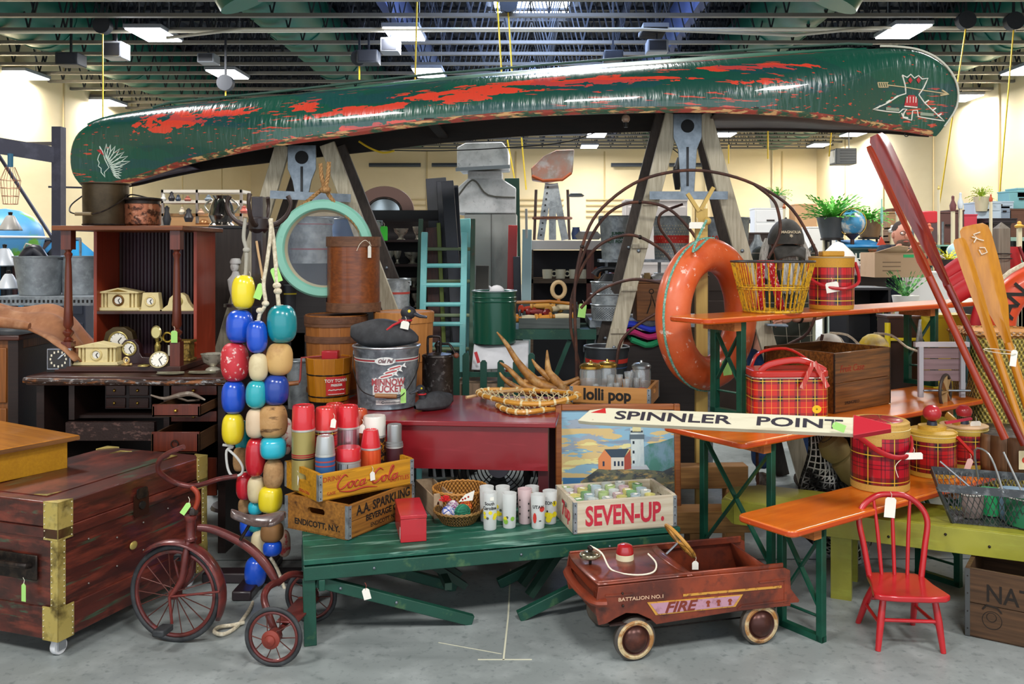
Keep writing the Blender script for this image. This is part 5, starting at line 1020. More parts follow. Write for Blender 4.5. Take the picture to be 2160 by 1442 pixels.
pt('valance',MB().prism([(0,bot[-3][1]),(WD-2*ys_,bot[-3][1]),(WD-2*ys_,bot[-1][1]),(0,bot[-1][1])],0,.005,T((xf+.02,ys_,0),PI/2)@FRONT),car,pc)
for k in range(4):pt('headlamp_rib',MB().bb((xf-.006,ys_+.012+k*.008,tz_-.06),(xf,ys_+.015+k*.008,tz_-.02)),car,pc)
for(a,b),nm in(((lp(1276,1255,ys_),lp(1335,1251,ys_)),'crease'),((lp(1564,1276,ys_),lp(1666,1264,ys_)),'crease'),((lp(1555,1283,ys_),lp(1564,1275,ys_)),'crease'),((lp(1600,1227,ys_),lp(1655,1221,ys_)),'crease')):
 pt('pressed_crease',MB().beam((a[0],ys_-.004,a[1]),(b[0],ys_-.004,b[1]),.006,.006,(0,1,0)),car,pc)
gst=M('#c9923c',.5,L=(('#7a3f24',(60,9,60),.6,.04,.8),));a,b=lp(1440,1254,ys_),lp(1647,1236,ys_)
pt('gold_stripe',MB().beam((a[0],ys_-.005,a[1]),(b[0],ys_-.005,b[1]),.009,.002,(0,1,0)),gst,pc,'worn gold side stripe')
pnk=M('#b88a9c',.5,L=(('#8a5a60',30,.6,.08,.7),));cor=[lp(1364,1269,ys_),lp(1566,1252,ys_),lp(1550,1278,ys_),lp(1382,1296,ys_)]
pt('badge_border',MB().prism(cor,0,.0015,T((0,ys_-.004,0))@FRONT),gst,pc)
cx_=sum(q[0]for q in cor)/4;cz_=sum(q[1]for q in cor)/4;c2=[((q[0]-cx_)*.94+cx_,(q[1]-cz_)*.8+cz_)for q in cor]
pt('fire_badge',MB().prism(c2,.0015,.003,T((0,ys_-.004,0))@FRONT),pnk,pc,'pink side badge')
sl=math.atan2(cor[1][1]-cor[0][1],cor[1][0]-cor[0][0])
q=lp(1432,1278,ys_);pt('lettering',MB().text('FIRE',.056,facing((q[0],ys_-.0075,q[1]),0,0,sl),bold=.0014,shear=.3,sx=1.25),M('#7a3020',.5),pc,'FIRE lettering')
for px in(1492,1514,1538):
 q=lp(px,1271+(1492-px)*.08,ys_);f_=facing((q[0],ys_-.0075,q[1]));pt('hydrant_print',MB().prism([(-.006,-.012),(.006,-.012),(.004,0),(.01,.004),(.005,.012),(-.005,.012),(-.01,.004),(-.004,0)],0,.001,f_),M('#8a3a20',.5),pc)
q=lp(1352,1260,ys_);pt('lettering',MB().text('BATTALION NO.1',.019,facing((q[0],ys_-.0045,q[1]),0,0,sl),bold=.0003,sx=1.25),M('#d0a88a',.6),pc,'BATTALION NO.1 lettering')
for px,py in((1312,1250),(1313,1276)):q=lp(px,py,ys_);pt('side_bolt',MB().sph((q[0],ys_-.006,q[1]),.005,8),iron,pc)
tyr=M('#4a4440',.6,L=(('#7a6a58',12,.55,.1,.5),));wwl=M('#cbb68c',.55,L=(('#a0682c',14,.48,.06,.9),('#5a3a24',20,.64,.05,.8)))
for x,yy in((0,.0),(wb_,.0),(0,WD),(wb_,WD)):
 s=-1 if yy==0 else 1;m_=T((x,yy+s*.0,.084))@(FRONT if s<0 else FRONT@Matrix.Rotation(PI,4,'Y'));R_=.084
 w0=pt('tyre',MB().lathe([(R_-.03,-.022),(R_-.006,-.02),(R_,-.01),(R_,.008),(R_-.009,.016)],40,m=m_),tyr,pc)
 pt('whitewall',MB().lathe([(R_-.026,.014),(R_-.018,.020),(R_-.009,.0165)],40,m=m_),wwl,w0,'stained white tyre wall')
 pt('hub_cap',MB().lathe([(R_-.025,.012),(R_-.028,.021),(R_-.034,.017),(R_-.038,.024),(R_-.05,.034),(R_-.066,.040),(0,.042)],32,m=m_),M('#4a2a24',.35,.5,L=(('#7a4434',14,.6,.1,.6),)),w0)
pt('axle',MB().tube([(0,0,.084),(0,WD,.084)],.006,8),iron,pc);pt('axle',MB().tube([(wb_,0,.084),(wb_,WD,.084)],.006,8),iron,pc)
pt('pedal_rod',MB().tube([(0,.1,.07),(wb_,.1,.07)],.003,6),iron,pc);pt('pedal_rod',MB().tube([(0,.22,.07),(wb_,.22,.07)],.003,6),iron,pc)
pt('rear_step',MB().prism([(xr-.005,tz_-.05),(xr+.065,bot[1][1]+.02),(xr+.06,bot[1][1]+.012),(xr-.005,bot[1][1]+.015)],-.06,-.0,T((0,ys_-.005,0))@FRONT),car,pc);
def lh(px,py,z):p=PI_@G(px,py,z);return p
b_=lh(1245,1190,tz_+.02);chrm=M('#b0a88c',.22,.9,L=(('#5a4a36',30,.58,.08,.8),))
bb_=pt('bell',MB().sph((b_.x,b_.y,tz_+.058),(.042,.042,.018),24).lathe([(.043,tz_+.053),(.044,tz_+.058),(.043,tz_+.063)],24,c=(b_.x,b_.y,0)),chrm,pc,'tarnished chrome bell');pt('bell_post',MB().tube([(b_.x,b_.y,tz_),(b_.x,b_.y,tz_+.095)],.006,8).sph((b_.x,b_.y,tz_+.085),(.012,.018,.012),8),iron,bb_)
b2=lh(1318,1186,tz_+.01);pt('beacon_base',MB().lathe([(.037,tz_+.018),(.036,tz_+.048),(0,tz_+.048)],24,c=(b2.x,b2.y,0)),M('#d9cfae',.5),pc,'cream beacon base');pt('beacon',MB().lathe([(.036,tz_+.048),(.036,tz_+.064),(.030,tz_+.080),(.018,tz_+.086),(0,tz_+.087)],24,c=(b2.x,b2.y,0)),M('#a8161f',.2,coat=1),pc,'red beacon dome')
cdp=[lp(1248,1148,b_.y)]
pt('bell_cord',MB().tube([(b_.x,b_.y,tz_+.095),(b_.x+.035,b_.y-.04,tz_+.075),(b_.x+.06,ys_+.1,tz_+.022),(b_.x+.13,ys_+.04,tz_+.016),(b_.x+.21,ys_+.04,tz_+.018),(b_.x+.25,ys_+.1,tz_+.03),(b_.x+.24,ys_+.16,tz_+.05)],.0035,6,smooth=5),STRING,pc)
s0=Vector((xc-.02,WD/2,tz_+.02));s1_=s0+Vector((.075,0,.06));ax3=(s0-s1_).normalized()
pt('steering_column',MB().tube([s0-Vector((.03,0,.024)),s1_],.005,8),M('#8f8f92',.3,.8),pc);sm,_=fr(s1_,s1_+ax3)
sw=pt('steering_wheel',MB().ring((0,0,0),.082,.082,.008,36,8,sm),M('#c08a3c',.5,L=(('#5a3a1c',18,.58,.06,.8),)),pc,'yellowed steering wheel');
for a in(0,2.1,4.2):pt('wheel_spoke',MB().tube([sm@Vector((0,0,.01)),sm@Vector((.08*math.cos(a),.08*math.sin(a),0))],.006,6),sw.data.materials[0],sw)
price_tag(pc,(s1_.x+.04,s1_.y-.06,s1_.z-.085),PAPER,.026,.035,-ca,0)
# red child chair
rc=M('#bd1a22',.3,L=(('#96121a',7,.55,.12,.5),('#e0a070',60,.74,.02,.8)),coat=.5)
f1,f2=G(1852,1372,0),G(1990,1377,0);cha=math.atan2((f2-f1).y,(f2-f1).x);fw2=(f2-f1).length
chr_=thing('child_chair','small glossy red bow-back child chair with price tag','chair',((f1+f2)/2).to_tuple(),cha)
sz=.235;hw=fw2/2;Db=.24
seatp=[(-.145,-.015),(-.125,-.035),(-.06,-.045),(.06,-.045),(.125,-.035),(.15,-.01),(.142,.03),(.125,.1),(.115,.2),(.09,.225),(0,.235),(-.09,.225),(-.115,.2),(-.125,.1),(-.14,.03)]
pt('seat',MB().prism(seatp,sz-.024,sz),rc,chr_,bev=.006)
for x,y,xt,yt in((-hw,0,-.095,.03),(hw,0,.1,.03),(-hw*1.05,Db+.03,-.085,.17),(hw*.75,Db+.03,.08,.17)):pt('leg',MB().tube([(x,y,0),((x+xt)/2,(y+yt)/2,sz*.5),(xt,yt,sz-.02)],[.011,.015,.012],12,smooth=3),rc,chr_)
lg=lambda x,y,xt,yt,f:(x+(xt-x)*f,y+(yt-y)*f,sz*f)
FLg,FRg,BLg,BRg=(-hw,0,-.095,.03),(hw,0,.1,.03),(-hw*1.05,Db+.03,-.085,.17),(hw*.75,Db+.03,.08,.17)
for a,b,f in((FLg,FRg,.5),(BLg,BRg,.55),(FLg,BLg,.42),(FRg,BRg,.42)):pt('stretcher',MB().tube([lg(*a,f),lg(*b,f)],.0075,10),rc,chr_)
hz=W(0,1040,3.84).z-sz
bow=[(-.105,.195,sz-.01),(-.125,.21,sz+.12),(-.14,.225,sz+.22),(-.115,.24,sz+hz*.86),(-.06,.245,sz+hz*.98),(0,.247,sz+hz),(.06,.245,sz+hz*.98),(.115,.24,sz+hz*.86),(.14,.225,sz+.22),(.125,.21,sz+.12),(.105,.195,sz-.01)]
pt('back_bow',MB().tube(bow,.0125,12,smooth=5),rc,chr_)
for x,k in((-.052,.955),(0,.99),(.052,.955)):pt('spindle',MB().tube([(x,.205,sz-.01),(x*1.2,.225,sz+hz*.5),(x*1.45,.243,sz+hz*k)],[.008,.0085,.006],10,smooth=3),rc,chr_)
price_tag(chr_,(-.012,.225,sz+hz-.05),PAPER,.045,.085,0,R(-5))
# orange trestle benches and table
orw=M('#d96c12',.3,L=(('#c2570c',(4,20,20),.5,.14,.6),('#e8872a',(2,30,30),.6,.1,.5),('#5a3a20',26,.75,.02,.8)),coat=.55,bump=.05);ore=M('#c2481a',.4,L=(('#e89a6a',30,.66,.04,.7),('#5a2a18',22,.72,.03,.8)))
tg_=M('#14523f',.4,.2,L=(('#0d382c',9,.55,.1,.6),));pin=wood('#b8733a','#7a431c',0)
TA=R(35.5)
def trestle(nm,label,cat,p,L,Wd,z,zb,xs,th=.028,legw=.03,lab='glossy orange plank top'):
 t=thing(nm,label,cat,(p.x,p.y,zb),TA);h=z-zb
 pt('plank_top',MB().prism(rrect(L,Wd,.035,5,(L/2,Wd/2)),h-th,h),orw,t,lab,bev=.006)
 pt('edge',MB().prism(rrect(L+.002,Wd+.002,.036,5,(L/2,Wd/2)),h-th*.82,h-th*.18),ore,t,'scuffed orange-red edge',bev=.002)
 for x in xs:
  for y in(.03,Wd-.03-legw):pt('leg',MB().bb((x,y,0),(x+legw,y+legw,h-th)),tg_,t,bev=.002)
  pt('foot_bar',MB().bb((x,.03,0),(x+legw,Wd-.03,.025)),tg_,t);pt('batten',MB().bb((x-.05,.03,h-th-.045),(x-.002,Wd-.03,h-th)),pin,t,'bare wood batten')
  pt('top_bar',MB().bb((x,.03,h-th-.04),(x+legw,Wd-.03,h-th)),tg_,t)
  zt,zl_=h-th-.05,max(h-th-.05-Wd*1.0,.12)
  pt('cross_brace',MB().beam((x+legw/2,.05,zt),(x+legw/2,Wd-.05,zl_),.008,.024,(1,0,0)),tg_,t);pt('cross_brace',MB().beam((x+legw/2,.05,zl_),(x+legw/2,Wd-.05,zt),.008,.024,(1,0,0)),tg_,t)
  pt('lower_rod',MB().tube([(x+legw/2,.04,zl_*.75),(x+legw/2,Wd-.04,zl_*.75)],.006,6),tg_,t)
 return t
LZ,MZ,UZ=.50,.77,1.27
p1=G(1672,1122,LZ);low=trestle('trestle_bench','low orange trestle bench with green legs, in front of the lime plank bench','bench',p1,1.55,.29,LZ,0,(.22,1.25))
p2=G(1567,935,MZ);mid_=trestle('trestle_table','orange trestle table with green legs, middle level, carrying the tartan tin','table',p2,2.1,.50,MZ,0,(.22,1.7))
p3=W(1492,672,4.25);up_=trestle('trestle_bench','upper orange trestle bench standing on the orange table','bench',p3,2.8,.27,UZ,MZ+.001,(.27,1.98),legw=.035)
UI=MW[up_.name]
# lime plank bench
lim=M('#a3a036',.4,L=(('#7c7c26',4,.55,.12,.6),('#b0ba4a',(3,20,20),.62,.08,.5),('#3a3a18',40,.76,.02,.8)),coat=.3)
lA,lB=G(1522,1052,.40),G(2160,1128,.40);la_=math.atan2((lB-lA).y,(lB-lA).x)
lb2=thing('plank_bench','long low lime green painted plank bench running to the right edge','bench',(lA.x,lA.y,0),la_)
LL=(lB-lA).length+.9
pt('top',MB().prism([(.0,.05),(.06,0),(LL,0),(LL,.34),(.12,.34),(.0,.25)],.385,.40),lim,lb2,bev=.004)
pt('apron',MB().bb((.06,-.012,.29),(LL,.012,.398)),lim,lb2,bev=.002);pt('apron',MB().bb((.1,.33,.30),(LL,.35,.398)),lim,lb2)
pt('end_board',MB().prism([(.05,.29),(.06,.29),(.06,.398),(0,.398),(0,.34)],-.25,-.0,FRONT),lim,lb2)
for x in(.5,1.9):pt('leg',MB().bb((x,.02,0),(x+.09,.06,.38)),lim,lb2);pt('leg',MB().bb((x,.28,0),(x+.09,.32,.38)),lim,lb2)
for x in(.2,.45,.75,.98,1.15,1.35):pt('bolt',MB().sph((x,-.014,.31+.06*(x*3%1)),.006,8),iron,lb2)
# national crate under lime bench
nat=wood('#5e4026','#33210f',0,.65,am=.8);na,nb_=G(2036,1340,0),G(2175,1370,0);naa=math.atan2((nb_-na).y,(nb_-na).x)
nc=crate('dark weathered wooden crate with black NATIONAL lettering, on the floor at the right edge',(na.x,na.y,0),naa,.62,.42,.285,nat,M('#5a5c5c',.5,.6),nb=2,holes=False,texts=[('NATIONAL',.29,.19,.10,M('#1d140c',.8),dict(bold=.001,sx=.85)),('B',.42,.07,.08,M('#1d140c',.8),{})])
for r_,dx,dz in((.036,0,0),(.018,-.002,.012)):pt('stamped_face',MB().ring((.10+dx,.085+dz,0),r_,r_,.0016,24,5,FRONT),M('#1d140c',.8),nc)
pt('stamped_hat',MB().tube([(.065,-.002,.125),(.08,-.002,.145),(.12,-.002,.14),(.135,-.002,.122)],.0035,5),M('#1d140c',.8),nc)
# tartan coolers and tin
tan_=lambda c='#c49a4a':M(c,.5,L=(('#8a6428',(200,200,300),.6,.05,.5),))
def cooler(label,px,ybase,zb,w_,ytop,mat_,style=0,ny=None,bandc='#c49a4a',grp='red tartan picnic coolers'):
 b=G(px,ybase,zb);r=w_/2/F*(b.y);b.y+=r*.9;r=w_/2/F*b.y;t=thing('picnic_cooler',label,'cooler',b,0,grp);h=W(0,ytop,b.y).z-zb
 bb1,bb2=h*.11,h*.80
 pt('body',MB().lathe([(r*.985,bb1),(r,bb1+.003),(r,bb2),(r*.985,bb2)],48),mat_,t,'red tartan printed body',ang=60)
 tn=tan_(bandc);pt('base_band',MB().lathe([(0,.0),(r*.97,0),(r*1.0,.004),(r*1.005,bb1)],48),tn,t);pt('shoulder_band',MB().lathe([(r*1.01,bb2-.002),(r*1.015,bb2),(r*1.015,h*.94),(r*.98,h*.97)],48),tn,t)
 sw_=pt('stitching',MB().ring((0,0,h*.9),r*1.02,r*1.02,.0015,48,5),M('#e8d8a0',.6),t)
 if style==0:
  pt('lid',MB().lathe([(r*1.0,h*.96),(r*1.0,h*.99),(r*.92,h*1.015),(r*.84,h*1.01),(0,h*1.005)],48),tn,t);pt('lid_panel',MB().lathe([(r*.78,h*1.012),(r*.74,h*1.02),(0,h*1.022)],40),mat_,t,'tartan lid panel')
 elif style==1:
  pt('lid',MB().lathe([(r*1.03,h*.95),(r*1.03,h*.97),(r*.9,h*1.01),(0,h*1.01)],48),tn,t);pt('raised_cap',MB().lathe([(r*.58,h*1.01),(r*.58,h*1.09),(0,h*1.10)],36),tn,t);pt('neck',MB().lathe([(r*.22,h*1.09),(r*.2,h*1.18)],16),M('#2a3040',.3),t);pt('knob',MB().sph((0,0,h*1.10+.058),(.044,.044,.040),20),M('#b82a34',.3,coat=.3),t,'round red knob')
 elif style==2:
  pt('lid',MB().lathe([(r*1.03,h*.95),(r*1.03,h*.98),(r*.9,h*1.0),(0,h*1.0)],48),M('#d0a878',.5),t);pt('neck',MB().lathe([(r*.24,h*1.0),(r*.2,h*1.08)],16),M('#2a3040',.3),t);pt('knob',MB().lathe([(.0,-.03),(.034,-.02),(.040,0),(.036,.014),(.03,.02),(.02,.03),(0,.032)],20,c=(0,0,h*1.0+.062)),M('#a8262e',.3,coat=.3),t,'grooved red knob')
 return t,r,h
pl1=plaid('#b8142a',(1,.12),nu=7,dark='#20101e');pl2=plaid('#c01c22',(1,.11),nu=7,ph=.45);pl3=plaid('#c01c22',(1,.1),nu=7,ph=.2);pl4=plaid('#c8202a',(1,.12),nu=7,ph=.3)
c1,r1,h1=cooler('large red tartan cooler with tartan lid, nearest, behind the red chair',1876,1040,LZ,118,885,pl1,0)
pt('handle_plate',MB().grid(lambda u,v:((r1+.002)*math.sin(-.9+u*.6),-(r1+.002)*math.cos(-.9+u*.6),h1*(.68+.12*v)),6,1),tan_(),c1);pt('strap_handle',MB().tube([(-r1*.9,-r1*.55,h1*.78),(-r1*.4,-r1*1.08,h1*.62),(r1*.15,-r1*1.2,h1*.55),(r1*.7,-r1*.95,h1*.58),(r1*1.05,-r1*.2,h1*.70),(r1*1.02,0,h1*.78)],.008,8,smooth=5,flat=1.6),M('#b01c24',.4),c1,'red strap handle');price_tag(c1,(r1*.75,-r1*1.1,h1*.565),PAPER,.085,.03,.1);pt('twine',MB().tube([(r1*.3,-r1*1.2,h1*.53),(r1*.1,-r1*1.15,h1*.42),(r1*.2,-r1*1.15,h1*.26)],.0018,5,smooth=4),STRING,c1)
c2_,r2_,h2_=cooler('tartan jug cooler with yellow shoulder and round red knob, middle of three',1985,1010,LZ,96,905,pl2,1,bandc='#c9a03a');pt('lever',MB().beam((r2_*.75,-r2_*.75,h2_*.9),(r2_*1.5,-r2_*.7,h2_*.5),.022,.012),M('#c0221c',.4),c2_,'red lever handle');pt('lever',MB().beam((r2_*.5,-.02,h2_*1.16),(r2_*1.6,-.03,h2_*1.27),.02,.01),M('#b82038',.4),c2_,'red spout lever');price_tag(c2_,(r2_*1.25,-r2_*.75,h2_*.3),M('#e0b0a8',.7),.03,.06,0,R(-20))
c3_,r3_,h3_=cooler('tartan jug cooler with grooved red knob and wooden lid, rightmost',2053,990,LZ,92,893,pl3,2,bandc='#b89a3a');price_tag(c3_,(.03,-.06,h3_*1.02),PAPER,.06,.04,.2);pt('spoon_handle',MB().tube([(-.05,-.05,h3_*1.01),(-.08,.02,h3_*1.2)],.01,6,flat=2),M('#b98a3a',.4),c3_)
zU=UZ+.003
pcu=W(1758,640,4.85);c4_=thing('picnic_cooler','tall red tartan cooler on the upper orange bench beside the wire basket','cooler',UI@Vector((1.10,.12,UZ-MZ+.0005)),0,'red tartan picnic coolers');k4=c4_.location.y/F;r4=46*k4;h4=112*k4
tn4=tan_('#c9942c');pt('body',MB().lathe([(r4*.98,h4*.07),(r4,h4*.08),(r4,h4*.78),(r4*.98,h4*.78)],48),pl4,c4_,'red tartan printed body');pt('base_band',MB().lathe([(0,0),(r4*.97,0),(r4,h4*.08)],40),tn4,c4_);pt('shoulder_band',MB().lathe([(r4*1.0,h4*.78),(r4*1.02,h4*.96),(r4*.98,h4*.98)],40),tn4,c4_);pt('lid',MB().lathe([(r4*1.03,h4*.95),(r4*1.03,h4*.975),(0,h4*.985)],40),M('#a8926a',.5),c4_);pt('lid_block',MB().box((0,0,h4*1.03),(r4*1.0,r4*.7,h4*.1)),tn4,c4_,bev=.006)
pt('bail_handle',MB().tube([(-r4*1.08,0,h4*.86),(-r4*1.1,-r4*.6,h4*.56),(-r4*.5,-r4*1.15,h4*.42),(r4*.3,-r4*1.2,h4*.40),(r4*1.05,-r4*.6,h4*.52),(r4*1.1,0,h4*.86)],.009,8,smooth=5),M('#b8242c',.35),c4_,'red bail handle');price_tag(c4_,(-r4*.35,-r4*1.2,h4*.42),PAPER,.07,.055,0,R(10))
MI=MW[mid_.name];MIi=MI.inverted();tb=G(1598,890,MZ);tp_=thing('picnic_tin','rectangular red tartan picnic tin with red wooden-slat handles, on the orange table','tin',tb,R(3),'red tartan picnic coolers')
k=tb.y/F;tw_=165*k;td=.22;th_=92*k;bodyp=rrect(tw_,td,.045,6,(tw_/2-8*k,td/2))
s=SM('#c8281c',.3,coat=.4);x,y,z=s.xyz('Object');per=.085
for(v)in(s.op('ADD',x,s.op('MULTIPLY',y,1.0)),z):
 s.mix(s.stripe(v,per,.2,.36),'#5a1a24',.55)
s.mix(s.op('MULTIPLY',s.stripe(s.op('ADD',x,y),per,.2,.26),s.stripe(z,per,.2,.26)),'#0e1218',.92)
for v in(s.op('ADD',x,y),z):s.mix(s.stripe(v,per,.2,.04),'#e8c23a',.9);s.mix(s.stripe(v,per,.7,.03),'#e89a3a',.8)
pt('body',MB().prism(bodyp,0,th_),s.done(),tp_,'red tartan printed body');rl=M('#b8281e',.28,coat=.4)
pt('lid',MB().prism([(p[0]*1.01-.002,p[1]*1.02-.002)for p in bodyp],th_,th_+.034),rl,tp_,'red metal lid',bev=.008);pt('lid_bead',MB().tube([(p[0]*1.012-.002,p[1]*1.02-.002,th_)for p in bodyp],.0035,6,True),M('#b0a8a0',.3,.7),tp_)
pt('badge',MB().prism(circ(10*k,8.5*k,20),0,.0012,T((127*k,-.0002,26*k))@FRONT),M('#e8c21a',.4),tp_,'round yellow badge');pt('badge_print',MB().text('+',.022,facing((127*k,-.0018,26*k))),ink,tp_)
for sgn,yy,dz in((1,.03,0),(-1,.19,.035)):pt('slat_handle',MB().tube([(10*k,yy,th_+.03),(30*k,yy-.01*sgn,th_+.065+dz),(90*k,yy-.01*sgn,th_+.085+dz),(135*k,yy,th_+.05+dz*.5),(150*k,yy,th_+.03)],.008,8,smooth=4,flat=2),rl,tp_,'bent red slat handle')
for a,b in(((118*k,-.01,th_+.075),(90*k,-.03,th_-.045)),((120*k,-.01,th_+.08),(146*k,-.03,th_-.04))):pt('ribbon_tail',MB().beam(a,b,.022,.003,(0,1,0)),M('#b83a30',.5,L=(('#e8d8c8',(200,9,9),.6,.05,.8),)),tp_,'striped ribbon tail')
bxm=wood('#84501f','#2e1608',0,.35,am=.8,coat=.4);bA=G(1760,873,MZ+.001);bB=G(1876,852,MZ+.001);ba_=math.atan2((bB-bA).y,(bB-bA).x)
bcr=crate('large dark brown wooden crate with faded red stencil, on the orange table',(bA.x,bA.y,MZ+.001),ba_,(bB-bA).length*1.02,.44,.305,bxm,None or M('#2a1a10',.5),nb=2,holes=False,strw=.006,texts=[('Fruit Case',.15,.22,.05,M('#8a2a18',.7),dict(shear=.2)),('SPRINGFIELD',.15,.045,.022,M('#2a1a10',.7),{})])
ob=MB().prism(rrect(.07,.02,.009),0,.004,T((-.002,.22,.2),-PI/2)@FRONT);pt('hand_slot',ob,dark,bcr)
sgw=M('#d8d2b8',.5,L=(('#b8a888',(3,9,30),.6,.08,.6),('#8a6a4a',40,.72,.03,.7)))
sA,sB=W(1218,888,3.98),W(1880,918,3.5);sd_=sB-sA;sg=thing('arrow_sign','long white wooden SPINNLER POINT arrow sign with red tips, on the orange table end','sign',sA,math.atan2(sd_.y,sd_.x),ry=-math.asin(sd_.z/sd_.length));SLn=sd_.length
sg.rotation_euler;hgt=.085
tipm=Matrix.Rotation(R(-52),4,'X')
pt('board',MB().prism([(0,.005),(.06,.0),(SLn-.10,0),(SLn-.10,hgt),(.12,hgt),(.04,hgt*.8)],-.022,0,tipm@FRONT),sgw,sg,'white board',bev=.002)
pt('red_tip',MB().prism([(SLn-.14,-.012),(SLn-.14,hgt+.012),(SLn+.0,hgt*.5+.01),(SLn,hgt*.5-.012)],-.02,.004,tipm@FRONT),M('#b81a2c',.45),sg,'red arrow head',bev=.002);pt('red_notch',MB().prism([(.05,hgt*.62),(.11,hgt*.98),(.12,hgt*.62)],0,.001,tipm@FRONT),M('#c02020',.5),sg,'red painted tip')
pt('lettering',MB().text('SPINNLER',.066,tipm@FRONT@T((.415,hgt*.5,.0006)),bold=.0014,sx=1.75),M('#2a2430',.6),sg,'SPINNLER lettering');pt('lettering',MB().text('POINT',.066,tipm@FRONT@T((.94,hgt*.5,.0006)),bold=.0014,sx=1.75),M('#2a2430',.6),sg,'POINT lettering')
price_tag(sg,(1.10,-.03,.03),GREENTAG,.03,.05,0,R(70))
# mesh basket
mb_m=M('#4c4f52',.45,.4,L=(('#8a8d8f',30,.58,.08,.6),));zb_=.401
k1=G(1995,1105,zb_);bz=thing('wire_mesh_basket','grey expanded metal tote with wire handles, full of small goods, at the right edge','basket',(k1.x,k1.y,zb_),la_+R(6));BLn,BDn,BHn=.62,.26,.165
def rim(y0,y1):pass
ex=.035
P0=[(0.03,0.03),(BLn-.03,.03),(BLn-.03,BDn-.03),(.03,BDn-.03)];P1=[(-ex,-ex),(BLn+ex,-ex),(BLn+ex,BDn+ex),(-ex,BDn+ex)]
for i in range(4):
 a0,a1,b0,b1=P0[i],P0[(i+1)%4],P1[i],P1[(i+1)%4];ml=MB();Lw=math.hypot(a1[0]-a0[0],a1[1]-a0[1]);nn=int(Lw/.02)+1
 S_=lambda u,v:Vector((a0[0]+(a1[0]-a0[0])*u,a0[1]+(a1[1]-a0[1])*u,0)).lerp(Vector((b0[0]+(b1[0]-b0[0])*u,b0[1]+(b1[1]-b0[1])*u,BHn)),v)
 for j in range(-4,nn+4):
  for s_ in(1,-1):
   pts2=[]
   for q_ in range(5):
    v=q_/4;u=(j+s_*v*3.2+(0 if s_>0 else 3.2*0))/nn
    if 0<=u<=1:pts2.append(S_(u,v))
   if len(pts2)>1:ml.beam(pts2[0],pts2[-1],.0035,.002)
 o=pt('mesh_panel',ml,mb_m,bz);o['kind']='stuff'
 pt('rim_band',MB().beam((*b0,BHn),(*b1,BHn),.003,.034),mb_m,bz,'flat grey steel rim');pt('corner_post',MB().beam((*a0,0),(*b0,BHn),.012,.012),mb_m,bz)
pt('bottom',MB().bb((.03,.03,0),(BLn-.03,BDn-.03,.004)),mb_m,bz)
for x,l1,l2 in((.12,-.14,.10),(.30,-.07,.16)):pt('wire_handle',MB().tube([(x,-ex,BHn-.01),(x+l1,.03,BHn+l2)],.0045,8),M('#a8adb0',.3,.8),bz)
pt('wire_handle',MB().tube([(.22,-ex,BHn),(.19,.0,BHn+.11),(.16,.02,BHn+.16),(.12,.05,BHn+.155),(.14,.1,BHn+.02)],.0045,8,smooth=3),M('#a8adb0',.3,.8),bz)
BZm=MW[bz.name]
for i,(x,y,sx,sy,sz_,c,d)in enumerate([(.12,.12,.1,.06,.04,'#7a6a64','brown metal tin lying in the mesh tote'),(.20,.18,.10,.03,.05,'#1f9a5a','green paper fan tucked in the mesh tote'),(.30,.12,.16,.02,.07,'#6f8ea4','blue-grey enamel lid in the mesh tote'),(.33,.05,.2,.05,.06,'#1c6b48','dark green cloth bundle deep in the mesh tote'),(.50,.15,.05,.05,.09,'#b02a2a','red tin at right in the mesh tote')]):
 t=thing('small_goods',d,'goods',BZm@Vector((x,y,.01)),la_+rnd.uniform(-.5,.5));nb3=MB().lathe([(0,0),(sx*.45,0),(sx*.5,sz_+.05),(sx*.42,sz_+.07),(0,sz_+.075)],14,sy=.6);pt('body',nb3,M(c,.5),t);pt('edge',MB().ring((0,0,sz_+.06),sx*.48,sx*.3,.003,20,5),M('#c8c8c0',.5),t)
pb_=thing('paint_brush','wide old paint brush standing in the mesh tote at the right edge','brush',BZm@Vector((.43,.06,.02)),ry=R(28));pt('bristles',MB().bb((-.04,-.01,.10),(.04,.01,.22)),wood('#8a7060','#4a3a30',2,.9),pb_);pt('ferrule',MB().bb((-.038,-.011,.06),(.038,.011,.10)),M('#a0a0a0',.3,.8),pb_);pt('handle',MB().tube([(0,0,-.0),(0,0,.06)],[.01,.016],8),wood('#b88a50','#7a5024',2),pb_)
# half barrel with oars
bq=thing('nail_keg','weathered wooden keg with metal hoop holding the oars, at the right edge','barrel',G(2172,1002,LZ)+Vector((0,.16,0)));kq=bq.location.y/F;rq=82*kq;hq=W(0,908,bq.location.y).z-LZ
for k in range(16):
 a=2*PI*k/16;wd=2*rq*math.tan(PI/16)*.985;mm=Matrix.Rotation(a,4,'Z');pt('stave',MB().grid(lambda u,v:mm@Vector((rq*(.86+.14*math.sin(PI*(.25+.45*u))),(v-.5)*wd*(.86+.14*math.sin(PI*(.25+.45*u))),hq*u)),5,1),wood('#7a5230','#4a2e16',2,.6),bq,solid=.01)
pt('hoop',MB().lathe([(rq*.99,hq*.88),(rq*1.01,hq*.885),(rq*.985,hq*.99),(rq*.96,hq)],40),M('#3c3432',.5,.7,L=(('#8a8480',30,.6,.08,.6),)),bq);pt('base',MB().lathe([(0,.01),(rq*.9,.01)],30),dark,bq);pt('card_label',MB().prism(rrect(.05,.09,.004),0,.001,facing((-.05,-rq-.004,hq*.45))),M('#e8d8b0',.6),bq);pt('red_dot',MB().prism(circ(.015,None,14),.001,.002,facing((-.045,-rq-.004,hq*.45))),M('#d0402a',.6),bq)
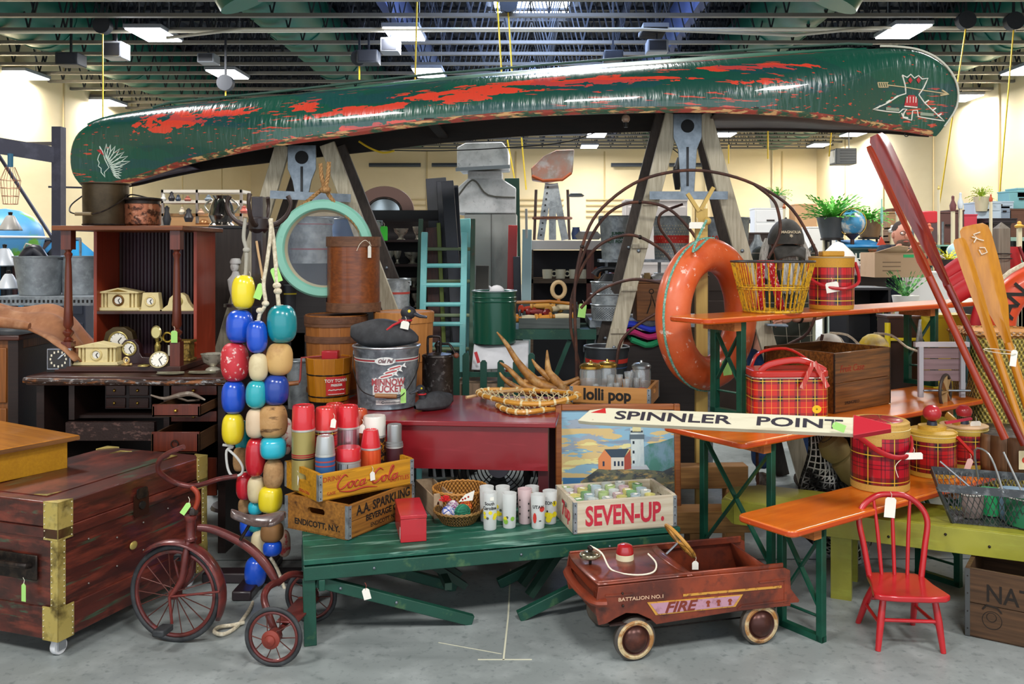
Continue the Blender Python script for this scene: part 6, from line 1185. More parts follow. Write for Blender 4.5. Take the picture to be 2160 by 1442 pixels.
def oar(label,pts_,blade,m_,Y0_,Y1_,bw,grp,r=.017):
 a,b=W(*pts_[0],Y0_),W(*pts_[1],Y1_);t=thing('oar',label,'oar',b,0,grp);d_=(a-b);L2=d_.length;f_,_=fr(b,a,(0,1,0))
 pt('shaft',MB().tube([f_@Vector((0,0,0)),f_@Vector((0,0,L2*(1-blade)))],r,12),m_,t,world=True)
 def bl_(u,v):
  w2=r+(bw/2-r)*min(1,(u/.45))**.8;w2=w2*(1-.25*max(0,(u-.94)/.06));e=math.cos(PI*(v-.5));x=(v-.5)*2;th2=.008+.010*(1-u)*(1 if abs(x)<.3 else .3)
  return None
 us=[0,.12,.3,.5,.7,.9,.97,1.0];ww=[r,r*1.4,bw*.36,bw*.44,bw*.49,bw*.5,bw*.46,bw*.32];vs2=[];fs2=[]
 for u,w2 in zip(us,ww):
  z=L2*(1-blade)+L2*blade*u;rg=max(.004,r*(1-u))
  for x,y in((-1,0),(-.45,.55),(0,1),(.45,.55),(1,0),(.45,-.55),(0,-1),(-.45,-.55)):vs2.append((x*w2,y*(.007+rg)if x==0 else y*(.008+rg*.25),z))
 for i in range(len(us)-1):
  for j in range(8):fs2.append((i*8+j,i*8+(j+1)%8,(i+1)*8+(j+1)%8,(i+1)*8+j))
 fs2.append(tuple((len(us)-1)*8+j for j in range(8)));pt('blade',MB().add([f_@Vector(p)for p in vs2],fs2),m_,t,world=True,ang=60);return t,f_,L2
ro=M('#7e1c14',.22,L=(('#5a120e',(30,30,3),.5,.15,.6),('#a83a24',(20,20,3),.62,.08,.6)),coat=.8);ro2=M('#9e3218',.25,L=(('#7a2010',(30,30,3),.5,.15,.5),),coat=.7)
yo=wood('#c9841a','#a8640c',2,.28,coat=.7,am=.45)
oar('dark red oar, upper of the two red oars leaning in from the right',((1848,284),(2160,938)),.5,ro,4.5,4.22,.10,'red painted oars',.017);oar('orange-red oar, lower of the two red oars',((1832,308),(2120,925)),.46,ro2,4.35,4.1,.035,'red painted oars',.018)
t,f_,L2=oar('wide yellow varnished oar with white scratch mark on its blade',((2052,474),(2190,935)),.55,yo,4.5,4.3,.155,'yellow varnished oars',.02);sc_=MB()
for q in([(-.03,0),(-.01,.02),(-.02,.04),(.015,.045)],[(-.01,-.03),(.015,-.035),(.02,-.06),(-.01,-.065),(-.015,-.04)],[(-.03,.03),(0,.01),(.02,.0)]):sc_.tube([f_@Vector((x,-.02,L2-.09+z))for x,z in q],.003,5);
pt('scratch_mark',sc_,M('#e8dcc8',.6),t,'white scratched mark',world=True)
oar('narrower yellow oar seen edge on, left of the wide one',((2022,503),(2165,935)),.55,yo,4.45,4.25,.07,'yellow varnished oars',.019)
tt=thing('string_tag','white paper tag tied round the yellow oars','tag',W(2138,755,4.1));price_tag(tt,(0,0,0),PAPER,.03,.075,0,R(-8));pt('twine',MB().ring((-.01,.1,.02),.055,.11,.002,20,5),STRING,tt)
# shared makers for background goods
def pail(label,c,r,h,m_,cat='bucket',taper=.86,bail=True,bands=(),name='pail',text=None,group=None,open_=True,dots=None):
 t=thing(name,label,cat,c,0,group)
 pr=[(0,.004),(r*taper,0),(r,h*.97),(r*1.04,h*.975),(r*1.04,h),(r*.97,h)]+([(r*taper*.95,.01),(0,.01)]if open_ else[(0,h)])
 pt('body',MB().lathe(pr,32),m_,t);pt('rim',MB().ring((0,0,h),r*1.02,r*1.02,.005,32,6),M('#a8b0b4',.35,.8),t)
 for z0_,z1_,c_ in bands:pt('painted_band',MB().lathe([(r*(taper+(1-taper)*z0_)+.002,h*z0_),(r*(taper+(1-taper)*z1_)+.002,h*z1_)],32),M(c_,.5),t)
 if bail:pt('bail',MB().tube([(-r*1.04,0,h*.92),(-r*.8,-r*.5,h*.92+.01),(0,-r*.85,h*.92+.02),(r*.8,-r*.5,h*.92+.01),(r*1.04,0,h*.92)],.003,5,smooth=4),iron,t);pt('ear',MB().box((-r*1.03,0,h*.92),(.008,.03,.03)),m_,t);pt('ear',MB().box((r*1.03,0,h*.92),(.008,.03,.03)),m_,t)
 if text:pt('lettering',MB().text(text[0],text[1],T(),bold=.001,wrap=(r*.96+.006,text[3]if len(text)>3 else 0,h*.5)),text[2],t)
 if dots:
  d=MB()
  for zi in range(dots[0],dots[1]):
   for ai in range(-9,10):
    a=ai*.16+(zi%2)*.08;z=h*zi/14;rr_=r*(taper+(1-taper)*z/h)+.0015;d.add([(rr_*math.sin(a+dx),-rr_*math.cos(a+dx),z+dz)for dx,dz in((-.03,0),(0,-.005),(.03,0),(0,.005))],[(0,1,2,3)])
  o=pt('air_holes',d,M('#e8d8a8' if len(dots)<3 else dots[2],.6),t);o['kind']='stuff'
 return t
def board(label,p0,p1,wd,th,m_,cat='board',name='board',grp=None,extra=None):
 a,b=Vector(p0),Vector(p1);t=thing(name,label,cat,a,0,grp);pt('plank',MB().beam(a,b,wd,th,(0,-1,0)),m_,t,world=True,bev=.003)
 if extra:pt('batten',MB().beam(a.lerp(b,.1)+Vector((0,-th,0)),a.lerp(b,.9)+Vector((0,-th,0)),wd*.4,th*.6,(0,-1,0)),extra,t,world=True)
 return t
def case(label,c,w_,d,h,m_,cat='box',name='box',lid=None,rz=0,hnd=None,grp=None,openf=False,inside=None,doors=0):
 t=thing(name,label,cat,c,rz,grp)
 if openf:
  tt_=.018
  for a,b in(((-w_/2,0,0),(-w_/2+tt_,d,h)),((w_/2-tt_,0,0),(w_/2,d,h)),((-w_/2,d-tt_,0),(w_/2,d,h))):pt('side_panel',MB().bb(a,b),m_,t)
  pt('bottom',MB().bb((-w_/2,0,0),(w_/2,d,tt_)),m_,t);pt('top',MB().bb((-w_/2-.005,-.005,h-tt_),(w_/2+.005,d,h)),lid or m_,t)
  for k in range(1,openf):pt('shelf',MB().bb((-w_/2,.005,h*k/openf-.008),(w_/2,d,h*k/openf+.008)),m_,t)
 else:
  pt('body',MB().bb((-w_/2,0,0),(w_/2,d,h)),m_,t,bev=.004);pt('lid',MB().bb((-w_/2-.006,-.006,h),(w_/2+.006,d+.006,h+.02)),lid or m_,t,bev=.003)
  for k in range(doors):pt('drawer',MB().bb((-w_/2+.02,-.008,h*(k+.08)/doors),(w_/2-.02,0,h*(k+.92)/doors)),m_,t,bev=.003)
  if hnd:pt('handle',MB().box((0,-.014,h*.6),(w_*.25,.012,.02)),hnd,t)
 return t
def leafy(label,c,r,h,n,pot,green='#4fa83a',name='potted_fern',droop=.7,potr=.5,poth=.45):
 t=thing(name,label,'plant',c);pt('pot',MB().lathe([(0,0),(r*potr*.7,0),(r*potr,h*poth),(r*potr*.9,h*poth),(0,h*poth*.9)],18),pot,t)
 gm_=M(green,.6,L=(('#8cd060',30,.55,.1,.7),));mb=MB();st_m=MB()
 for k in range(n):
  a=rnd.uniform(0,2*PI);L_=rnd.uniform(.7,1.05);e=rnd.uniform(.2,1.3);d=Vector((math.cos(a),math.sin(a),0));s_=Vector((-math.sin(a),math.cos(a),0));p=Vector((0,0,h*poth*.9));pr=[]
  for i in range(6):
   u=i/5;q=p+d*(r*L_*u*math.cos(e*.6))+Vector((0,0,(h-h*poth)*(math.sin(e)*1.3*u-droop*u*u*.8)));pr.append(q)
  for i in range(5):
   wd=r*.09*(1-i/6);a0,a1=pr[i],pr[i+1];mb.add([a0,a0.lerp(a1,.6)+s_*wd+Vector((0,0,.01)),a1],[(0,1,2)]);mb.add([a0,a0.lerp(a1,.6)-s_*wd,a1],[(0,2,1)])
 o=pt('foliage',mb,gm_,t);o['kind']='stuff';return t
mah=wood('#4e2416','#21100a',0,.42,coat=.25,am=.7);mahv=wood('#6e2c18','#35140b',2,.4,coat=.3,am=.5);redv=wood('#a03a1e','#6e2410',2,.42,coat=.2,am=.35)
dk2=wood('#2a1712','#140a08',0,.5,am=.6)
ht_=thing('hutch','tall mahogany hutch with corrugated back and turned front columns, standing on the worn desk','cabinet',(-2.26,5.2,.937))
hx0,hx1,hz1=-.30,.295,.763
pt('base_board',MB().bb((hx0-.045,-.34,0),(hx1+.04,.30,.03)),mahv if 0 else mah,ht_,bev=.003)
for x in(hx0,hx1-.018):pt('side_panel',MB().bb((x,0,.03),(x+.018,.30,hz1)),redv,ht_,'red-brown side panel')
for k in range(26):
 x=hx0+.018+(hx1-hx0-.036)*k/26;pt('back_rib',MB().tube([(x+.01,.285,.03),(x+.01,.285,hz1)],.0115,6),M('#2a1715',.45,L=(('#4a3040',(9,9,1),.55,.1,.6),)),ht_)
pt('shelf',MB().bb((hx0+.018,.0,.288),(hx1-.018,.28,.304)),mah,ht_)
pt('top_board',MB().prism([(hx0-.05,-.36),(hx1+.06,-.36),(hx1+.045,.31),(hx0-.04,.31)],hz1,hz1+.026),wood('#8a4c22','#4e2610',0,.4),ht_,'worn chipped top board',bev=.004)
for x in(hx0+.01,hx1+.005):
 c_=pt('column',MB().lathe([(.022,.16),(.027,.17),(.014,.185),(.028,.205),(.028,.215),(.014,.228),(.026,.25),(.022,.34),(.017,.56),(.014,.61),(.022,.635),(.014,.648),(.02,.66)],20,c=(x,-.30,0)),mahv,ht_,'turned column')
 pt('block',MB().bb((x-.027,-.327,.03),(x+.027,-.273,.16)),mahv,c_);pt('block',MB().bb((x-.027,-.327,.66),(x+.027,-.273,hz1)),mahv,c_)
price_tag(ht_,(hx1+.005,-.335,.19),GREENTAG,.035,.065)
ds=thing('secretary_desk','old dark desk with worn edge, pigeonholes and two drawers pulled open, behind the trunk','desk',(-2.14,4.70,0))
pt('desktop',MB().prism([(-.54,.02),(-.50,0),(-.2,-.008),(.2,-.012),(.50,-.02),(.54,.0),(.54,.86),(-.54,.86)],.888,.935),mah,ds,bev=.006);pt('worn_edge',MB().tube([(-.54,.005,.915),(-.3,-.01,.91),(0,-.016,.908),(.25,-.02,.905),(.53,-.024,.91)],.016,8,smooth=3),M('#2e1a10',.6,L=(('#a8a8a8',(30,60,60),.6,.04,.8),('#9a5a24',(12,40,40),.58,.05,.8))),ds,'chipped and worn front edge')
for a,b in(((-.50,.05,0),(-.46,.82,.888)),((.46,.04,0),(.50,.82,.888)),((-.33,.05,.70),(-.30,.8,.888)),((.17,.05,.25),(.20,.8,.888)),((-.5,.80,.3),(.5,.82,.888))):pt('panel',MB().bb(a,b),dk2,ds)
pt('inner_shelf',MB().bb((-.33,.10,.70),(.20,.8,.715)),dk2,ds)
dwb=M('#c9a24a',.3,.9)
nb_=pt('drawer_nest',MB().bb((-.20,.18,.735),(.05,.5,.88)),dk2,ds,'nest of four tiny drawers')
for i in range(2):
 for j in range(2):
  x,z=-.14+i*.125,.768+j*.068
  pt('small_drawer',MB().box((x,.176,z),(.105,.012,.055)),mah,nb_,bev=.003);pt('knob',MB().sph((x-.005,.166,z),(.007,.008,.009),8),dwb,nb_,'brass knob')
pt('carved_drawer',MB().bb((-.31,-.02,.605),(.15,.012,.70)),M('#2e1c18',.5,L=(('#6e5048',(30,9,60),.6,.05,.8),),bump=.5,bs=90),ds,'carved front rail')
def drawer(x0,x1,z0_,z1_,out,kn,ring=False):
 d=pt('drawer',MB().bb((x0,-out,z0_),(x1,-out+.016,z1_)),mahv,ds,'pulled out drawer' if out>.05 else None,bev=.002)
 if out>.05:
  for a,b in(((x0,-out,z0_),(x0+.01,.2,z1_-.01)),((x1-.01,-out,z0_),(x1,.2,z1_-.01)),((x0,-out,z0_),(x1,.2,z0_+.008))):pt('drawer_side',MB().bb(a,b),wood('#6b4a30','#45301e',1),d)
 x=(x0+x1)/2
 if ring:pt('ring_pull',MB().ring((x,-out-.008,(z0_+z1_)/2-.006),.018,.018,.003,20,6,T((0,0,0))).__class__().ring((0,0,0),.018,.018,.003,20,6,facing((x,-out-.008,(z0_+z1_)/2-.006))),iron,d)
 else:pt('knob',MB().sph((x,-out-.008,(z0_+z1_)/2),.009,8),dwb,d)
drawer(.21,.45,.83,.882,-.05,1);drawer(.20,.44,.755,.817,.16,1);drawer(.21,.45,.69,.745,-.05,1);drawer(.20,.44,.575,.68,.17,1,True);drawer(.21,.45,.3,.5,-.05,1)
DSm=MW[ds.name]
t=thing('antler_piece','grey-brown driftwood or horn lying in the open upper desk drawer','curio',DSm@Vector((.30,-.06,.818)));pt('stem',MB().tube([(-.15,0,.03),(-.08,0,.012),(0,0,.03),(.06,0,.035),(.13,0,.005)],[.004,.008,.014,.012,.004],8,smooth=3),M('#7a6a5c',.6,L=(('#d8d0c0',20,.6,.1,.6),)),t);pt('branch',MB().tube([(-.02,0,.02),(.04,0,.0),(.09,.03,-.0)],.006,6),M('#5a4a3c',.6),t)
ivory=M('#e3d29a',.45,L=(('#b89c5c',20,.64,.1,.5),));cface=M('#ece8dc',.4);ivory2=M('#dcc88a',.45)
def dial(t,m_,r,bez,rim=.006,num=True,black=False,ang=(50,-60)):
 d_=pt('dial',MB().lathe([(0,0),(r,0),(r,.002),(0,.002)],28,m=m_),M('#2a2622',.4)if black else cface,t,'clock dial')
 pt('bezel',MB().ring((0,0,.002),r,r,rim,28,8,m_),bez,t)
 hd=MB()
 for k in range(12):
  a=PI/2-k*PI/6;hd.beam((r*.72*math.cos(a),r*.72*math.sin(a),.0025),(r*.88*math.cos(a),r*.88*math.sin(a),.0025),.0018 if k%3 else .0035,.001,(0,0,1),m=m_)
 o=pt('hour_marks',hd,M('#222' if not black else '#e8e0c8',.5),d_);o['kind']='stuff'
 for a,l in zip(ang,(.55,.78)):
  a=R(a);pt('hand',MB().beam((0,0,.004),(r*l*math.cos(a),r*l*math.sin(a),.004),.0045,.001,(0,0,1),m=m_),M('#1a1a1a' if not black else '#e8e8e0',.4),d_)
 return d_
HT=MW[ht_.name]
def temple(label,p,w_,h,d=.09,feet=True,dec=False):
 t=thing('mantel_clock',label,'clock',p,0,'antique clocks on the hutch')
 pt('plinth',MB().box((0,d/2,h*.07),(w_,d*1.2,h*.14),tx=.93),ivory,t,bev=.003);pt('case',MB().bb((-w_*.24,.006,h*.14),(w_*.24,d,h*.76)),ivory,t)
 for s_ in(-1,1):
  for x in(.3,.38):pt('column',MB().lathe([(.0085,h*.14),(.007,h*.7),(.0085,h*.76)],10,c=(s_*w_*x,.014,0)),ivory,t)
  pt('wing',MB().bb((s_*w_*.25,.03,h*.14),(s_*w_*.41,d,h*.76)),ivory2,t)
 pt('pediment',MB().prism([(-w_*.46,h*.76),(w_*.46,h*.76),(w_*.46,h*.81),(0,h),(-w_*.46,h*.81)],-d,.004,FRONT),ivory,t,bev=.002)
 if dec:pt('pediment_ornament',MB().prism([(-w_*.22,h*.83),(w_*.22,h*.83),(0,h*.94)],.004,.007,FRONT),M('#8a6a24',.4,.6),t)
 dial(t,facing((0,.004,h*.45)),h*.21,M('#6b4a1c',.4,.6)if dec else ivory2);return t
z1c=1.2415
temple('ivory temple clock with gilt pediment, left on the hutch shelf',(W(249,0,5.24).x,5.24,z1c),.26,.133,dec=True)
t=thing('mantel_clock','small ivory trapezoid clock, middle of the hutch shelf','clock',(W(317,0,5.24).x,5.24,z1c),0,'antique clocks on the hutch');pt('case',MB().prism([(-.058,0),(.058,0),(.045,.105),(-.045,.105)],-.05,0,FRONT),ivory,t,bev=.004);dial(t,facing((0,-.001,.055)),.026,ivory2);pt('foot',MB().bb((-.068,-.004,0),(.068,.06,.006)),ivory,t)
hump=[(-.10,0),(-.08,.02),(-.06,.035),(-.05,.075),(-.035,.088),(-.02,.102),(.02,.105),(.045,.088),(.06,.05),(.085,.018),(.12,.003),(.12,0)]
def tamb(label,p,s_,m_,r,z,hmp=hump,black=False,dr=28,rz=0):
 t=thing('mantel_clock',label,'clock',p,rz,'antique clocks on the hutch');pt('case',MB().prism([(a*s_,b*s_)for a,b in hmp],-.05*s_,0,FRONT),m_,t,bev=.003);pt('base',MB().bb((hmp[0][0]*s_-.004,-.004,0),(hmp[-1][0]*s_+.004,.052*s_,.008*s_)),m_,t);dial(t,facing((0,-.001,z)),r,M('#b8a868',.3,.7));return t
tamb('ivory tambour clock behind the right column, right on the hutch shelf',(W(375,0,5.24).x,5.24,z1c),.98,ivory,.024,.055)
t=solo('green_leaf',MB().prism([(0,0),(.03,0),(.03,.02),(0,.035)],0,.01,facing((W(395,0,5.3).x,5.3,z1c))),M('#2f9a2a',.5),'scrap of bright green behind the right shelf clock','scrap')
zb2=.968
temple('large ivory temple clock, lower left on the hutch base',(W(208,0,4.93).x,4.90,zb2),.25,.125)
bhump=[(-.06,0),(-.055,.05),(-.075,.06),(-.085,.10),(-.07,.155),(-.03,.18),(.03,.18),(.07,.155),(.085,.10),(.075,.06),(.055,.05),(.06,0)]
tamb('round-topped dark bronze clock with white enamel dial, at the back of the hutch base',(W(250,0,5.1).x,5.10,zb2),1.05,M('#4a3c22',.4,.4),.052,.11,bhump)
bh2=[(-.115,0),(-.11,.03),(-.07,.035),(-.055,.06),(-.05,.10),(-.025,.13),(.025,.13),(.05,.10),(.055,.06),(.07,.035),(.18,.03),(.185,0)]
tamb('dark wooden tambour clock with yellowed dial, centre of the hutch base',(W(273,0,4.98).x,4.98,zb2),1.0,M('#2e1418',.4,coat=.3),.036,.082,bh2)
t=thing('desk_clock','tiny gilt clock with pink dial in front of the dark wooden clock','clock',(W(267,0,4.88).x,4.88,zb2),0,'antique clocks on the hutch');gl_=M('#d8b878',.35,.6);pt('foot',MB().sph((0,0,.006),(.03,.018,.007),10),gl_,t);dial(t,facing((0,0,.03)),.014,gl_);pt('stem',MB().lathe([(.012,.0),(.006,.016)],10),gl_,t);pt('base_ball',MB().sph((.025,-.002,.008),.008,8),gl_,t)
t=thing('clock_face','loose round white enamel clock face with brass bezel leaning at the column foot','clock',(W(337,0,4.87).x,4.86,.965),0,'antique clocks on the hutch');dial(t,facing((0,0,.038),R(12),R(-30)),.045,M('#c8b888',.3,.7),.005);pt('back_shell',MB().lathe([(.045,-.002),(.03,-.02),(0,-.022)],24,m=facing((0,0,.038),R(12),R(-30))),gl_,t)
t=thing('brass_disc','small dull brass disc lying beside the loose clock face','disc',(W(305,0,4.87).x,4.86,zb2));pt('disc',MB().lathe([(0,0),(.03,.0),(.026,.008),(0,.012)],24),M('#a89c5a',.4,.7),t);pt('rim',MB().ring((0,0,.003),.03,.03,.002,24,5),gl_,t)
t=thing('figure_lamp','gilt cherub figure holding up an oval medallion, on the hutch base','figurine',(W(332,0,5.05).x,5.05,zb2));gz_=M('#a8924a',.35,.7,L=(('#2f4a30',30,.55,.08,.8),('#efe0a0',60,.62,.05,.6)))
pt('pedestal',MB().lathe([(.0,0),(.03,0),(.02,.014),(.012,.02)],14),gz_,t);pt('figure',MB().tube([(0,0,.02),(0,0,.06),(.002,0,.09),(0,0,.11),(-.002,0,.125)],[.012,.016,.018,.008,.012],10,smooth=3),gz_,t);pt('arm',MB().tube([(.0,0,.10),(.03,-.01,.12),(.02,0,.14)],.005,6),gz_,t);pt('medallion',MB().lathe([(0,.006),(.024,.006),(.03,0),(.02,-.005),(0,-.005)],20,m=facing((-.005,-.004,.165))@T(s=(1,1.3,1))),M('#d8c888',.25,.8),t);pt('second_medallion',MB().ring((0,0,0),.026,.026,.006,16,6,facing((.045,.03,.135))),M('#c8a848',.25,.8),t)
t=thing('stone_clock','carved gilt pedestal box at the right of the hutch base','clock case',(W(385,0,5.1).x,5.08,zb2));cg=M('#9a7c3a',.45,.5,L=(('#4a3818',(60,60,60),.55,.08,.8),),bump=.6,bs=120);pt('body',MB().bb((-.045,0,.012),(.045,.08,.10)),cg,t,bev=.004);pt('cap',MB().bb((-.055,-.01,.10),(.055,.09,.116)),cg,t,bev=.004);pt('base',MB().bb((-.055,-.01,0),(.055,.09,.014)),cg,t,bev=.003);pt('glass_front',MB().bb((-.075,.0,.03),(-.05,.05,.09)),M('#b8b0a0',.2),t)
t=thing('travel_clock','square black-faced clock with silver frame at the left end of the desk','clock',(W(111,0,4.8).x,4.86,.936),R(6));pt('case',MB().bb((-.062,0,.012),(.062,.035,.128)),M('#b8bcc8',.25,.8),t,bev=.004);pt('black_dial',MB().bb((-.055,-.004,.02),(.055,0,.122)),M('#2c2a2a',.4),t);pt('foot',MB().bb((-.064,.004,0),(.064,.04,.014)),dark,t)
hm=MB()
for k in range(12):
 a=PI/2-k*PI/6;hm.beam((.036*math.cos(a),0,0),(.044*math.cos(a),0,0),.001,.001)if 0 else hm.add([(math.cos(a)*.04-.004,-.005,.071+math.sin(a)*.04-.006),(math.cos(a)*.04+.004,-.005,.071+math.sin(a)*.04-.006),(math.cos(a)*.04+.004,-.005,.071+math.sin(a)*.04+.006),(math.cos(a)*.04-.004,-.005,.071+math.sin(a)*.04+.006)],[(0,1,2,3)])
o=pt('hour_marks',hm,M('#e8e0c8',.5),t);o['kind']='stuff'
for a,l in((42,.048),(48,.032)):a=R(a);pt('hand',MB().beam((0,-.008,.071),(l*math.cos(a),-.008,.071+l*math.sin(a)),.005,.001,(0,1,0)),M('#d8dce0',.3,.5),t)
silv=M('#d2ccba',.28,.5,L=(('#5a5244',30,.58,.08,.8),('#f0ead8',40,.66,.05,.6)))
t=thing('silver_bowl','footed tarnished silver bowl at the right end of the desk','bowl',(W(449,0,4.95).x,4.95,.936));pt('bowl',MB().lathe([(.03,.03),(.05,.045),(.062,.085),(.066,.09),(.058,.085),(.03,.045),(0,.04)],24),silv,t);pt('foot',MB().lathe([(0,0),(.04,0),(.036,.008),(.014,.02),(.03,.034)],20),silv,t)
for i,px in enumerate((358,420)):
 t=thing('metal_plate',['dull flat metal leaf dish, left of the two at the desk edge','dull flat metal leaf dish, right of the two at the desk edge'][i],'dish',(W(px,0,4.76).x,4.77+i*.03,.937));m_=M('#a8a48c',.4,.6,L=(('#6a6a54',20,.55,.1,.7),));pt('dish',MB().sph((0,0,.006),(.075,.045,.007),20),m_,t);pt('rib',MB().tube([(-.07,0,.012),(.07,.01,.012)],.002,5),m_,t)
zt3=.937+hz1+.0265
t=thing('metal_pail','large dark bronze bucket with wire bail and wooden grip, on top of the hutch','bucket',(W(223,0,5.0).x,5.0,zt3));bz_=M('#4e4130',.38,.65,L=(('#30281c',9,.55,.12,.7),('#8a8478',(14,14,3),.66,.06,.6)),bump=.05);r,h=.122,W(0,387,5).z-zt3
pt('body',MB().lathe([(0,0),(r*.93,0),(r*.95,.008),(r*.97,h-.01),(r*1.07,h-.006),(r*1.07,h),(r*.97,h+.002),(r*.9,h-.02),(0,h-.03)],44),bz_,t);pt('base_ring',MB().ring((0,0,.008),r*.95,r*.95,.005,36,6),iron,t)
pt('bail',MB().tube([(-r*.98,0,h*.74),(-r*1.2,-.08,h*.5),(-r*1.0,-.15,h*.32),(-r*.6,-.16,h*.26),(.0,-.16,h*.26),(r*.5,-.14,h*.34),(r*.95,-.06,h*.58),(r*1.0,0,h*.74)],.004,6,smooth=4),iron,t);pt('grip',MB().tube([(-r*.7,-.163,h*.262),(r*.02,-.163,h*.262)],.010,10),M('#7a684a',.6),t)
t=thing('copper_pot','mottled copper pot with dark lid and wire handle, beside the bucket on the hutch','pot',(W(303,0,5.05).x,5.04,zt3));r,h=.098,W(0,412,5.05).z-zt3;cop=M('#a8684c',.35,.7,L=(('#2e1a14',(30,30,30),.52,.06,.9),('#d8a488',26,.62,.06,.7)))
pt('body',MB().lathe([(0,0),(r*.86,0),(r*.97,.012),(r,h*.7),(r*.93,h*.72),(0,h*.72)],40),cop,t);pt('neck',MB().lathe([(r*.9,h*.7),(r*.9,h*.82),(r*1.02,h*.86),(r*1.02,h*.9),(r*.6,h*.93),(0,h*.94)],40),iron,t);pt('lid_band',MB().ring((0,0,h*.86),r*1.0,r*1.0,.006,36,6),iron,t);pt('wire_handle',MB().tube([(-r*.8,-.03,h*.86),(-r*.5,-.05,h*1.0),(0,-.05,h*.97),(r*.5,-.04,h*.9),(r*.9,-.02,h*.86)],.004,6,smooth=4),iron,t)
dr_=wood('#8a5224','#4a2a12',2,.5,am=.7);t=thing('dresser','brown wooden dresser at the left edge with a tan blanket on top','dresser',(-3.22,4.93,0));zt4=W(0,705,4.95).z
pt('body',MB().bb((-.37,0,.05),(.37,.5,zt4-.03)),dr_,t);pt('top',MB().bb((-.40,-.03,zt4-.03),(.40,.52,zt4)),mah,t,bev=.006);pt('corner_post',MB().bb((.33,-.01,0),(.385,.04,zt4-.03)),dk2,t);pt('side_panel',MB().bb((.37,.05,.1),(.378,.45,zt4-.08)),dk2,t)
for k in range(3):d_=pt('drawer',MB().bb((-.33,-.012,.1+k*.33),(.32,0,.40+k*.33)),wood('#9a5a20','#5e3412',2,.45,am=.6),t,bev=.004);pt('knob',MB().sph((.2,-.02,.25+k*.33),.012,8),dwb,d_)
bl_=M('#a8714a',.85,L=(('#7a4c30',(6,3,9),.5,.12,.7),('#c99a74',(9,4,6),.62,.1,.6)),bump=.5,bs=14)
def blank(u,v):
 x=-3.7+1.22*u;y=4.88+.5*v;z=zt4+.02+.14*math.sin(PI*min(1,u*1.0+.1))**.7*math.sin(PI*(.15+.7*v))+.03*math.sin(u*14+v*5)+.02*math.sin(v*17-u*6)
 if u>.72:k_=(u-.72)/.28;z-=.20*k_*k_;y-=.05*k_
 return(x,y,z)
t=thing('blanket','rumpled tan-brown blanket draped over the dresser at the left edge','blanket',(-3.2,5.0,zt4));pt('cloth',MB().grid(blank,40,18),bl_,t,world=True,solid=.016,sub=1,ang=180);pt('fold',MB().tube([(-3.75,4.86,zt4+.06),(-3.4,4.84,zt4+.05),(-3.0,4.86,zt4+.08),(-2.75,4.88,zt4+.05)],[.05,.04,.035,.02],10,smooth=4),bl_,t,world=True)
rk=M('#3b3a48',.5,.3,L=(('#5a5a6a',9,.6,.1,.5),));t=thing('pallet_rack','dark steel rack frame with upright, beam and diagonal brace at upper left','rack',(W(124,0,7.0).x,7.0,0));a=W(124,268,7)
pt('upright',MB().bb((-.035,-.04,0),(.035,.04,a.z)),rk,t);pt('cross_beam',MB().beam(W(-120,288,6.7),W(124,328,7.0),.06,.12,(0,0,1)),rk,t,world=True);pt('brace',MB().beam(W(-10,316,7.1),W(122,520,7.1),.02,.02),rk,t,world=True);pt('rail',MB().beam(W(124,303,7.05),W(60,303,8.5),.03,.03),rk,t,world=True);pt('rod',MB().beam(W(102,394,7.1),W(190,396,7.3),.014,.014),rk,t,world=True)
t=thing('shelf_table','long galvanised perforated shelf carrying the big pails, left background','shelf',(W(100,0,6.3).x,6.2,0));zz=W(0,626,6.2).z;pt('shelf_board',MB().bb((-.35,0,zz-.06),(.40,.6,zz)),galv,t);hol=MB()
for k in range(24):hol.box((-.33+k*.03,-.002,zz-.03),(.012,.004,.02))
o=pt('perforations',hol,dark,t);o['kind']='stuff'
for x in(-.33,.38):pt('leg',MB().bb((x-.02,.02,0),(x+.02,.06,zz-.06)),galv,t)
gpl=M('#9aa1a6',.45,.3,L=(('#6a7074',9,.52,.12,.7),('#b8c0c4',22,.6,.08,.5)),bump=.1);zz+=.001
pail('large dented galvanised pail, left background on the perforated shelf',(W(85,0,6.5).x,6.5,zz),.172,W(0,541,6.4).z-zz,gpl,taper=.78)
pail('second galvanised pail, half hidden behind the hutch column',(W(172,0,6.6).x,6.6,zz),.14,W(0,541,6.5).z-zz,gpl,taper=.9)
t=thing('black_shoe','dark leather boot top sticking out of the large pail','boot',W(62,540,6.5));pt('shaft',MB().tube([(-.06,0,-.05),(0,0,.02),(.05,0,.04),(.12,0,-.04)],[.04,.05,.045,.03],10,smooth=3),M('#2c2c34',.4),t);pt('strap',MB().tube([(-.02,-.03,.06),(.0,-.04,.09),(.04,-.04,.08)],.006,6),M('#c8c0b0',.5),t)
t=thing('exercise_ball','big blue and green painted globe dome, far left background','globe',W(12,500,8.5));pt('dome',MB().sph((0,0,0),(.33,.33,.27),28),M('#5aa2d8',.4,L=(('#7ac030',3.5,.55,.05,.95),)),t);pt('rim',MB().ring((0,0,0),.33,.33,.012,32,6),M('#e8e8e8',.5),t)
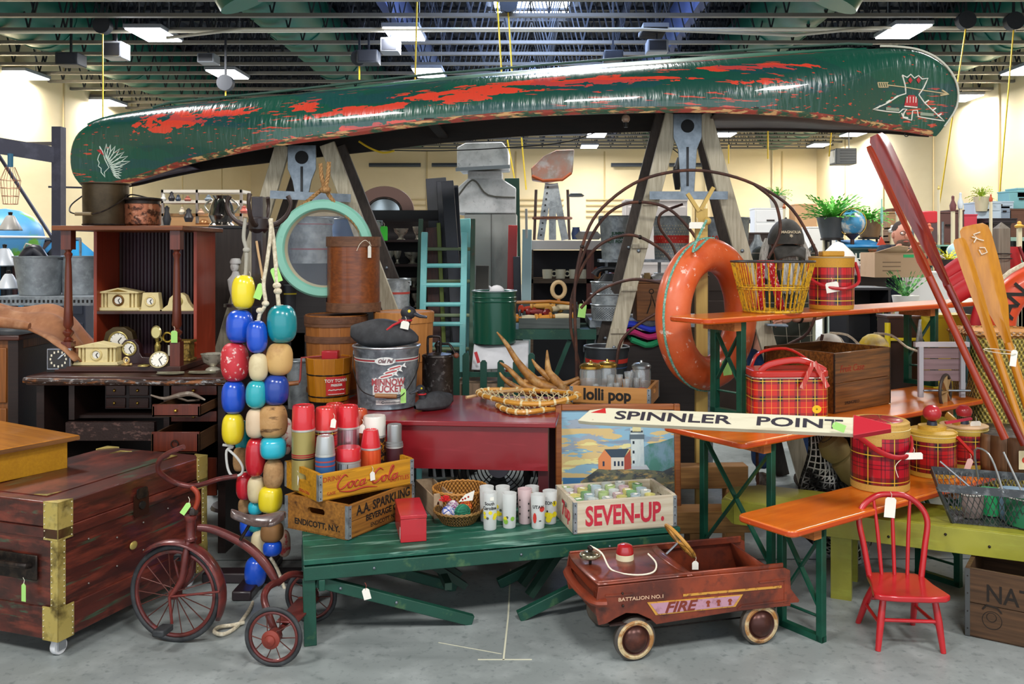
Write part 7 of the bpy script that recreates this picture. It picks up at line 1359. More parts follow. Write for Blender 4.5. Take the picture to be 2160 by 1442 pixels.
for px,py,r_,Y,d,c in[(22,485,22,6.6,'ribbed metal lamp shade hanging at left edge, in front of the globe','#c9c4bc'),(18,608,22,6.6,'white round lamp shade low at the left edge','#eef2f6'),(10,560,26,6.8,'white conical lamp shade at the left edge beside the pail','#dfe4ea')]:
 t=thing('lamp_shade',d,'lamp',W(px,py,Y));k=Y/F;pt('shade',MB().lathe([(r_*k,0),(r_*k*.98,.01),(r_*k*.45,r_*k*1.2),(r_*k*.3,r_*k*1.4),(0,r_*k*1.42)],24),M(c,.35,.2),t);pt('finial',MB().lathe([(.012,r_*k*1.4),(.016,r_*k*1.7),(0,r_*k*1.75)],10),iron,t);pt('rim',MB().ring((0,0,0),r_*k,r_*k,.004,24,5),steel,t)
t=thing('wire_basket_lamp','copper wire cage lamp hanging at the left edge above the globe','lamp',W(22,380,6.8));cw=M('#b0785a',.4,.6);mb=MB()
for k in range(9):a=2*PI*k/9;mb.tube([(.03*math.cos(a),.03*math.sin(a),.1),(.07*math.cos(a),.07*math.sin(a),0),(.05*math.cos(a),.05*math.sin(a),-.18)],.002,4)
for z,r_ in((0,.07),(-.06,.066),(-.12,.058),(-.18,.05)):mb.ring((0,0,z),r_,r_,.002,16,4)
o=pt('cage',mb,cw,t);o['kind']='stuff';pt('neck',MB().tube([(0,0,.1),(0,0,.2)],.02,8),M('#2a6a8a',.4),t)
case('dark stained cupboard behind the hutch and floats',(W(515,0,6.0).x,6.0,0),.46,.4,W(0,482,6).z,wood('#3a302c','#1e1816',2,.6,am=.5),'cabinet','cupboard',M('#23262a',.5))
t=thing('silver_urn','fluted silver urn reflecting the lights, on the dark cupboard','urn',(W(473,0,6.15).x,6.1,W(0,481,6.1).z+.02));k=6.1/F;pt('body',MB().lathe([(0,0),(26*k,0),(20*k,6*k),(27*k,20*k),(22*k,42*k),(15*k,55*k),(19*k,62*k),(0,60*k)],20),M('#c9c4bc',.15,.95,L=(('#6a5a4c',(60,60,2),.5,.1,.7),)),t);pt('handle',MB().tube([(22*k,0,22*k),(36*k,0,40*k),(20*k,0,55*k)],.007,8,smooth=3),silv,t);pt('handle',MB().tube([(-22*k,0,22*k),(-36*k,0,40*k),(-20*k,0,55*k)],.007,8,smooth=3),silv,t)
t=thing('plaster_bust','small white plaster bust beside the dark cupboard','bust',(W(497,0,5.6).x,5.6,W(0,640,5.6).z));k=5.6/F;wht=M('#e9e7e2',.6)
pt('torso',MB().lathe([(0,0),(8*k,0),(9*k,12*k),(14*k,30*k),(17*k,50*k),(9*k,60*k),(6*k,68*k)],18,sy=.7),wht,t);pt('head',MB().sph((-2*k,0,78*k),(9*k,9*k,12*k),14),wht,t);pt('cap',MB().lathe([(11*k,84*k),(12*k,88*k),(9*k,95*k),(0,96*k)],16),wht,t);pt('nose',MB().sph((-2*k,-9*k,77*k),(2*k,3*k,3*k),8),wht,t)
t=thing('plant_stand','narrow stand carrying the plaster bust','stand',(W(497,0,5.6).x,5.6,0));pt('pole',MB().lathe([(.02,.02),(.015,.6),(.02,1.2)],12),dw,t);pt('top',MB().lathe([(0,W(0,640,5.6).z-.02),(.07,W(0,640,5.6).z-.02),(.07,W(0,640,5.6).z-.001),(0,W(0,640,5.6).z-.001)],20),dw,t);pt('foot',MB().lathe([(0,0),(.15,0),(.14,.02),(0,.03)],20),dw,t)
t=thing('slatted_shelf','pale slatted wall rack with small goods, seen above the copper pot','shelf',(W(415,0,9.5).x,9.5,0));k=9.5/F
for py in(402,424,452):pt('shelf_board',MB().bb((-75*k,0,W(0,py,9.5).z-.02),(95*k,.3,W(0,py,9.5).z+.01)),M('#d8cfc0',.6)if py<450 else wood('#b98a5a','#8a6038',0),t)
for x in(-73*k,0,93*k):pt('post',MB().bb((x-.012,0,0),(x+.012,.03,W(0,400,9.5).z)),M('#8a8078',.5),t)
for i,(px,py,r_,h_,c)in enumerate([(352,475,9,38,'#26262a'),(362,424,7,18,'#2f2c30'),(396,424,8,9,'#b06a5a'),(376,424,6,12,'#3f4a5a'),(398,468,10,26,'#2e2c30'),(345,424,6,14,'#e2ddd2'),(424,452,8,10,'#c8a488'),(440,424,9,11,'#8a96a0'),(384,452,7,14,'#d0c0a8'),(515,450,9,14,'#c86a5a'),(430,480,30,9,'#a8784c')]):
 Y=9.4;k=Y/F;t=thing('ornament',['black lantern','dark iron hook figure','small terracotta pot','blue glass bottle','dark toy windmill','pale porcelain jug','blush cup','grey-blue jar','beige vase','reddish bowl','flat brown tray'][i]+' in the clutter behind the hutch, '+['lower left','upper left','upper middle','upper left of centre','lower middle','topmost left','middle shelf right','top shelf right','middle shelf','beside the ladder leg','lowest'][i],'ornament',W(px,py,Y))
 pt('body',MB().lathe([(0,0),(r_*k*.7,0),(r_*k,h_*k*.35),(r_*k*.5,h_*k*.75),(r_*k*.6,h_*k),(0,h_*k)],14),M(c,.45),t);pt('cap',MB().sph((0,0,h_*k*1.02),(r_*k*.35,r_*k*.35,r_*k*.3),8),M(c,.3,.5),t)
t=thing('clothes_rail','rail of dark and blue clothes far left behind the pail','clothes rail',(W(60,0,9.0).x,9.0,0));k=9/F
pt('rail',MB().tube([(-90*k,0,W(0,505,9).z),(110*k,0,W(0,505,9).z)],.02,8),steel,t)
for x in(-88*k,108*k):pt('post',MB().tube([(x,0,0),(x,0,W(0,505,9).z)],.02,8),steel,t)
for i in range(16):c=['#14161c','#1d2a44','#2b1c1c','#1f6fa0','#10131a','#2a2f38','#3a1f22','#178ac0'][i%8];x=-80*k+i*12*k;pt('garment',MB().add([(x,-.18,.55),(x+.06,.18,.5),(x+.07,.2,W(0,512,9).z-.1),(x+.02,0,W(0,506,9).z),(x+.01,-.2,W(0,512,9).z-.1)],[(0,1,2,3,4)]),M(c,.8),t,solid=.04)
# middle background
def X(px,Y):return(px-CX)/F*Y
def Z(py,Y):return CH-(py-HY)/F*Y
dkw=wood('#2b2422','#171211',0,.5,am=.5)
Y=7.2;t=thing('china_cabinet','dark open cabinet of silver bowls behind the measure and turquoise ladder','cabinet',(X(835,Y),Y,0));k=Y/F;hw_=92*k
for a,b in(((-hw_,0,0),(-hw_+.03,.4,Z(452,Y))),((hw_-.03,0,0),(hw_,.4,Z(452,Y))),((-hw_,.38,0),(hw_,.4,Z(452,Y)))):pt('side_panel',MB().bb(a,b),dkw,t)
pt('cornice',MB().prism([(0,0),(.06,.03),(.1,.09),(0,.09)],-hw_-.05,hw_+.05,T((0,0,Z(468,Y)),0)@Matrix(((0,0,1,0),(-1,0,0,0),(0,1,0,0),(0,0,0,1)))),M('#3a3a3c',.5),t,'moulded grey cornice')
for py in(505,557,607,660,710):pt('shelf',MB().bb((-hw_,.01,Z(py,Y)-.02),(hw_,.38,Z(py,Y))),wood('#4a2a20','#2a1612',0),t)
t=thing('arched_mirror','brown half-round arched mirror frame on top of the dark cabinet','mirror',(X(812,7.3),7.3,Z(450,7.3)+.02));k=7.3/F
pt('arch',MB().prism([(62*k*math.cos(PI*i/24),52*k*math.sin(PI*i/24))for i in range(25)],0,.03,FRONT),M('#7a5a50',.5),t);pt('glass',MB().prism([(34*k*math.cos(PI*i/24),26*k*math.sin(PI*i/24))for i in range(25)],.03,.034,FRONT),M('#b8c4c8',.1,.8),t);pt('bead',MB().tube([(35*k*math.cos(PI*i/24),-.035,27*k*math.sin(PI*i/24))for i in range(25)],.01,6),iron,t)
for i,(px,py,r_,h_,d)in enumerate([(840,505,16,24,'tarnished silver bowl on the top shelf'),(875,505,10,28,'dark glass jar on the top shelf'),(815,557,10,28,'white figured jar on the middle shelf, left'),(832,557,9,28,'dark figured jar on the middle shelf'),(865,557,18,25,'large shining silver punch bowl on the middle shelf'),(868,607,11,20,'small silver cup on the third shelf'),(873,650,11,30,'silver teapot on the lowest visible shelf')]):
 k=Y/F;t=thing('silverware',d+' of the dark cabinet','silverware',(X(px,Y),Y+.15,Z(py,Y)+.001));pt('bowl',MB().lathe([(r_*k*.3,h_*k*.3),(r_*k*.9,h_*k*.7),(r_*k,h_*k),(r_*k*.9,h_*k*.97),(0,h_*k*.5)],20),silv,t);pt('foot',MB().lathe([(0,0),(r_*k*.6,0),(r_*k*.3,h_*k*.15),(r_*k*.35,h_*k*.35)],16),silv,t)
zt5=Z(655,6.3);t=thing('work_table','grey steel table holding galvanised pails behind the mint mirror','table',(X(740,6.3),6.2,0));pt('top',MB().bb((-.55,0,Z(740,6.2)),(.35,.5,Z(740,6.2)+.03)),galv,t);pt('leg',MB().bb((-.5,.05,0),(-.46,.1,Z(740,6.2))),galv,t);pt('leg',MB().bb((.3,.05,0),(.34,.1,Z(740,6.2))),galv,t)
gp=M('#b4babd',.45,.35,L=(('#6a7074',14,.52,.12,.7),('#c0c8cc',26,.6,.07,.5)),bump=.1)
for px,pb,w_,pt_,Y,d,bn_ in[(655,555,92,460,6.2,'tall galvanised pail with red bands, seen through the mint mirror',((.3,.33,'#a8343a'),(.85,.87,'#a8343a'))),(776,520,58,466,6.3,'galvanised pail with red round mark, above the measure',()),(836,700,58,588,6.0,'galvanised pail with thin red stripe right of the measure',((.72,.76,'#b8443a'),)),(725,520,50,462,6.5,'blue lettered pail seen at the right in the mint mirror',()),(610,700,50,600,6.2,'dark bucket below the mint mirror, behind the teal float',((.8,.83,'#d8c02a'),)),(630,860,50,760,5.7,'grey pail behind the wooden tub freezer',())]:
 z_=Z(pb,Y);st2=thing('crate_stand','stand under the '+' '.join(d.split()[:9]),'stand',(X(px,Y),Y,0),0,'stands hidden behind the goods');pt('post',MB().bb((-.12,-.05,0),(.12,.1,z_-.001)),dkw,st2)
 p_=pail(d,(X(px,Y),Y,z_),w_/2/F*Y,Z(pt_,Y)-z_,M('#5f8ac8',.5)if 'blue' in d else(M('#34363c',.4)if 'dark' in d else gp),bands=bn_)
 if 'mark' in d:pt('red_mark',MB().prism(circ(.05,.04,18),0,.002,facing((.03,-w_/2/F*Y*.98,.11))),M('#c8442e',.6),p_)
t=price_tag(thing('hang_tag','bright green tag at the dark cabinet post right of the red-marked pail','tag',W(810,492,6.2)),(0,0,0),M('#3fc83a',.7),.05,.10)
def lean(label,xl,xr,y0,y1,Y,m_,rungs,rm_,r=.022,tilt=0):
 t=thing('ladder',label,'ladder',(X((xl+xr)/2,Y),Y,0))
 for x in(xl,xr):a=W(x,y0,Y);pt('rail',MB().beam((a.x,Y-.35,0),(a.x,Y,a.z),.045 if r>.02 else .035,.03,(0,-1,0)),m_,t,world=True,bev=.004)
 for py in rungs:z=Z(py,Y);f=-.35*(1-z/a.z);pt('rung',MB().tube([(X(xl,Y),Y+f,z),(X(xr,Y),Y+f,z)],r*.75,8),rm_,t,world=True)
 return t
trq=M('#7fd0d0',.4,L=(('#a8e4e0',9,.6,.1,.5),));lt=lean('turquoise painted ladder leaning in front of the dark cabinet',896,980,490,740,6.6,trq,(560,600,640,680,722),trq)
gr2=M('#4f6a58',.6,L=(('#8a5a48',(9,9,3),.6,.05,.8),));lean('worn dark green ladder just behind the turquoise one',888,998,462,740,6.9,gr2,(525,592,662,730),M('#8a9a78',.6),.018)
nv=M('#23252f',.4,L=(('#34374a',5,.6,.1,.5),));grw=M('#6b7a2a',.5)
for i,(a,b,wd,d)in enumerate([((918,375),(945,735),.085,'widest'),((940,383),(962,735),.07,'second'),((955,395),(975,735),.06,'third, tapering'),((950,388),(985,735),.05,'rightmost, slanting')]):
 board('tall near-black board leaning behind the turquoise ladder, '+d,(X(b[0]+12,7.0),6.9-.1*i,0),(X(a[0],7.2),7.25-.1*i,Z(a[1],7.2)),wd*1.9,.03,nv,grp='near-black boards leaning together')
board('thin lime green strip seen between the ladder rungs',(X(952,6.85),6.7,0),W(925,470,6.95),.03,.02,grw);board('reddish brown board behind the ladder rungs',(X(927,6.9),6.75,0),W(912,480,7.0),.1,.02,wood('#5a2c20','#33160f',2))
hz_=M('#d4d5d6',.55,.05,L=(('#8a8e90',6,.55,.12,.6),('#70757a',(30,30,30),.66,.05,.6)),bump=.15);Y=8.2;k=Y/F
t=thing('cupola_vent','big galvanised roof ventilator with hooded top and octagonal neck','ventilator',(X(1028,Y),Y,Z(452,Y)))
zz=lambda py:Z(py,Y)-Z(452,Y)
pt('base',MB().add([(-65*k,-.25,0),(62*k,-.25,0),(62*k,-.25,zz(400)),(32*k,-.2,zz(380)),(-38*k,-.2,zz(380)),(-65*k,-.25,zz(405)),(-60*k,.3,0),(58*k,.3,0),(58*k,.3,zz(400)),(32*k,.2,zz(380)),(-38*k,.2,zz(380)),(-60*k,.3,zz(405))],[(0,1,2,3,4,5),(11,10,9,8,7,6),(1,7,8,2),(2,8,9,3),(3,9,10,4),(4,10,11,5),(5,11,6,0),(0,6,7,1)]),hz_,t,bev=.01)
pt('neck',MB().bb((-38*k,-.18,zz(382)),(32*k,.18,zz(365))),hz_,t);pt('hood',MB().add([(-58*k,-.3,zz(362)),(46*k,-.3,zz(358)),(46*k,-.3,zz(322)),(34*k,-.25,zz(306)),(-42*k,-.25,zz(308)),(-58*k,-.3,zz(318)),(-58*k,.3,zz(362)),(46*k,.3,zz(358)),(46*k,.3,zz(322)),(34*k,.25,zz(306)),(-42*k,.25,zz(308)),(-58*k,.3,zz(318))],[(0,1,2,3,4,5),(11,10,9,8,7,6),(1,7,8,2),(2,8,9,3),(3,9,10,4),(4,10,11,5),(5,11,6,0),(0,6,7,1)]),hz_,t,'galvanised hood',bev=.01);pt('lip',MB().beam((-60*k,-.32,zz(364)),(50*k,-.32,zz(358)),.03,.03),M('#8a8e90',.4,.6),t);pt('seam',MB().tube([(-62*k,-.26,.12),(-35*k,-.26,.27),(-20*k,-.26,.28),(5*k,-.26,.16),(60*k,-.26,.14)],.008,5,smooth=4),M('#5a5850',.6),t,'torn dented seam')
t=thing('pillar','grey painted square pillar carrying the ventilator','pillar',(X(1040,Y),Y,0));pt('shaft',MB().bb((-56*k,-.22,0),(50*k,.28,Z(453,Y))),M('#a8aaa6',.6,L=(('#7a7c78',(3,3,1.5),.6,.08,.7),)),t);pt('seam',MB().bb((-2*k,-.225,0),(0*k,-.22,Z(453,Y))),M('#6a6a66',.6),t)
board('bright red board standing right of the grey pillar',(X(1073,7.4),7.4,0),(X(1082,7.5),7.5,Z(475,7.5)),.075,.03,M('#c8201c',.4));board('near-black short board right of the red one',(X(1096,7.3),7.3,0),(X(1090,7.4),7.4,Z(541,7.4)),.06,.03,nv);board('tall dark green board behind the ventilator',(X(1085,8.0),8.6,0),(X(1080,8.6),8.6,Z(376,8.6)),.14,.03,M('#23493a',.5));board('pale blue rounded board leaning on the white shelf',(X(1106,7.0),6.9,0),(X(1112,7.2),7.2,Z(484,7.2)),.075,.02,M('#b4d4d8',.5));board('thin whitish stick beside the pale blue board',(X(1117,7.1),7.1,0),(X(1110,7.2),7.2,Z(440,7.2)),.02,.02,M('#d8d4cc',.6))
board('turquoise slatted board behind the right rail of the ladder',(X(1000,7.6),7.4,0),W(975,462,7.7),.14,.03,trq);board('weathered grey grooved board at the left of the green can',(X(1010,7.0),6.9,0),W(1018,560,7.05),.1,.03,M('#5a5650',.7))
Y=7.6;k=Y/F;t=thing('tractor_seat','rusty galvanised scoop seat on a perforated tripod stand','seat',(X(1165,Y),Y,Z(506,Y)));zz=lambda py:Z(py,Y)-Z(506,Y);rs=M('#9a8a80',.45,.4,L=(('#b85a28',3.5,.55,.12,.85),('#c8d0d4',9,.62,.1,.6)))
pt('bowl',MB().add([(x_*k,y_+d_,zz(p_))for d_ in(0,.16)for x_,y_,p_ in((-43,-.08,380),(-10,-.12,386),(22,-.12,380),(42,-.1,366),(46,-.08,317),(8,-.1,319),(-18,-.1,331),(-45,-.08,356))],[(0,1,2,3,4,5,6,7)]+[(i,i+8,(i+1)%8+8,(i+1)%8)for i in range(8)]),rs,t,bev=.01);pt('rust_rim',MB().tube([(-42*k,-.14,zz(374)),(-20*k,-.17,zz(384)),(20*k,-.17,zz(382)),(38*k,-.14,zz(368))],.014,6),M('#b0501e',.6),t)
for a,b in(((-8*k,zz(388)),(-25*k,0)),((4*k,zz(388)),(26*k,0)),((0,zz(388)),(0,0))):pt('leg',MB().beam((b[0],-.1,0),(a[0],-.05,a[1]),.06,.012,(0,-1,0)),gp,t,'perforated steel leg')
for i in range(9):pt('hole',MB().sph((-24*k+i*1.8*k,-.115+.004*i,.04+i*.05),(.008,.004,.008),6,k=4),dark,t)
for x in(-38,36):pt('stay',MB().tube([(x*k,0,0),(x*k*.9,0,zz(400))],.012,8),M('#5a4a44',.5,.4),t)
pt('ring',MB().ring((0,0,zz(460)),.16,.12,.012,24,6),M('#7a4a34',.5),t)
Y=7.3;k=Y/F;zs_=Z(507,Y);t=thing('shelf_unit','weathered shelf unit with wide white top, mugs on its shelf','shelf',(X(1205,Y),Y,0));wt=wood('#6e5a48','#46372a',0,.7)
pt('top',MB().bb((-92*k,-.04,zs_-.075),(130*k,.5,zs_)),M('#f2e8e2',.5),t,'white painted top',bev=.004)
for x in(-88,40,128):pt('post',MB().bb((x*k-.03,0,0),(x*k+.03,.06,zs_-.075)),wt if x!=40 else wood('#7a3a28','#4e2016',2),t)
for py in(588,642):pt('shelf_board',MB().bb((-88*k,0,Z(py,Y)-.035),(130*k,.45,Z(py,Y))),wt,t)
pt('back',MB().bb((-88*k,.46,0),(130*k,.48,zs_-.08)),M('#22242a',.7),t)
mgm=M('#f0e8cc',.4,L=(('#6b5a3a',30,.64,.04,.8),))
for i,px in enumerate((1155,1183,1212,1232)):
 t=thing('mug',['leftmost','second','third','rightmost'][i]+' cream stoneware mug in the row on the shelf','mug',(X(px,Y),Y+.1,Z(588,Y)),0,'stoneware mugs');pt('cup',MB().lathe([(0,0),(.038,0),(.042,.05),(.042,.075),(.036,.075),(.035,.01),(0,.01)],16),mgm,t);pt('handle',MB().ring((.055,0,.04),.02,.02,.006,14,6,T((0,0,0)))if 0 else MB().ring((0,0,0),.02,.02,.006,14,6,facing((.055,0,.04))),mgm,t)
t=thing('wooden_figure','small orange carved hut ornament right of the mugs','ornament',(X(1258,Y),Y+.1,Z(588,Y)));pt('body',MB().bb((-.04,-.02,0),(.04,.02,.05)),oak,t);pt('roof',MB().prism([(-.05,.05),(.05,.05),(0,.1)],-.025,.025,FRONT),M('#a84a2a',.6),t)
Y=6.3;zp=Z(672,Y);t=thing('steel_table','long grey steel worktable with pails, strainers and wooden box','table',(X(1350,Y),Y-.1,0));k=Y/F
pt('top',MB().bb((-108*k,0,zp-.05),(150*k,.6,zp)),galv,t);pt('upper_shelf',MB().bb((-80*k,.35,Z(548,Y)-.02),(160*k,.6,Z(548,Y))),galv,t,'narrow upper steel shelf')
for x in(-100,145):pt('leg',MB().bb((x*k-.02,.05,0),(x*k+.02,.09,zp-.05)),galv,t)
for x in(-60,60,150):pt('bracket',MB().bb((x*k-.01,.55,zp),(x*k+.01,.59,Z(548,Y))),galv,t)
zu_=Z(548,Y);gpd=M('#a0a8ac',.45,.3,L=(('#737b80',18,.5,.1,.8),('#aab2b6',30,.6,.06,.6)),bump=.1)
pail('galvanised pail with green stencilled letters, left of the right ladder',(X(1310,Y),Y+.35,zu_+.001),36*k*1.06,Z(459,Y)-zu_+.02,gpd,text=('JUMBO\nLEAKING\nHOT POCKET',.03,M('#1e4a34',.7)))
pail('perforated drum pail with red band and holes',(X(1432,Y),Y+.35,zu_+.001),38*k*1.06,Z(460,Y)-zu_+.02,gpd,bands=((.38,.56,'#d8281e'),),taper=.92,dots=(1,12))
pail('grey pail with faded red crown mark behind the ladder leg',(X(1525,Y),Y+.35,zu_+.001),26*k,Z(462,Y)-zu_+.02,gpd,text=('WWW',.05,M('#d84028',.6),-.2));pail('grey pail with red figure nine mark, right of the ladder leg',(X(1575,Y),Y+.38,zu_+.001),32*k,Z(462,Y)-zu_+.02,gpd,text=('9',.1,M('#d84a1e',.6),.25))
t=thing('funnel','grey tin funnel lid lying beside the last pail','funnel',(X(1612,Y),Y+.2,zu_+.02));pt('cone',MB().lathe([(.1,0),(.03,.12),(.02,.16)],20),gpd,t);pt('rim',MB().ring((0,0,0),.1,.1,.005,20,5),galv,t)
for px,py,h_,d in((1285,672,32,'lower'),(1285,640,22,'middle'),(1285,618,25,'upper')):pail('stacked grey perforated milk strainer, '+d+' of the stack',(X(px,6.2),6.2,Z(py,6.3)+.001),38*k,h_*k,gpd,taper=.95,dots=(2,12,'#2a2c2e')if d!='middle' else None,bail=False,name='milk_strainer',cat='strainer')
t=thing('telephone','old black handset and cord on top of the strainer stack','telephone',(X(1285,6.2),6.2,Z(592,6.3)+.003));pt('handset',MB().tube([(-.1,0,.04),(-.07,0,.075),(0,0,.085),(.07,0,.075),(.1,0,.04)],[.03,.018,.014,.018,.03],10,smooth=3),bk,t);pt('base',MB().lathe([(0,0),(.08,0),(.04,.05),(0,.05)],18),bk,t)
t=case('amber wooden box with a running figure stencilled, on the steel table',(X(1372,6.15),6.1,zp+.001),60*k,.25,Z(597,6.15)-zp,wood('#7a4a1c','#4a2a0e',0,.5));pt('stencil',MB().tube([(-.03,-.002,.05),(-.005,-.002,.12),(.0,-.002,.18),(.02,-.002,.12),(.04,-.002,.06)],.004,5).ring((0,0,0),.015,.015,.003,12,5,facing((.0,-.002,.2))),M('#1d140c',.8),t)
for i,c in enumerate(('#2438b8','#b82a6a','#1f8a5a')):
 t=thing('folded_quilt',['bright blue','pink striped','green edged'][i]+' folded cloth below the steel table, between ladder leg and life ring','cloth',(X(1362+i*8,6.4),6.3-.03*i,Z(722,6.3)+.05*(2-i)));pt('fold',MB().grid(lambda u,v:((u-.5)*.38,(v-.5)*.3,.025+.02*math.sin(u*9+i)),14,4),M(c,.9,L=(('#e8e8f0',(30,4,4),.6,.04,.9),)),t,solid=.03);pt('edge',MB().tube([((u/8-.5)*.38,-.16,.02+.02*math.sin(u/8*9+i))for u in range(9)],.016,6),M(c,.9),t)
case('dark open wooden chest under the quilts',(X(1385,6.2),6.1,0),.52,.5,Z(722,6.1)-.02,dkw,'chest','chest',M('#5a3024',.5));case('dark low bench below the strainers',(X(1240,6.6),6.5,0),.4,.3,.5,dkw,'bench','bench')
pail('black bucket with red band, behind the glass canisters',(X(1278,5.8),5.75,.72),46/F*5.8,Z(728,5.8)-.72,M('#3a3f44',.4,.3),bands=((.62,.72,'#c83428'),(.5,.52,'#3a5a8a')));case('small stool hidden under the black bucket',(X(1278,5.8),5.65,0),.25,.2,.70,dkw,'stool','stool')
Y=6.3;zw=Z(690,Y);t=thing('tool_trug','grey wooden wagon tray heaped with wooden bobbins','tray',(X(1160,Y),Y-.1,zw));k=Y/F;gw=wood('#5f6662','#3e4442',0,.6)
for a,b in(((-65*k,0,0),(62*k,.02,.07)),((-60*k,.38,0),(62*k,.4,.16)),((-65*k,.02,0),(-62*k,.38,.12)),((60*k,.02,0),(62*k,.38,.12)),((-62*k,.02,0),(60*k,.38,.015))):pt('side_board',MB().bb(a,b),gw,t)
pt('rail',MB().tube([(-70*k,0,.18),(0,.02,.185),(50*k,-.02,.17)],.012,8),oak,t)
for i,(x,y,z,a,c)in enumerate([(-45,.04,.10,10,'#d88a2a'),(-5,.05,.10,15,'#d8943a'),(25,.05,.11,8,'#c8842e'),(-25,.15,.13,-40,'#8a2a2a'),(10,.2,.15,60,'#b8863a'),(-15,.25,.17,0,'#d8a04a'),(30,.25,.16,-20,'#7a4a24'),(-40,.25,.15,30,'#c0402a')]):
 m_=T((x*k,y,z),R(a),0,PI/2);tb_=thing('bobbin',['orange','amber','tan','maroon','ochre','honey','brown','red'][i]+' wooden bobbin in the wagon tray','bobbin',MW[t.name]@Vector((x*k,y,z-.03)),R(a),'wooden bobbins in the tray',0,PI/2);pt('spool',MB().lathe([(0,-.09),(.03,-.09),(.03,-.075),(.014,-.065),(.014,.065),(.03,.075),(.03,.09),(0,.09)],14),M(c,.4),tb_);pt('thread',MB().lathe([(.018,-.05),(.022,0),(.018,.05)],12),M(['#e8d8b0',c][i%2],.7),tb_)
t=thing('wooden_ring_tool','round pale wooden ring handle standing up from the tray','tool',(X(1178,6.4),6.35,zw+.17));pt('ring',MB().ring((0,0,0),.045,.055,.015,20,8,facing((0,0,.09))),M('#d0b080',.5),t);pt('stem',MB().tube([(0,0,0),(0,0,.04)],.012,8),M('#c87a3a',.5),t)
t=thing('green_table','dark green painted folding table carrying the bobbin tray','table',(X(1180,6.3),6.15,0));
pt('top',MB().bb((-95*k,0,zw-.07),(75*k,.55,zw-.002)),grd,t);
for x in(-85,65):pt('leg',MB().beam((x*k*.4,.1,0),(x*k,.1,zw-.07),.05,.04),grd,t)
pt('cross_brace',MB().beam((-60*k,.05,.3),(20*k,.05,zw-.08),.04,.03),grd,t)
tgc=thing('hang_tag','green tag hanging on the iron hoop beside the tray','tag',W(1228,655,5.9));price_tag(tgc,(0,0,0),GREENTAG,.05,.09,0,R(-8))
Y=6.0;k=Y/F;t=pail('tall dark green metal can with scuffed paint, centre background',(X(1043,Y),Y,Z(722,Y)),46*k,Z(613,Y)-Z(722,Y),M('#0e4f3c',.3,.1,L=(('#5a8a74',14,.7,.04,.8),),coat=.4),taper=.97,bail=False,name='metal_can',cat='can')
for f in(.88,.80):pt('rib',MB().ring((0,0,(Z(613,Y)-Z(722,Y))*f),45.8*k,45.8*k,.005,32,6),t.children[0].data.materials[0]if t.children else grn,t)
t=thing('cloth','crumpled white cloth poking out of the green can','cloth',W(1048,612,6));pt('fold',MB().sph((0,0,-.005),(.05,.05,.04),14),M('#e2dfe0',.9),t);pt('corner',MB().tube([(-.03,0,0),(-.05,-.02,.03)],[.015,.004],6),M('#e2dfe0',.9),t)
t=thing('white_cloth','white sheeted bundle with red ribbon under the green can, on the picket box','cloth',W(1055,775,5.95));whc=M('#d5d6da',.8,L=(('#f4f4f8',5,.55,.1,.7),));z0_=Z(775,5.95)
pt('sheet',MB().grid(lambda u,v:(X(1000,5.95)+(X(1115,5.95)-X(1000,5.95))*u,5.72+.42*v,z0_+(Z(722,Y)-z0_-.005)*min(1,.25+1.6*v)*(1-.08*math.sin(u*11)*(1-v))-.02*(1-v)),20,8),whc,t,world=True,solid=.01);pt('ribbon',MB().beam(W(1003,742,5.70),W(1010,765,5.69),.02,.004,(0,1,0)),M('#b8242a',.6),t,world=True)
t=thing('picket_planter','dark green picket-sided planter box behind the red table','planter',(X(1045,5.75),5.65,.55));pg=M('#0f4436',.5);k=5.7/F;zpp=Z(742,5.7)-.55
for i,px in enumerate((965,985,1022,1058,1090,1122)):x=(px-1045)*k;zt_=zpp-(.045 if 2<=i<=4 else 0);pt('picket',MB().prism([(x-7*k,0),(x+7*k,0),(x+7*k,zt_-.015),(x+3*k,zt_),(x-3*k,zt_),(x-7*k,zt_-.015)],0,.02,FRONT),pg,t)
for z in(.1,zpp*.62):pt('rail',MB().bb((-84*k,0,z),(82*k,.02,z+.03)),pg,t)
pt('box',MB().bb((-80*k,.03,0),(78*k,.4,zpp*.5)),M('#9a8068',.7),t)
for x in(-.2,.2):pt('foot',MB().bb((x-.02,.05,-.55),(x+.02,.3,0)),dkw,t)
Y=4.95;k=Y/F;t=thing('floor_fan','large black floor fan with concentric wire guard, under the red table','fan',(X(1052,Y),Y,0));zc=Z(984,Y)
for j in range(9):pt('guard_ring',MB().ring((0,0,0),(30+j*8.2)*k,(30+j*8.2)*k,.0035,48,5,facing((0,-.0,zc))),bk,t)
pt('hub',MB().lathe([(0,.02),(22*k,.018),(24*k,.0)],24,m=facing((0,0,zc))),M('#8f8a96',.35,.4),t,'grey hub disc')
for a in range(0,360,45):pt('guard_spoke',MB().tube([(24*k*math.cos(R(a)),-.005,zc+24*k*math.sin(R(a))),(96*k*math.cos(R(a)),-.005,zc+96*k*math.sin(R(a)))],.003,5),bk,t)
for a in range(0,360,120):pt('blade',MB().prism([(0,0),(80*k*math.cos(R(a)),80*k*math.sin(R(a))),(75*k*math.cos(R(a+55)),75*k*math.sin(R(a+55)))],-.04,-.03,facing((0,0,zc))),M('#1c1d22',.4),t)
pt('foot',MB().bb((-.16,.02,0),(.16,.2,zc-98*k)),bk,t)
zbm=SM('#15161a',.7);x,y,z=zbm.xyz('Object');zbm.mix(zbm.stripe(zbm.op('ADD',x,zbm.op('MULTIPLY',z,.12)),.05,0,.36),'#d8d8dc')
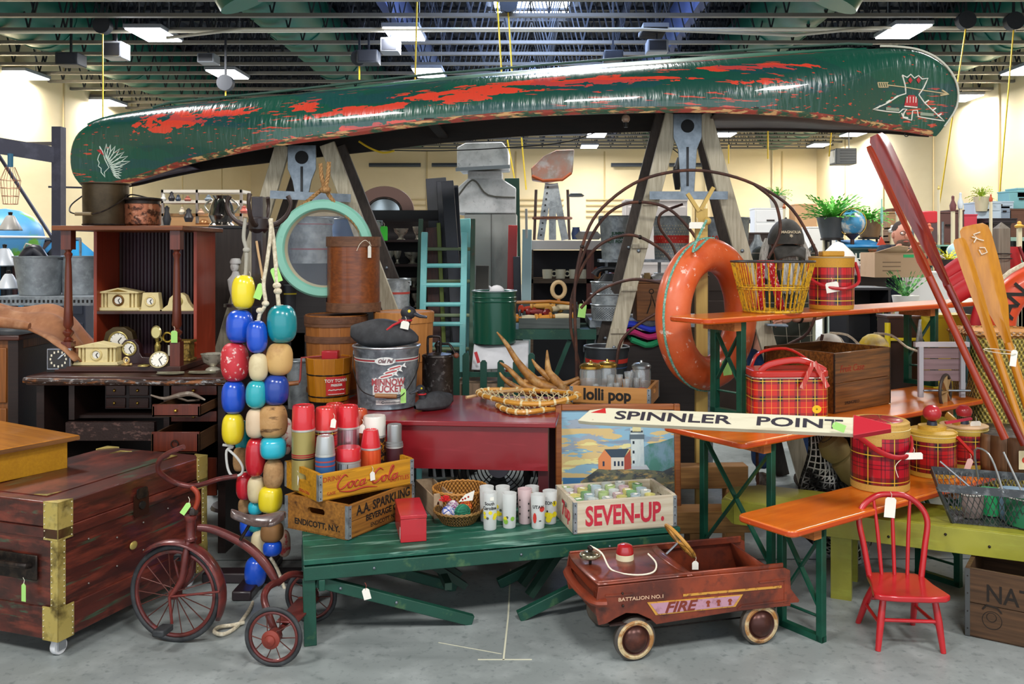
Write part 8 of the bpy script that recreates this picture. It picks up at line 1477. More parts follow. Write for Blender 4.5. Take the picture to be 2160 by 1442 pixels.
for px0,px1,d in((905,965,'left of the fan'),(1115,1175,'right of the fan')):t=thing('striped_cloth','black and white striped cloth hanging under the red table, '+d,'cloth',(X(px0,5.1),5.08,0));wd=X(px1,5.1)-X(px0,5.1);pt('drape',MB().grid(lambda u,v:(wd*u,.02*math.sin(u*20),.32+.3*v),20,2),zbm.done(),t,solid=.004);pt('hem',MB().tube([(0,0,.32),(wd,0,.32)],.006,6),bk,t);pt('rod',MB().tube([(0,0,.62),(wd,0,.62)],.01,6),bk,t)
hpm=M('#4a342e',.6,.4,L=(('#7a4a34',14,.55,.1,.6),))
for i,(pts_,Y,d)in enumerate([([(1216,900),(1216,760),(1213,680),(1213,600),(1228,520),(1260,450),(1335,388),(1420,362),(1500,362),(1590,388),(1670,440),(1722,530)],5.45,'widest iron hoop, arching above all the pails'),([(1208,640),(1222,560),(1258,480),(1300,438),(1350,426),(1410,440),(1460,490),(1490,545)],5.5,'second iron hoop, starting left of the green-lettered pail'),([(1205,630),(1225,570),(1260,520),(1310,497),(1350,500),(1400,530),(1425,565)],5.55,'third iron hoop, crossing the green-lettered pail'),([(1225,650),(1260,615),(1310,594),(1350,589),(1402,598)],5.55,'low iron hoop in front of the strainers'),([(1300,770),(1310,720),(1345,685),(1395,655)],5.5,'short iron hoop above the quilts'),([(1205,630),(1204,690),(1215,740),(1224,790),(1226,900)],5.5,'iron stem below the hoops'),([(1590,388),(1625,415),(1640,440),(1645,490),(1620,545)],5.4,'inner iron branch beside the grey cap'),([(1722,530),(1728,620),(1705,700),(1640,750),(1600,900),(1600,1060)],5.4,'iron branch curving down to the brown crate'),([(1735,705),(1728,740)],5.4,'iron twig left of the white float ball'),([(1440,430),(1395,450),(1392,480),(1420,520),(1430,560)],5.9,'thin iron ring behind the perforated pail')]):
 t=thing('iron_hoop','rusty '+d,'hoop',W(*pts_[-1],Y),0,'rusty garden hoops');pt('rod',MB().tube([W(*q,Y)for q in pts_],.0095,8,smooth=5),hpm,t,world=True)
 if i<3:pt('clip',MB().sph(W(*pts_[4],Y),.014,8),iron,t,world=True)
t=thing('mannequin_legs','black wire trouser form hanging behind the right ladder','mannequin',W(1437,400,6.5));k=6.5/F
pt('hips',MB().tube([(0,0,68*k),(0,0,42*k)],[.03,.06],12),bk,t)
for s_ in(-1,1):pt('trouser_leg',MB().tube([(s_*7*k,0,48*k),(s_*9*k,0,30*k),(s_*8*k,0,0)],[.035,.032,.018],10),bk,t)
for i,(px,py,r_,h_,c)in enumerate([(1395,588,22,12,'#e8e6e2'),(1365,588,8,12,'#c8a068'),(1290,590,8,14,'#8a3a34'),(1252,705,16,26,'#e8e2dc'),(1330,700,14,8,'#b83a3a'),(1485,800,12,10,'#c8c8cc'),(1240,505,30,16,'#c8c0b8'),(1215,505,10,25,'#5a6a9a'),(1370,735,12,16,'#8a4a3a'),(1215,415,18,6,'#a8b0b4')]):
 Y=6.8;k=Y/F;t=thing('odd_goods',['white saucer stack','amber jar','dark red jar','white paper roll','red enamel dish','grey tin','pale folded linen','blue jar','brown jug','galvanised ladle'][i]+' among the pails, '+['under the perforated pail','beside the saucers','right of the mugs','below the green tag','on the quilts','inside the life ring','on the white shelf top','left on the white shelf top','below the quilts','right of the tractor seat'][i],'goods',W(px,py,Y));pt('body',MB().lathe([(0,0),(r_*k*.8,0),(r_*k,h_*k*.5),(r_*k*.7,h_*k),(0,h_*k)],16),M(c,.5),t);pt('rim',MB().ring((0,0,h_*k),r_*k*.7,r_*k*.7,.004,16,5),M(c,.3),t)
Y=4.95;org=M('#d95a24',.42,L=(('#e8825a',3,.55,.15,.7),('#c03f14',6,.62,.1,.6),('#f0d0c0',(22,22,22),.66,.03,.8)),bump=.12,coat=.15)
lc=W(1494,662,Y);psi=R(45);lm=Matrix.Translation(lc)@Matrix.Rotation(psi,4,'Z')@FRONT;RR,rr2=.325,.092
t=thing('life_ring','large worn orange life ring hung on the yellow post behind the orange benches','life ring',lc-Vector((0,0,RR+rr2)));pt('float_ring',MB().ring((0,0,0),RR,RR,rr2,72,20,lm),org,t,world=True,ang=80)
gro=M('#4f9a86',.8,L=(('#c8d8cc',(90,90,90),.55,.1,.6),));pt('grab_line',MB().tube([lm@Vector(((RR+rr2*1.01)*math.cos(a/20*PI*1.05+PI*.47),(RR+rr2*1.01)*math.sin(a/20*PI*1.05+PI*.47),.01))for a in range(21)],.007,6),gro,t,'green grab line',world=True)
pt('hang_line',MB().tube([lm@Vector((RR*math.cos(PI*.53),(RR+rr2)*math.sin(PI*.53),.02)),W(1462,530,4.7),W(1480,485,4.8),W(1490,465,4.85)],.007,6,smooth=4),gro,t,world=True);price_tag(t,tuple(W(1533,775,4.72)-t.location),GREENTAG,.045,.08,0,R(8))
yp=wood('#c8a85a','#a8863c',2,.5,am=.4);t=thing('wooden_post','upright yellow pine post in the middle of the life ring, with two prongs on top','post',(X(1479,5.0),5.0,0));pt('post',MB().bb((-.032,-.025,0),(.032,.025,Z(440,5))),yp,t)
for a,b in(((1478,442),(1505,395)),((1474,445),(1450,408))):pt('prong',MB().beam(W(*a,4.98),W(*b,4.98),.025,.02),yp,t,world=True)
pt('knob',MB().sph(W(1492,466,4.93),.022,10),yp,t,world=True);price_tag(t,tuple(W(1470,475,4.93)-t.location),PAPER,.085,.035)
# wire egg basket on the upper bench
bwp=UI.inverted();wbp=UI@Vector((.62,.13,UZ-MZ+.001));k=wbp.y/F;ym=M('#d8a81c',.45,.2,L=(('#7a5a2c',60,.56,.06,.8),));t=thing('wire_basket','round yellow coated wire egg basket with a red bandana, on the upper orange bench','basket',wbp);rt3,rb3,hb3=86*k,60*k,106*k
for z,r_,w_ in((hb3,rt3,.006),(hb3*.46,(rt3+rb3)/2,.004),(.006,rb3,.006),(hb3*.5,(rt3+rb3)/2,.004)):pt('hoop_wire',MB().ring((0,0,z),r_,r_,w_,48,6),ym if w_<.006 or z<.1 else M('#4a4a4a',.4,.6),t)
for i in range(36):a=2*PI*i/36;pt('wire',MB().tube([(rt3*math.cos(a),rt3*math.sin(a),hb3),(rb3*math.cos(a),rb3*math.sin(a),.006)],.0032,5),ym,t)
for i in range(5):pt('base_wire',MB().ring((0,0,.006),rb3*(.2+.17*i),rb3*(.2+.17*i),.003,24,5),ym,t)
sb_=M('#b8141e',.8,L=(('#f0e0e0',(60,60,60),.6,.03,.9),));t=thing('bandana','red patterned bandana hanging inside the wire basket','bandana',wbp+Vector((-.03,.0,.01)))
for s_,d in((0,.0),(1,.04)):pt('tail',MB().grid(lambda u,v:(-.05+s_*.05+.04*u+.06*s_*(1-v),.012*math.sin(u*9)+d*.3,hb3*v*.98-.0),8,8),sb_,t,solid=.004)
# big wheelbarrow toy and table goods at right
Y=5.3;k=Y/F;zm=MZ+.001;t=thing('toy_wheelbarrow','old pale pink wooden toy wheelbarrow with one spoked wheel, on the orange table','wheelbarrow',(X(1935,Y),4.95,zm));k=4.95/F;pkw=wood('#8e7478','#64504f',0,.7,am=.5);gyw=wood('#8a8a86','#5c5c5a',0,.7)
for i in range(3):pt('front_board',MB().bb((-52*k,0,(40+i*24)*k),(42*k,.015,(62+i*24)*k)),pkw,t)
pt('top_rail',MB().bb((-62*k,-.01,112*k),(52*k,.02,122*k)),M('#b8b0b4',.6),t);
for x in(-50,38):pt('leg',MB().bb((x*k-.012,-.012,6*k),(x*k+.012,.012,112*k)),M('#a8a8ae',.6),t)
pt('side_board',MB().add([(45*k,0,30*k),(52*k,0,118*k),(110*k,.35,160*k),(90*k,.35,60*k)],[(0,1,2,3)]),M('#2e4a48',.6),t,'dark green side board',solid=.015);pt('side_board',MB().add([(-60*k,0,110*k),(-50*k,0,170*k),(-35*k,.1,165*k),(-30*k,.1,110*k)],[(0,1,2,3)]),gyw,t,'weathered end board',solid=.012);pt('handle',MB().beam((40*k,.0,30*k),(100*k,.3,95*k),.03,.025),gyw,t);pt('brace',MB().beam((75*k,.28,90*k),(110*k,.32,10*k),.03,.025),gyw,t)
pt('axle',MB().tube([(-50*k,-.04,22*k),(48*k,-.04,22*k)],.006,8),steel,t);m_=T((-8*k,-.06,0),R(48))@FRONT;w_=pt('wheel',MB().ring((0,0,0),.088,.088,.009,36,8,T((-8*k,-.06,22*k),R(48))@FRONT),M('#3a302c',.5),t)
for i in range(4):a=i*PI/4;pt('spoke',MB().beam((T((-8*k,-.06,22*k),R(48))@FRONT)@Vector((.085*math.cos(a),.085*math.sin(a),0)),(T((-8*k,-.06,22*k),R(48))@FRONT)@Vector((-.085*math.cos(a),-.085*math.sin(a),0)),.02,.006),M('#a8885a',.6),w_)
for px,py,r_,c,d in((1750,735,33,'#e2ddd0','big off-white buoy ball with cord behind the brown crate'),(1843,735,32,'#e8c83a','big yellow buoy ball right of the white one')):
 q=W(px,py,5.6);k=5.6/F;t=thing('buoy_ball',d,'buoy',q-Vector((0,0,r_*k)));pt('ball',MB().sph((0,0,r_*k),r_*k,24),M(c,.6,L=(('#f8f4e0',9,.6,.1,.6),),bump=.2),t);pt('cord',MB().tube([(0,0,r_*k*2),(.1,-.03,r_*k*1.9),(.18,-.05,r_*k*1.2),(.25,-.06,r_*k*.9)],.008,6,smooth=3),rope,t)
t=case('cupboard, black painted with two openings, behind the buoy balls',(X(1822,7.0),6.9,0),.34,.4,Z(600,7)-.02,M('#26272b',.5),'cupboard','cupboard',openf=3)
t=case('yellow metal stand with brown leather back behind the wheelbarrow',(X(1925,6.2),6.2,.0),.34,.2,Z(672,6.2),M('#3a2018',.5),'chair','seat_back',M('#4a2a1e',.5));pt('frame',MB().tube([(-.18,-.02,.0),(-.18,-.02,Z(680,6.2)),],.02,8),yw,t);pt('frame',MB().tube([(-.18,-.02,Z(715,6.2)),(.2,-.02,Z(715,6.2))],.012,8),yw,t)
t=case('yellow tin sign box with brown eagle print, behind the bench leg',(X(2010,6.0),6.0,.0),.26,.2,Z(670,6),M('#d8bc1c',.5),'tin','tin_box');pt('eagle_print',MB().sph((.0,-.003,Z(700,6)),(.03,.004,.05),12).sph((0,-.004,Z(690,6)),(.02,.004,.02),8),M('#7a4a24',.7),t)
# wicker hamper, orange AN ring, red life vests, net and floats
wk3=wv('#b8a24a','#2e2a14',60,.02);t=thing('wicker_hamper','tall dark and straw woven hamper at the right edge behind the oars','hamper',(X(2125,5.05),5.15,0));hq2=MZ+.36;pt('woven_wall',MB().lathe([(0,0),(.15,0),(.18,.4),(.215,hq2-.1),(.22,hq2),(.21,hq2),(0,hq2-.01)],48,se=5),wk3,t);pt('braided_rim',MB().lathe([(.215,hq2-.025),(.232,hq2-.005),(.215,hq2+.015),(.2,hq2+.005)],48,se=5),wick,t)
t=thing('life_ring','bright orange life ring with black letters AN, cut by the right edge','life ring',W(2200,735,5.5));lm2=facing(W(2215,690,5.5),R(-8));o2=M('#d94a1e',.45,coat=.2);pt('float_ring',MB().ring((0,0,0),.30,.30,.10,56,16,lm2),o2,t,world=True,ang=80)
for s,a,dz in(('A',R(158),0),('N',R(138),0)):pt('lettering',MB().text(s,.15,lm2@Matrix.Rotation(a-PI/2,4,'Z')@T((0,.30,.103)),bold=.003),ink,t,'black letter',world=True)
pt('grab_rope',MB().tube([lm2@Vector((.42*math.cos(a),.42*math.sin(a),.05))for a in(2.6,2.4,2.2,2.0,1.8)],.014,8),rope,t,world=True)
rv=M('#b8141e',.6,L=(('#8a0e18',3,.55,.12,.6),),bump=.3,bs=12)
for i,(a,b,r_,Y,d)in enumerate([((1990,585),(2060,545),.05,5.7,'upper'),((2000,605),(2075,568),.05,5.65,'middle'),((2010,625),(2080,590),.055,5.6,'lower')]):t=thing('red_cushion','red vinyl boat cushion roll behind the oars, '+d+' of three','cushion',W(*a,Y),0,'red vinyl cushions');pt('roll',MB().tube([W(*a,Y),W((a[0]+b[0])/2,(a[1]+b[1])/2-4,Y),W(*b,Y)],[r_,r_*1.1,r_],14,smooth=4),rv,t,world=True);pt('piping',MB().ring((0,0,0),r_*.95,r_*.95,.006,20,6,fr(W(*a,Y),W(*b,Y))[0]),rdf,t,world=True)
for px,py,w_,h_,Y,d in((2075,700,70,110,5.6,'dark red canvas bag behind the yellow oars'),(2136,560,40,80,5.78,'red life vest hanging on the grey post'),(2090,555,24,60,5.8,'red strap bundle left of the grey post')):k=Y/F;q=W(px,py,Y);t=thing('life_vest',d,'bag',q-Vector((0,0,h_/2*k)));pt('body',MB().lathe([(0,0),(w_*.4*k,0),(w_*.5*k,h_*.5*k),(w_*.3*k,h_*k),(0,h_*k)],18,sy=.5),rv,t);pt('strap',MB().tube([(0,-.08,h_*k),(w_*.2*k,-.1,h_*.6*k),(w_*.1*k,-.1,h_*.2*k)],.012,6),M('#7a0e18',.6),t)
t=thing('grey_post','weathered pointed grey timber post right of the yellow oars','post',(X(2112,5.72),5.72,0));k=5.72/F;pt('post',MB().bb((-12*k,-.04,0),(12*k,.04,Z(482,5.72))),wood('#8c8272','#645a4c',2,.7),t);pt('point',MB().add([(-12*k,-.04,Z(482,5.72)),(12*k,-.04,Z(482,5.72)),(12*k,.04,Z(482,5.72)),(-12*k,.04,Z(482,5.72)),(0,0,Z(468,5.72))],[(0,1,4),(1,2,4),(2,3,4),(3,0,4)]),wood('#8c8272','#645a4c',2,.7),t);pt('wire_wrap',MB().ring((0,0,Z(535,5.72)),.055,.06,.004,20,5).ring((0,0,Z(545,5.72)),.06,.065,.004,20,5),iron,t)
for i,(a,b)in enumerate([((1745,925),(1775,965)),((1772,965),(1822,1018))]):Y=4.5;t=thing('fishing_float',['upper','lower'][i]+' big khaki cork float in the net under the sign','float',W(*b,Y),0,'khaki net floats');m_,L_=fr(W(*a,Y),W(*b,Y));pt('float_body',MB().lathe([(.02,-.01),(.06,.01),(.075,L_*.5),(.06,L_-.01),(.02,L_+.01)],20,m=m_),M('#8a7a4a',.7,L=(('#6a5a34',9,.55,.1,.6),)),t,world=True);pt('cord',MB().ring((0,0,L_*.0),.03,.03,.006,14,6,m_),bk,t,world=True)
t=thing('fishing_net','black and white fishing net heaped beside the trestle under the sign','net',G(1775,1055,0)+Vector((0,.1,0)));nm=MB()
def npt(u,v):return Vector((X(1690+u*150,4.7),4.62+.1*math.sin(u*7+v*5),.12+(Z(905,4.7)-.12)*v-.12*math.sin(PI*u)*(v<.4)))
for i in range(17):
 nm.tube([npt(i/16,j/10)for j in range(11)],.0035,4);nm.tube([npt(j/10,i/16)for j in range(11)],.0035,4)
 nm.tube([npt(min(1,max(0,(i-8)/16+j/10)),j/10)for j in range(11)],.0035,4)
o=pt('mesh',nm,M('#d8d8d4',.8,L=(('#1a1a1a',6,.5,.08,1),)),t,world=True);o['kind']='stuff';pt('black_netting',MB().grid(lambda u,v:npt(u,v)+Vector((0,.05,0)),10,10),M('#17181a',.9,L=(('#6a6a66',60,.58,.05,.8),)),t,world=True,solid=.004)
# people
skin=M('#c98f78',.55,L=(('#b87460',9,.6,.1,.4),));jean=M('#1f3a66',.8,L=(('#3a5c92',9,.58,.12,.6),),bump=.3,bs=14)
def skinned(name,V,E,m_,parent,root=0,sub=2,lab=None):
 me=bpy.data.meshes.new(name);im=MW[parent.name].inverted();me.from_pydata([tuple(im@Vector(v[0]))for v in V],E,[]);me.materials.append(m_)
 o=bpy.data.objects.new(name,me);col.objects.link(o);o.parent=parent;sk=o.modifiers.new('skin','SKIN');sk.use_smooth_shade=True
 for i,v in enumerate(V):
  r=v[1];me.skin_vertices[0].data[i].radius=(r,r)if isinstance(r,(int,float))else r;me.skin_vertices[0].data[i].use_root=i==root
 s_=o.modifiers.new('sub','SUBSURF');s_.levels=sub;s_.render_levels=sub
 if lab:o['label']=lab
 return o
def hand(parent,w_,fd,pd,s=1.):
 """palm at w_, fd: finger direction, pd: side direction (towards the thumb)"""
 fd,pd=Vector(fd).normalized(),Vector(pd).normalized();n_=fd.cross(pd).normalized();w_=Vector(w_)
 V=[(w_,.026*s),(w_+fd*.045*s,(.02*s,.038*s)),(w_+fd*.085*s,(.016*s,.036*s))];E=[(0,1),(1,2)];skinned('hand',V,E,skin,parent,0,1)
 for i,(o_,l)in enumerate(((.03,.072),(.01,.08),(-.01,.075),(-.03,.058))):
  b=w_+fd*.085*s+pd*o_*s;skinned('finger',[(b-fd*.015,.0095*s),(b+fd*l*.45*s,.009*s),(b+fd*l*.8*s-n_*.018*s,.008*s),(b+fd*l*.95*s-n_*.038*s,.0065*s)],[(0,1),(1,2),(2,3)],skin,parent,0,1)
 b=w_+fd*.03*s+pd*.03*s;skinned('thumb',[(b,.013*s),(b+pd*.03*s+fd*.02*s,.011*s),(b+pd*.035*s+fd*.055*s-n_*.01,.0085*s)],[(0,1),(1,2)],skin,parent,0,1)
Y=6.05;gx=X(1652,Y);p1_=thing('person','bearded long-haired person in dark cap and plaid shirt, bending over behind the wire basket','person',(gx,Y,0))
B=lambda px,py,d=0:W(px,py,Y+d)
skinned('body',[((gx,Y+.12,.98),.15),((gx,Y+.10,1.15),.14),((gx,Y+.04,1.35),.15),(B(1655,565),.07),(B(1655,520,-.14),.085),(B(1600,580),.07),(B(1590,650,-.02),.05),(B(1625,668,-.25),.035),(B(1722,580),.07),(B(1742,655,-.05),.05),(B(1700,668,-.3),.04),(B(1668,670,-.36),.032),((gx-.1,Y+.1,.9),.1),((gx-.12,Y+.05,.5),.07),((gx-.12,Y+.1,.1),.05),((gx+.1,Y+.1,.9),.1),((gx+.14,Y+.02,.5),.07),((gx+.15,Y+.08,.1),.05)],[(0,1),(1,2),(2,3),(3,4),(2,5),(5,6),(6,7),(2,8),(8,9),(9,10),(10,11),(0,12),(12,13),(13,14),(0,15),(15,16),(16,17)],skin,p1_)
pls=SM('#2b3029',.8);x,y,z=pls.xyz('Object');pls.mix(pls.noise((9,9,9)),'#454b40',.5);pls.mix(pls.stripe(pls.op('ADD',x,pls.op('MULTIPLY',z,.12)),.085,0,.045),'#c8c4b0',.8);pls.mix(pls.stripe(z,.11,.2,.04),'#b8a898',.7)
skinned('shirt',[((gx+.03,Y+.1,.92),(.20,.17)),((gx+.02,Y+.08,1.15),(.21,.17)),((gx,Y+.02,1.38),(.22,.16)),(B(1655,558,.02),.10),(B(1604,550),.12),(B(1588,640,-.02),.07),(B(1706,550),.12),(B(1745,645,-.05),.075)],[(0,1),(1,2),(2,3),(2,4),(4,5),(2,6),(6,7)],pls.done(),p1_,1,2,'dark plaid shirt with pale lines')
skinned('jeans',[((gx,Y+.12,.97),.17),((gx-.11,Y+.1,.82),.12),((gx-.12,Y+.04,.5),.095),((gx-.12,Y+.08,.1),.08),((gx+.11,Y+.1,.82),.12),((gx+.14,Y+.02,.5),.095),((gx+.15,Y+.06,.1),.08)],[(0,1),(1,2),(2,3),(0,4),(4,5),(5,6)],jean,p1_)
for s_ in(-1,1):pt('shoe',MB().sph((s_*.13,0,.045),(.05,.13,.05),14),M('#3a2c22',.7,L=(('#7a6a5a',30,.55,.08,.7),)),p1_)
HC=B(1655,505,-.2);capm=M('#35332f',.75,L=(('#4a4742',20,.55,.1,.6),));i_=lambda p:tuple(MW[p1_.name].inverted()@Vector(p))
cp=pt('cap',MB().grid(lambda u,v:(HC.x+.118*math.cos(2*PI*u)*math.sin(PI/2*v),HC.y-.02+.13*math.sin(2*PI*u)*math.sin(PI/2*v)-.02*math.cos(PI/2*v),HC.z-.03+.165*math.cos(PI/2*v)),24,8),capm,p1_,'dark charcoal baseball cap',world=True)
pt('cap_brim',MB().grid(lambda u,v:(HC.x+(u-.5)*.21*(1-.15*v),HC.y-.11-.08*v*math.sin(PI*(.15+.7*u)),HC.z-.03-.075*v-.03*(2*u-1)**2),12,4),capm,cp,world=True,solid=.005);pt('cap_button',MB().sph((HC.x,HC.y-.03,HC.z+.135),.009,8),capm,cp,world=True)
for s,z_,sz_ in(('MAGNOLIA',.045,.024),('*',.012,.05)):pt('cap_lettering',MB().text(s,sz_,facing((HC.x,HC.y-.162+z_*.3,HC.z+z_),0,R(-12)),bold=.0004),M('#d8c8a8',.7),cp,'small embroidered pale lettering',world=True)
hrm=M('#cfcbc2',.9,L=(('#6a665e',(70,70,5),.5,.12,.7),),bump=.6,bs=90)
pt('head',MB().sph(tuple(HC+Vector((0,.02,-.02))),(.082,.10,.115),20),skin,p1_,world=True)
def strands(nm,pts_,r_,n_,sp,lab):
 mb=MB()
 for k in range(n_):
  o_=Vector((rnd.uniform(-sp,sp),rnd.uniform(-.03,.03),rnd.uniform(-.01,.01)));mb.tube([Vector(p)+o_*(.6+.4*i/len(pts_))for i,p in enumerate(pts_)],[r_]*(len(pts_)-1)+[r_*.25],5,smooth=3)
 o=pt(nm,mb,hrm,p1_,lab,world=True);o['kind']='stuff'
strands('beard',[HC+Vector((0,-.09,-.09)),HC+Vector((0,-.13,-.18)),HC+Vector((.005,-.12,-.27)),HC+Vector((.0,-.10,-.34))],.014,34,.07,'long grey beard')
for s_ in(-1,1):strands('hair',[HC+Vector((s_*.10,.0,.0)),HC+Vector((s_*.13,-.01,-.08)),HC+Vector((s_*.14,-.03,-.17)),HC+Vector((s_*.12,-.05,-.25))],.013,14,.025,'long grey hair')
pt('nose',MB().sph(tuple(HC+Vector((0,-.09,-.085))),(.014,.018,.022),10),skin,p1_,world=True)
hand(p1_,B(1672,669,-.37),(-1,-.2,-.15),(0,-.3,.9),.95);pt('wristband',MB().ring((0,0,0),.036,.036,.007,16,6,fr(B(1685,668,-.34),B(1668,670,-.37))[0]),iron,p1_,world=True)
t=thing('phone','small grey flat device held in the bending person\'s hand','device',B(1640,688,-.42));pt('body',MB().bb((-.075,-.03,0),(.06,.03,.014),T((0,0,0),0,0,R(3))),M('#8a98a8',.3,.5),t,bev=.004);pt('screen',MB().bb((-.06,-.025,.014),(.05,.025,.016)),M('#c8d4dc',.2),t)
Y=8.6;k=Y/F;gx=X(1893,Y);p2p=thing('person','bearded person with glasses and dark t-shirt carrying an open cardboard carton','person',(gx,Y,0));B=lambda px,py,d=0:W(px-12,py,Y+d)
skinned('body',[((gx,Y,.95),.13),((gx,Y,1.2),.14),(B(1915,535),.13),(B(1915,515),.06),(B(1914,500,-.03),.07),(B(1880,533),.07),(B(1872,575,-.05),.05),(B(1895,525,-.4),.035),(B(1950,533),.07),(B(1958,575,-.05),.05),(B(1950,540,-.4),.035),((gx-.1,Y,.85),.1),((gx-.11,Y,.45),.07),((gx-.11,Y,.1),.05),((gx+.1,Y,.85),.1),((gx+.12,Y,.45),.07),((gx+.12,Y,.1),.05)],[(0,1),(1,2),(2,3),(3,4),(2,5),(5,6),(6,7),(2,8),(8,9),(9,10),(0,11),(11,12),(12,13),(0,14),(14,15),(15,16)],skin,p2p)
skinned('t_shirt',[((gx,Y,.98),.19),((gx,Y,1.2),.2),(B(1915,540),.19),(B(1878,533),.10),(B(1870,555,-.02),.085),(B(1952,533),.10),(B(1960,555,-.02),.085)],[(0,1),(1,2),(2,3),(3,4),(2,5),(5,6)],M('#15202e',.8),p2p)
skinned('jeans',[((gx,Y,.95),.16),((gx-.11,Y,.8),.12),((gx-.12,Y,.45),.095),((gx-.12,Y,.08),.085),((gx+.11,Y,.8),.12),((gx+.12,Y,.45),.095),((gx+.12,Y,.08),.085)],[(0,1),(1,2),(2,3),(0,4),(4,5),(5,6)],jean,p2p)
HC=B(1914,496,-.05);pt('head',MB().sph(tuple(HC),(.082,.1,.125),20),skin,p2p,world=True);pt('hair',MB().grid(lambda u,v:(HC.x+.088*math.cos(2*PI*u)*math.sin(1.35*v),HC.y+.02+.1*math.sin(2*PI*u)*math.sin(1.35*v),HC.z+.02+.118*math.cos(1.35*v)),20,6),M('#3a2e28',.9),p2p,world=True)
pt('beard',MB().sph(tuple(HC+Vector((0,-.045,-.075))),(.066,.06,.058),16),M('#5a463a',.9,bump=.5),p2p,world=True);pt('nose',MB().sph(tuple(HC+Vector((0,-.1,-.01))),(.014,.018,.024),10),skin,p2p,world=True);pt('mouth',MB().sph(tuple(HC+Vector((0,-.102,-.06))),(.026,.01,.008),10),M('#a8584a',.6),p2p,world=True)
for s_ in(-1,1):
 pt('eye',MB().sph(tuple(HC+Vector((s_*.032,-.088,.018))),(.013,.01,.009),10),M('#e8e4e0',.3),p2p,world=True);pt('spectacle_rim',MB().ring((0,0,0),.024,.018,.003,16,5,facing(HC+Vector((s_*.032,-.105,.018)))),bk,p2p,world=True);pt('ear',MB().sph(tuple(HC+Vector((s_*.085,.0,.0))),(.012,.02,.03),10),skin,p2p,world=True)
 hand(p2p,B(1895 if s_<0 else 1955,528 if s_<0 else 540,-.42),(s_*-.3,-.8,-.1),(s_*-.2,0,.8),1);pt('shoe',MB().sph((s_*.12,-.05,.045),(.05,.13,.05),12),dark,p2p)
kb=M('#c8a684',.85,L=(('#b08c68',4,.6,.1,.5),));t=thing('cardboard_box','open brown cardboard carton with green tape, carried by the person with glasses','box',B(1912,585,-.75));w2,h2=50*k,48*k
pt('body',MB().bb((-w2,-.0,0),(w2,.35,h2)),kb,t);pt('flap',MB().add([(-w2,0,h2),(w2*.2,0,h2),(w2*.1,-.12,h2*1.22),(-w2*.3,-.12,h2*1.28)],[(0,1,2,3)]),kb,t,solid=.006);pt('flap',MB().add([(w2*.2,0,h2),(w2,0,h2),(w2*1.1,-.1,h2*1.25),(w2*.3,-.12,h2*1.3)],[(0,1,2,3)]),kb,t,solid=.006);pt('green_tape',MB().bb((w2*.1,-.003,h2*.8),(w2*.5,0,h2*.92)),M('#2fb86a',.5),t)
for j in range(3):pt('print_line',MB().bb((-w2*.7,-.002,h2*(.25+.17*j)),(w2*.0,0,h2*(.29+.17*j))),M('#8a7058',.8),t)
# right background market stalls
Y=9.6;tqt=M('#4f9aa0',.6,L=(('#7ac0c4',9,.6,.08,.6),))
TBS=[]
def tbl(label,x0,x1,py,Y,m_,d=.7,skirt=0):
 z=Z(py,Y);a,b=X(x0,Y),X(x1,Y);TBS.append((a,b,Y,z));t=thing('market_table',label,'table',((a+b)/2,Y,0));h=(b-a)/2;pt('top',MB().bb((-h,0,z-.05),(h,d,z)),m_,t,bev=.005)
 for x in(-h+.05,h-.05):
  for y in(.05,d-.05):pt('leg',MB().bb((x-.03,y-.03,0),(x+.03,y+.03,z-.05)),m_,t)
 if skirt:pt('skirt',MB().bb((-h+.02,.02,z-skirt),(h-.02,.04,z-.05)),m_,t)
 return z
z1=tbl('turquoise market table behind the tall tartan cooler',1690,1865,582,9.4,tqt,skirt=.3);z2_=tbl('low white table behind the buoy balls and tall cooler',1640,1790,548,11.0,M('#e4e2dc',.6));z3=tbl('long brown table at right back carrying crates and cases',1850,2060,512,10.6,wood('#7a4e2e','#4a2e1a',0));z4=tbl('pale green table at the far right back',2000,2230,500,11.5,M('#9ab8a8',.6));z5=tbl('white topped counter with dark front behind the cooler',1790,1860,600,8.6,M('#c8d4c8',.6),skirt=.5)
def on(px,Y,z):return(X(px,Y),Y+.2,z+.001)
leafy('big bright green fern in a dark pot right of the grey cap',(X(1755,9.6),9.6,Z(502,9.6)),.40,.50,130,M('#4a4e52',.5),potr=.40,poth=.44,droop=.35);leafy('smaller green fern behind the desk globe',(X(1834,9.9),9.9,Z(500,9.9)),.28,.42,80,M('#8a6a4a',.6));leafy('yellow-green trailing plant on the blue-grey drawers',(X(2078,11.5),11.6,Z(445,11.5)),.2,.42,40,M('#c8c0a0',.6),green='#b8c83a');leafy('spiky green pineapple plant below the carton boxes',(X(1910,7.6),7.6,Z(668,7.6)),.22,.40,26,M('#e4e2dc',.6),green='#2f7a3a',droop=.2);leafy('yellow-green leafy tuft beside the yellow buoy ball',(X(1868,6.6),6.6,Z(725,6.6)),.12,.26,16,M('#7a5a3a',.6),green='#a8c83a',droop=.3);leafy('small green plant beyond the white window panels',(X(1640,13),13,Z(440,13)),.25,.4,30,M('#c8c4b8',.6));leafy('yellow sunflowers in a dark basket behind the red oars',(X(2000,8.8),8.8,Z(580,8.8)),.2,.34,30,M('#2a2622',.6),green='#e0c820');leafy('tall dark green grassy plant behind the jeans of the carton carrier',(X(1862,9.2),9.2,0),.22,1.5,40,dark,green='#3a7a3a',droop=.1,poth=.2)
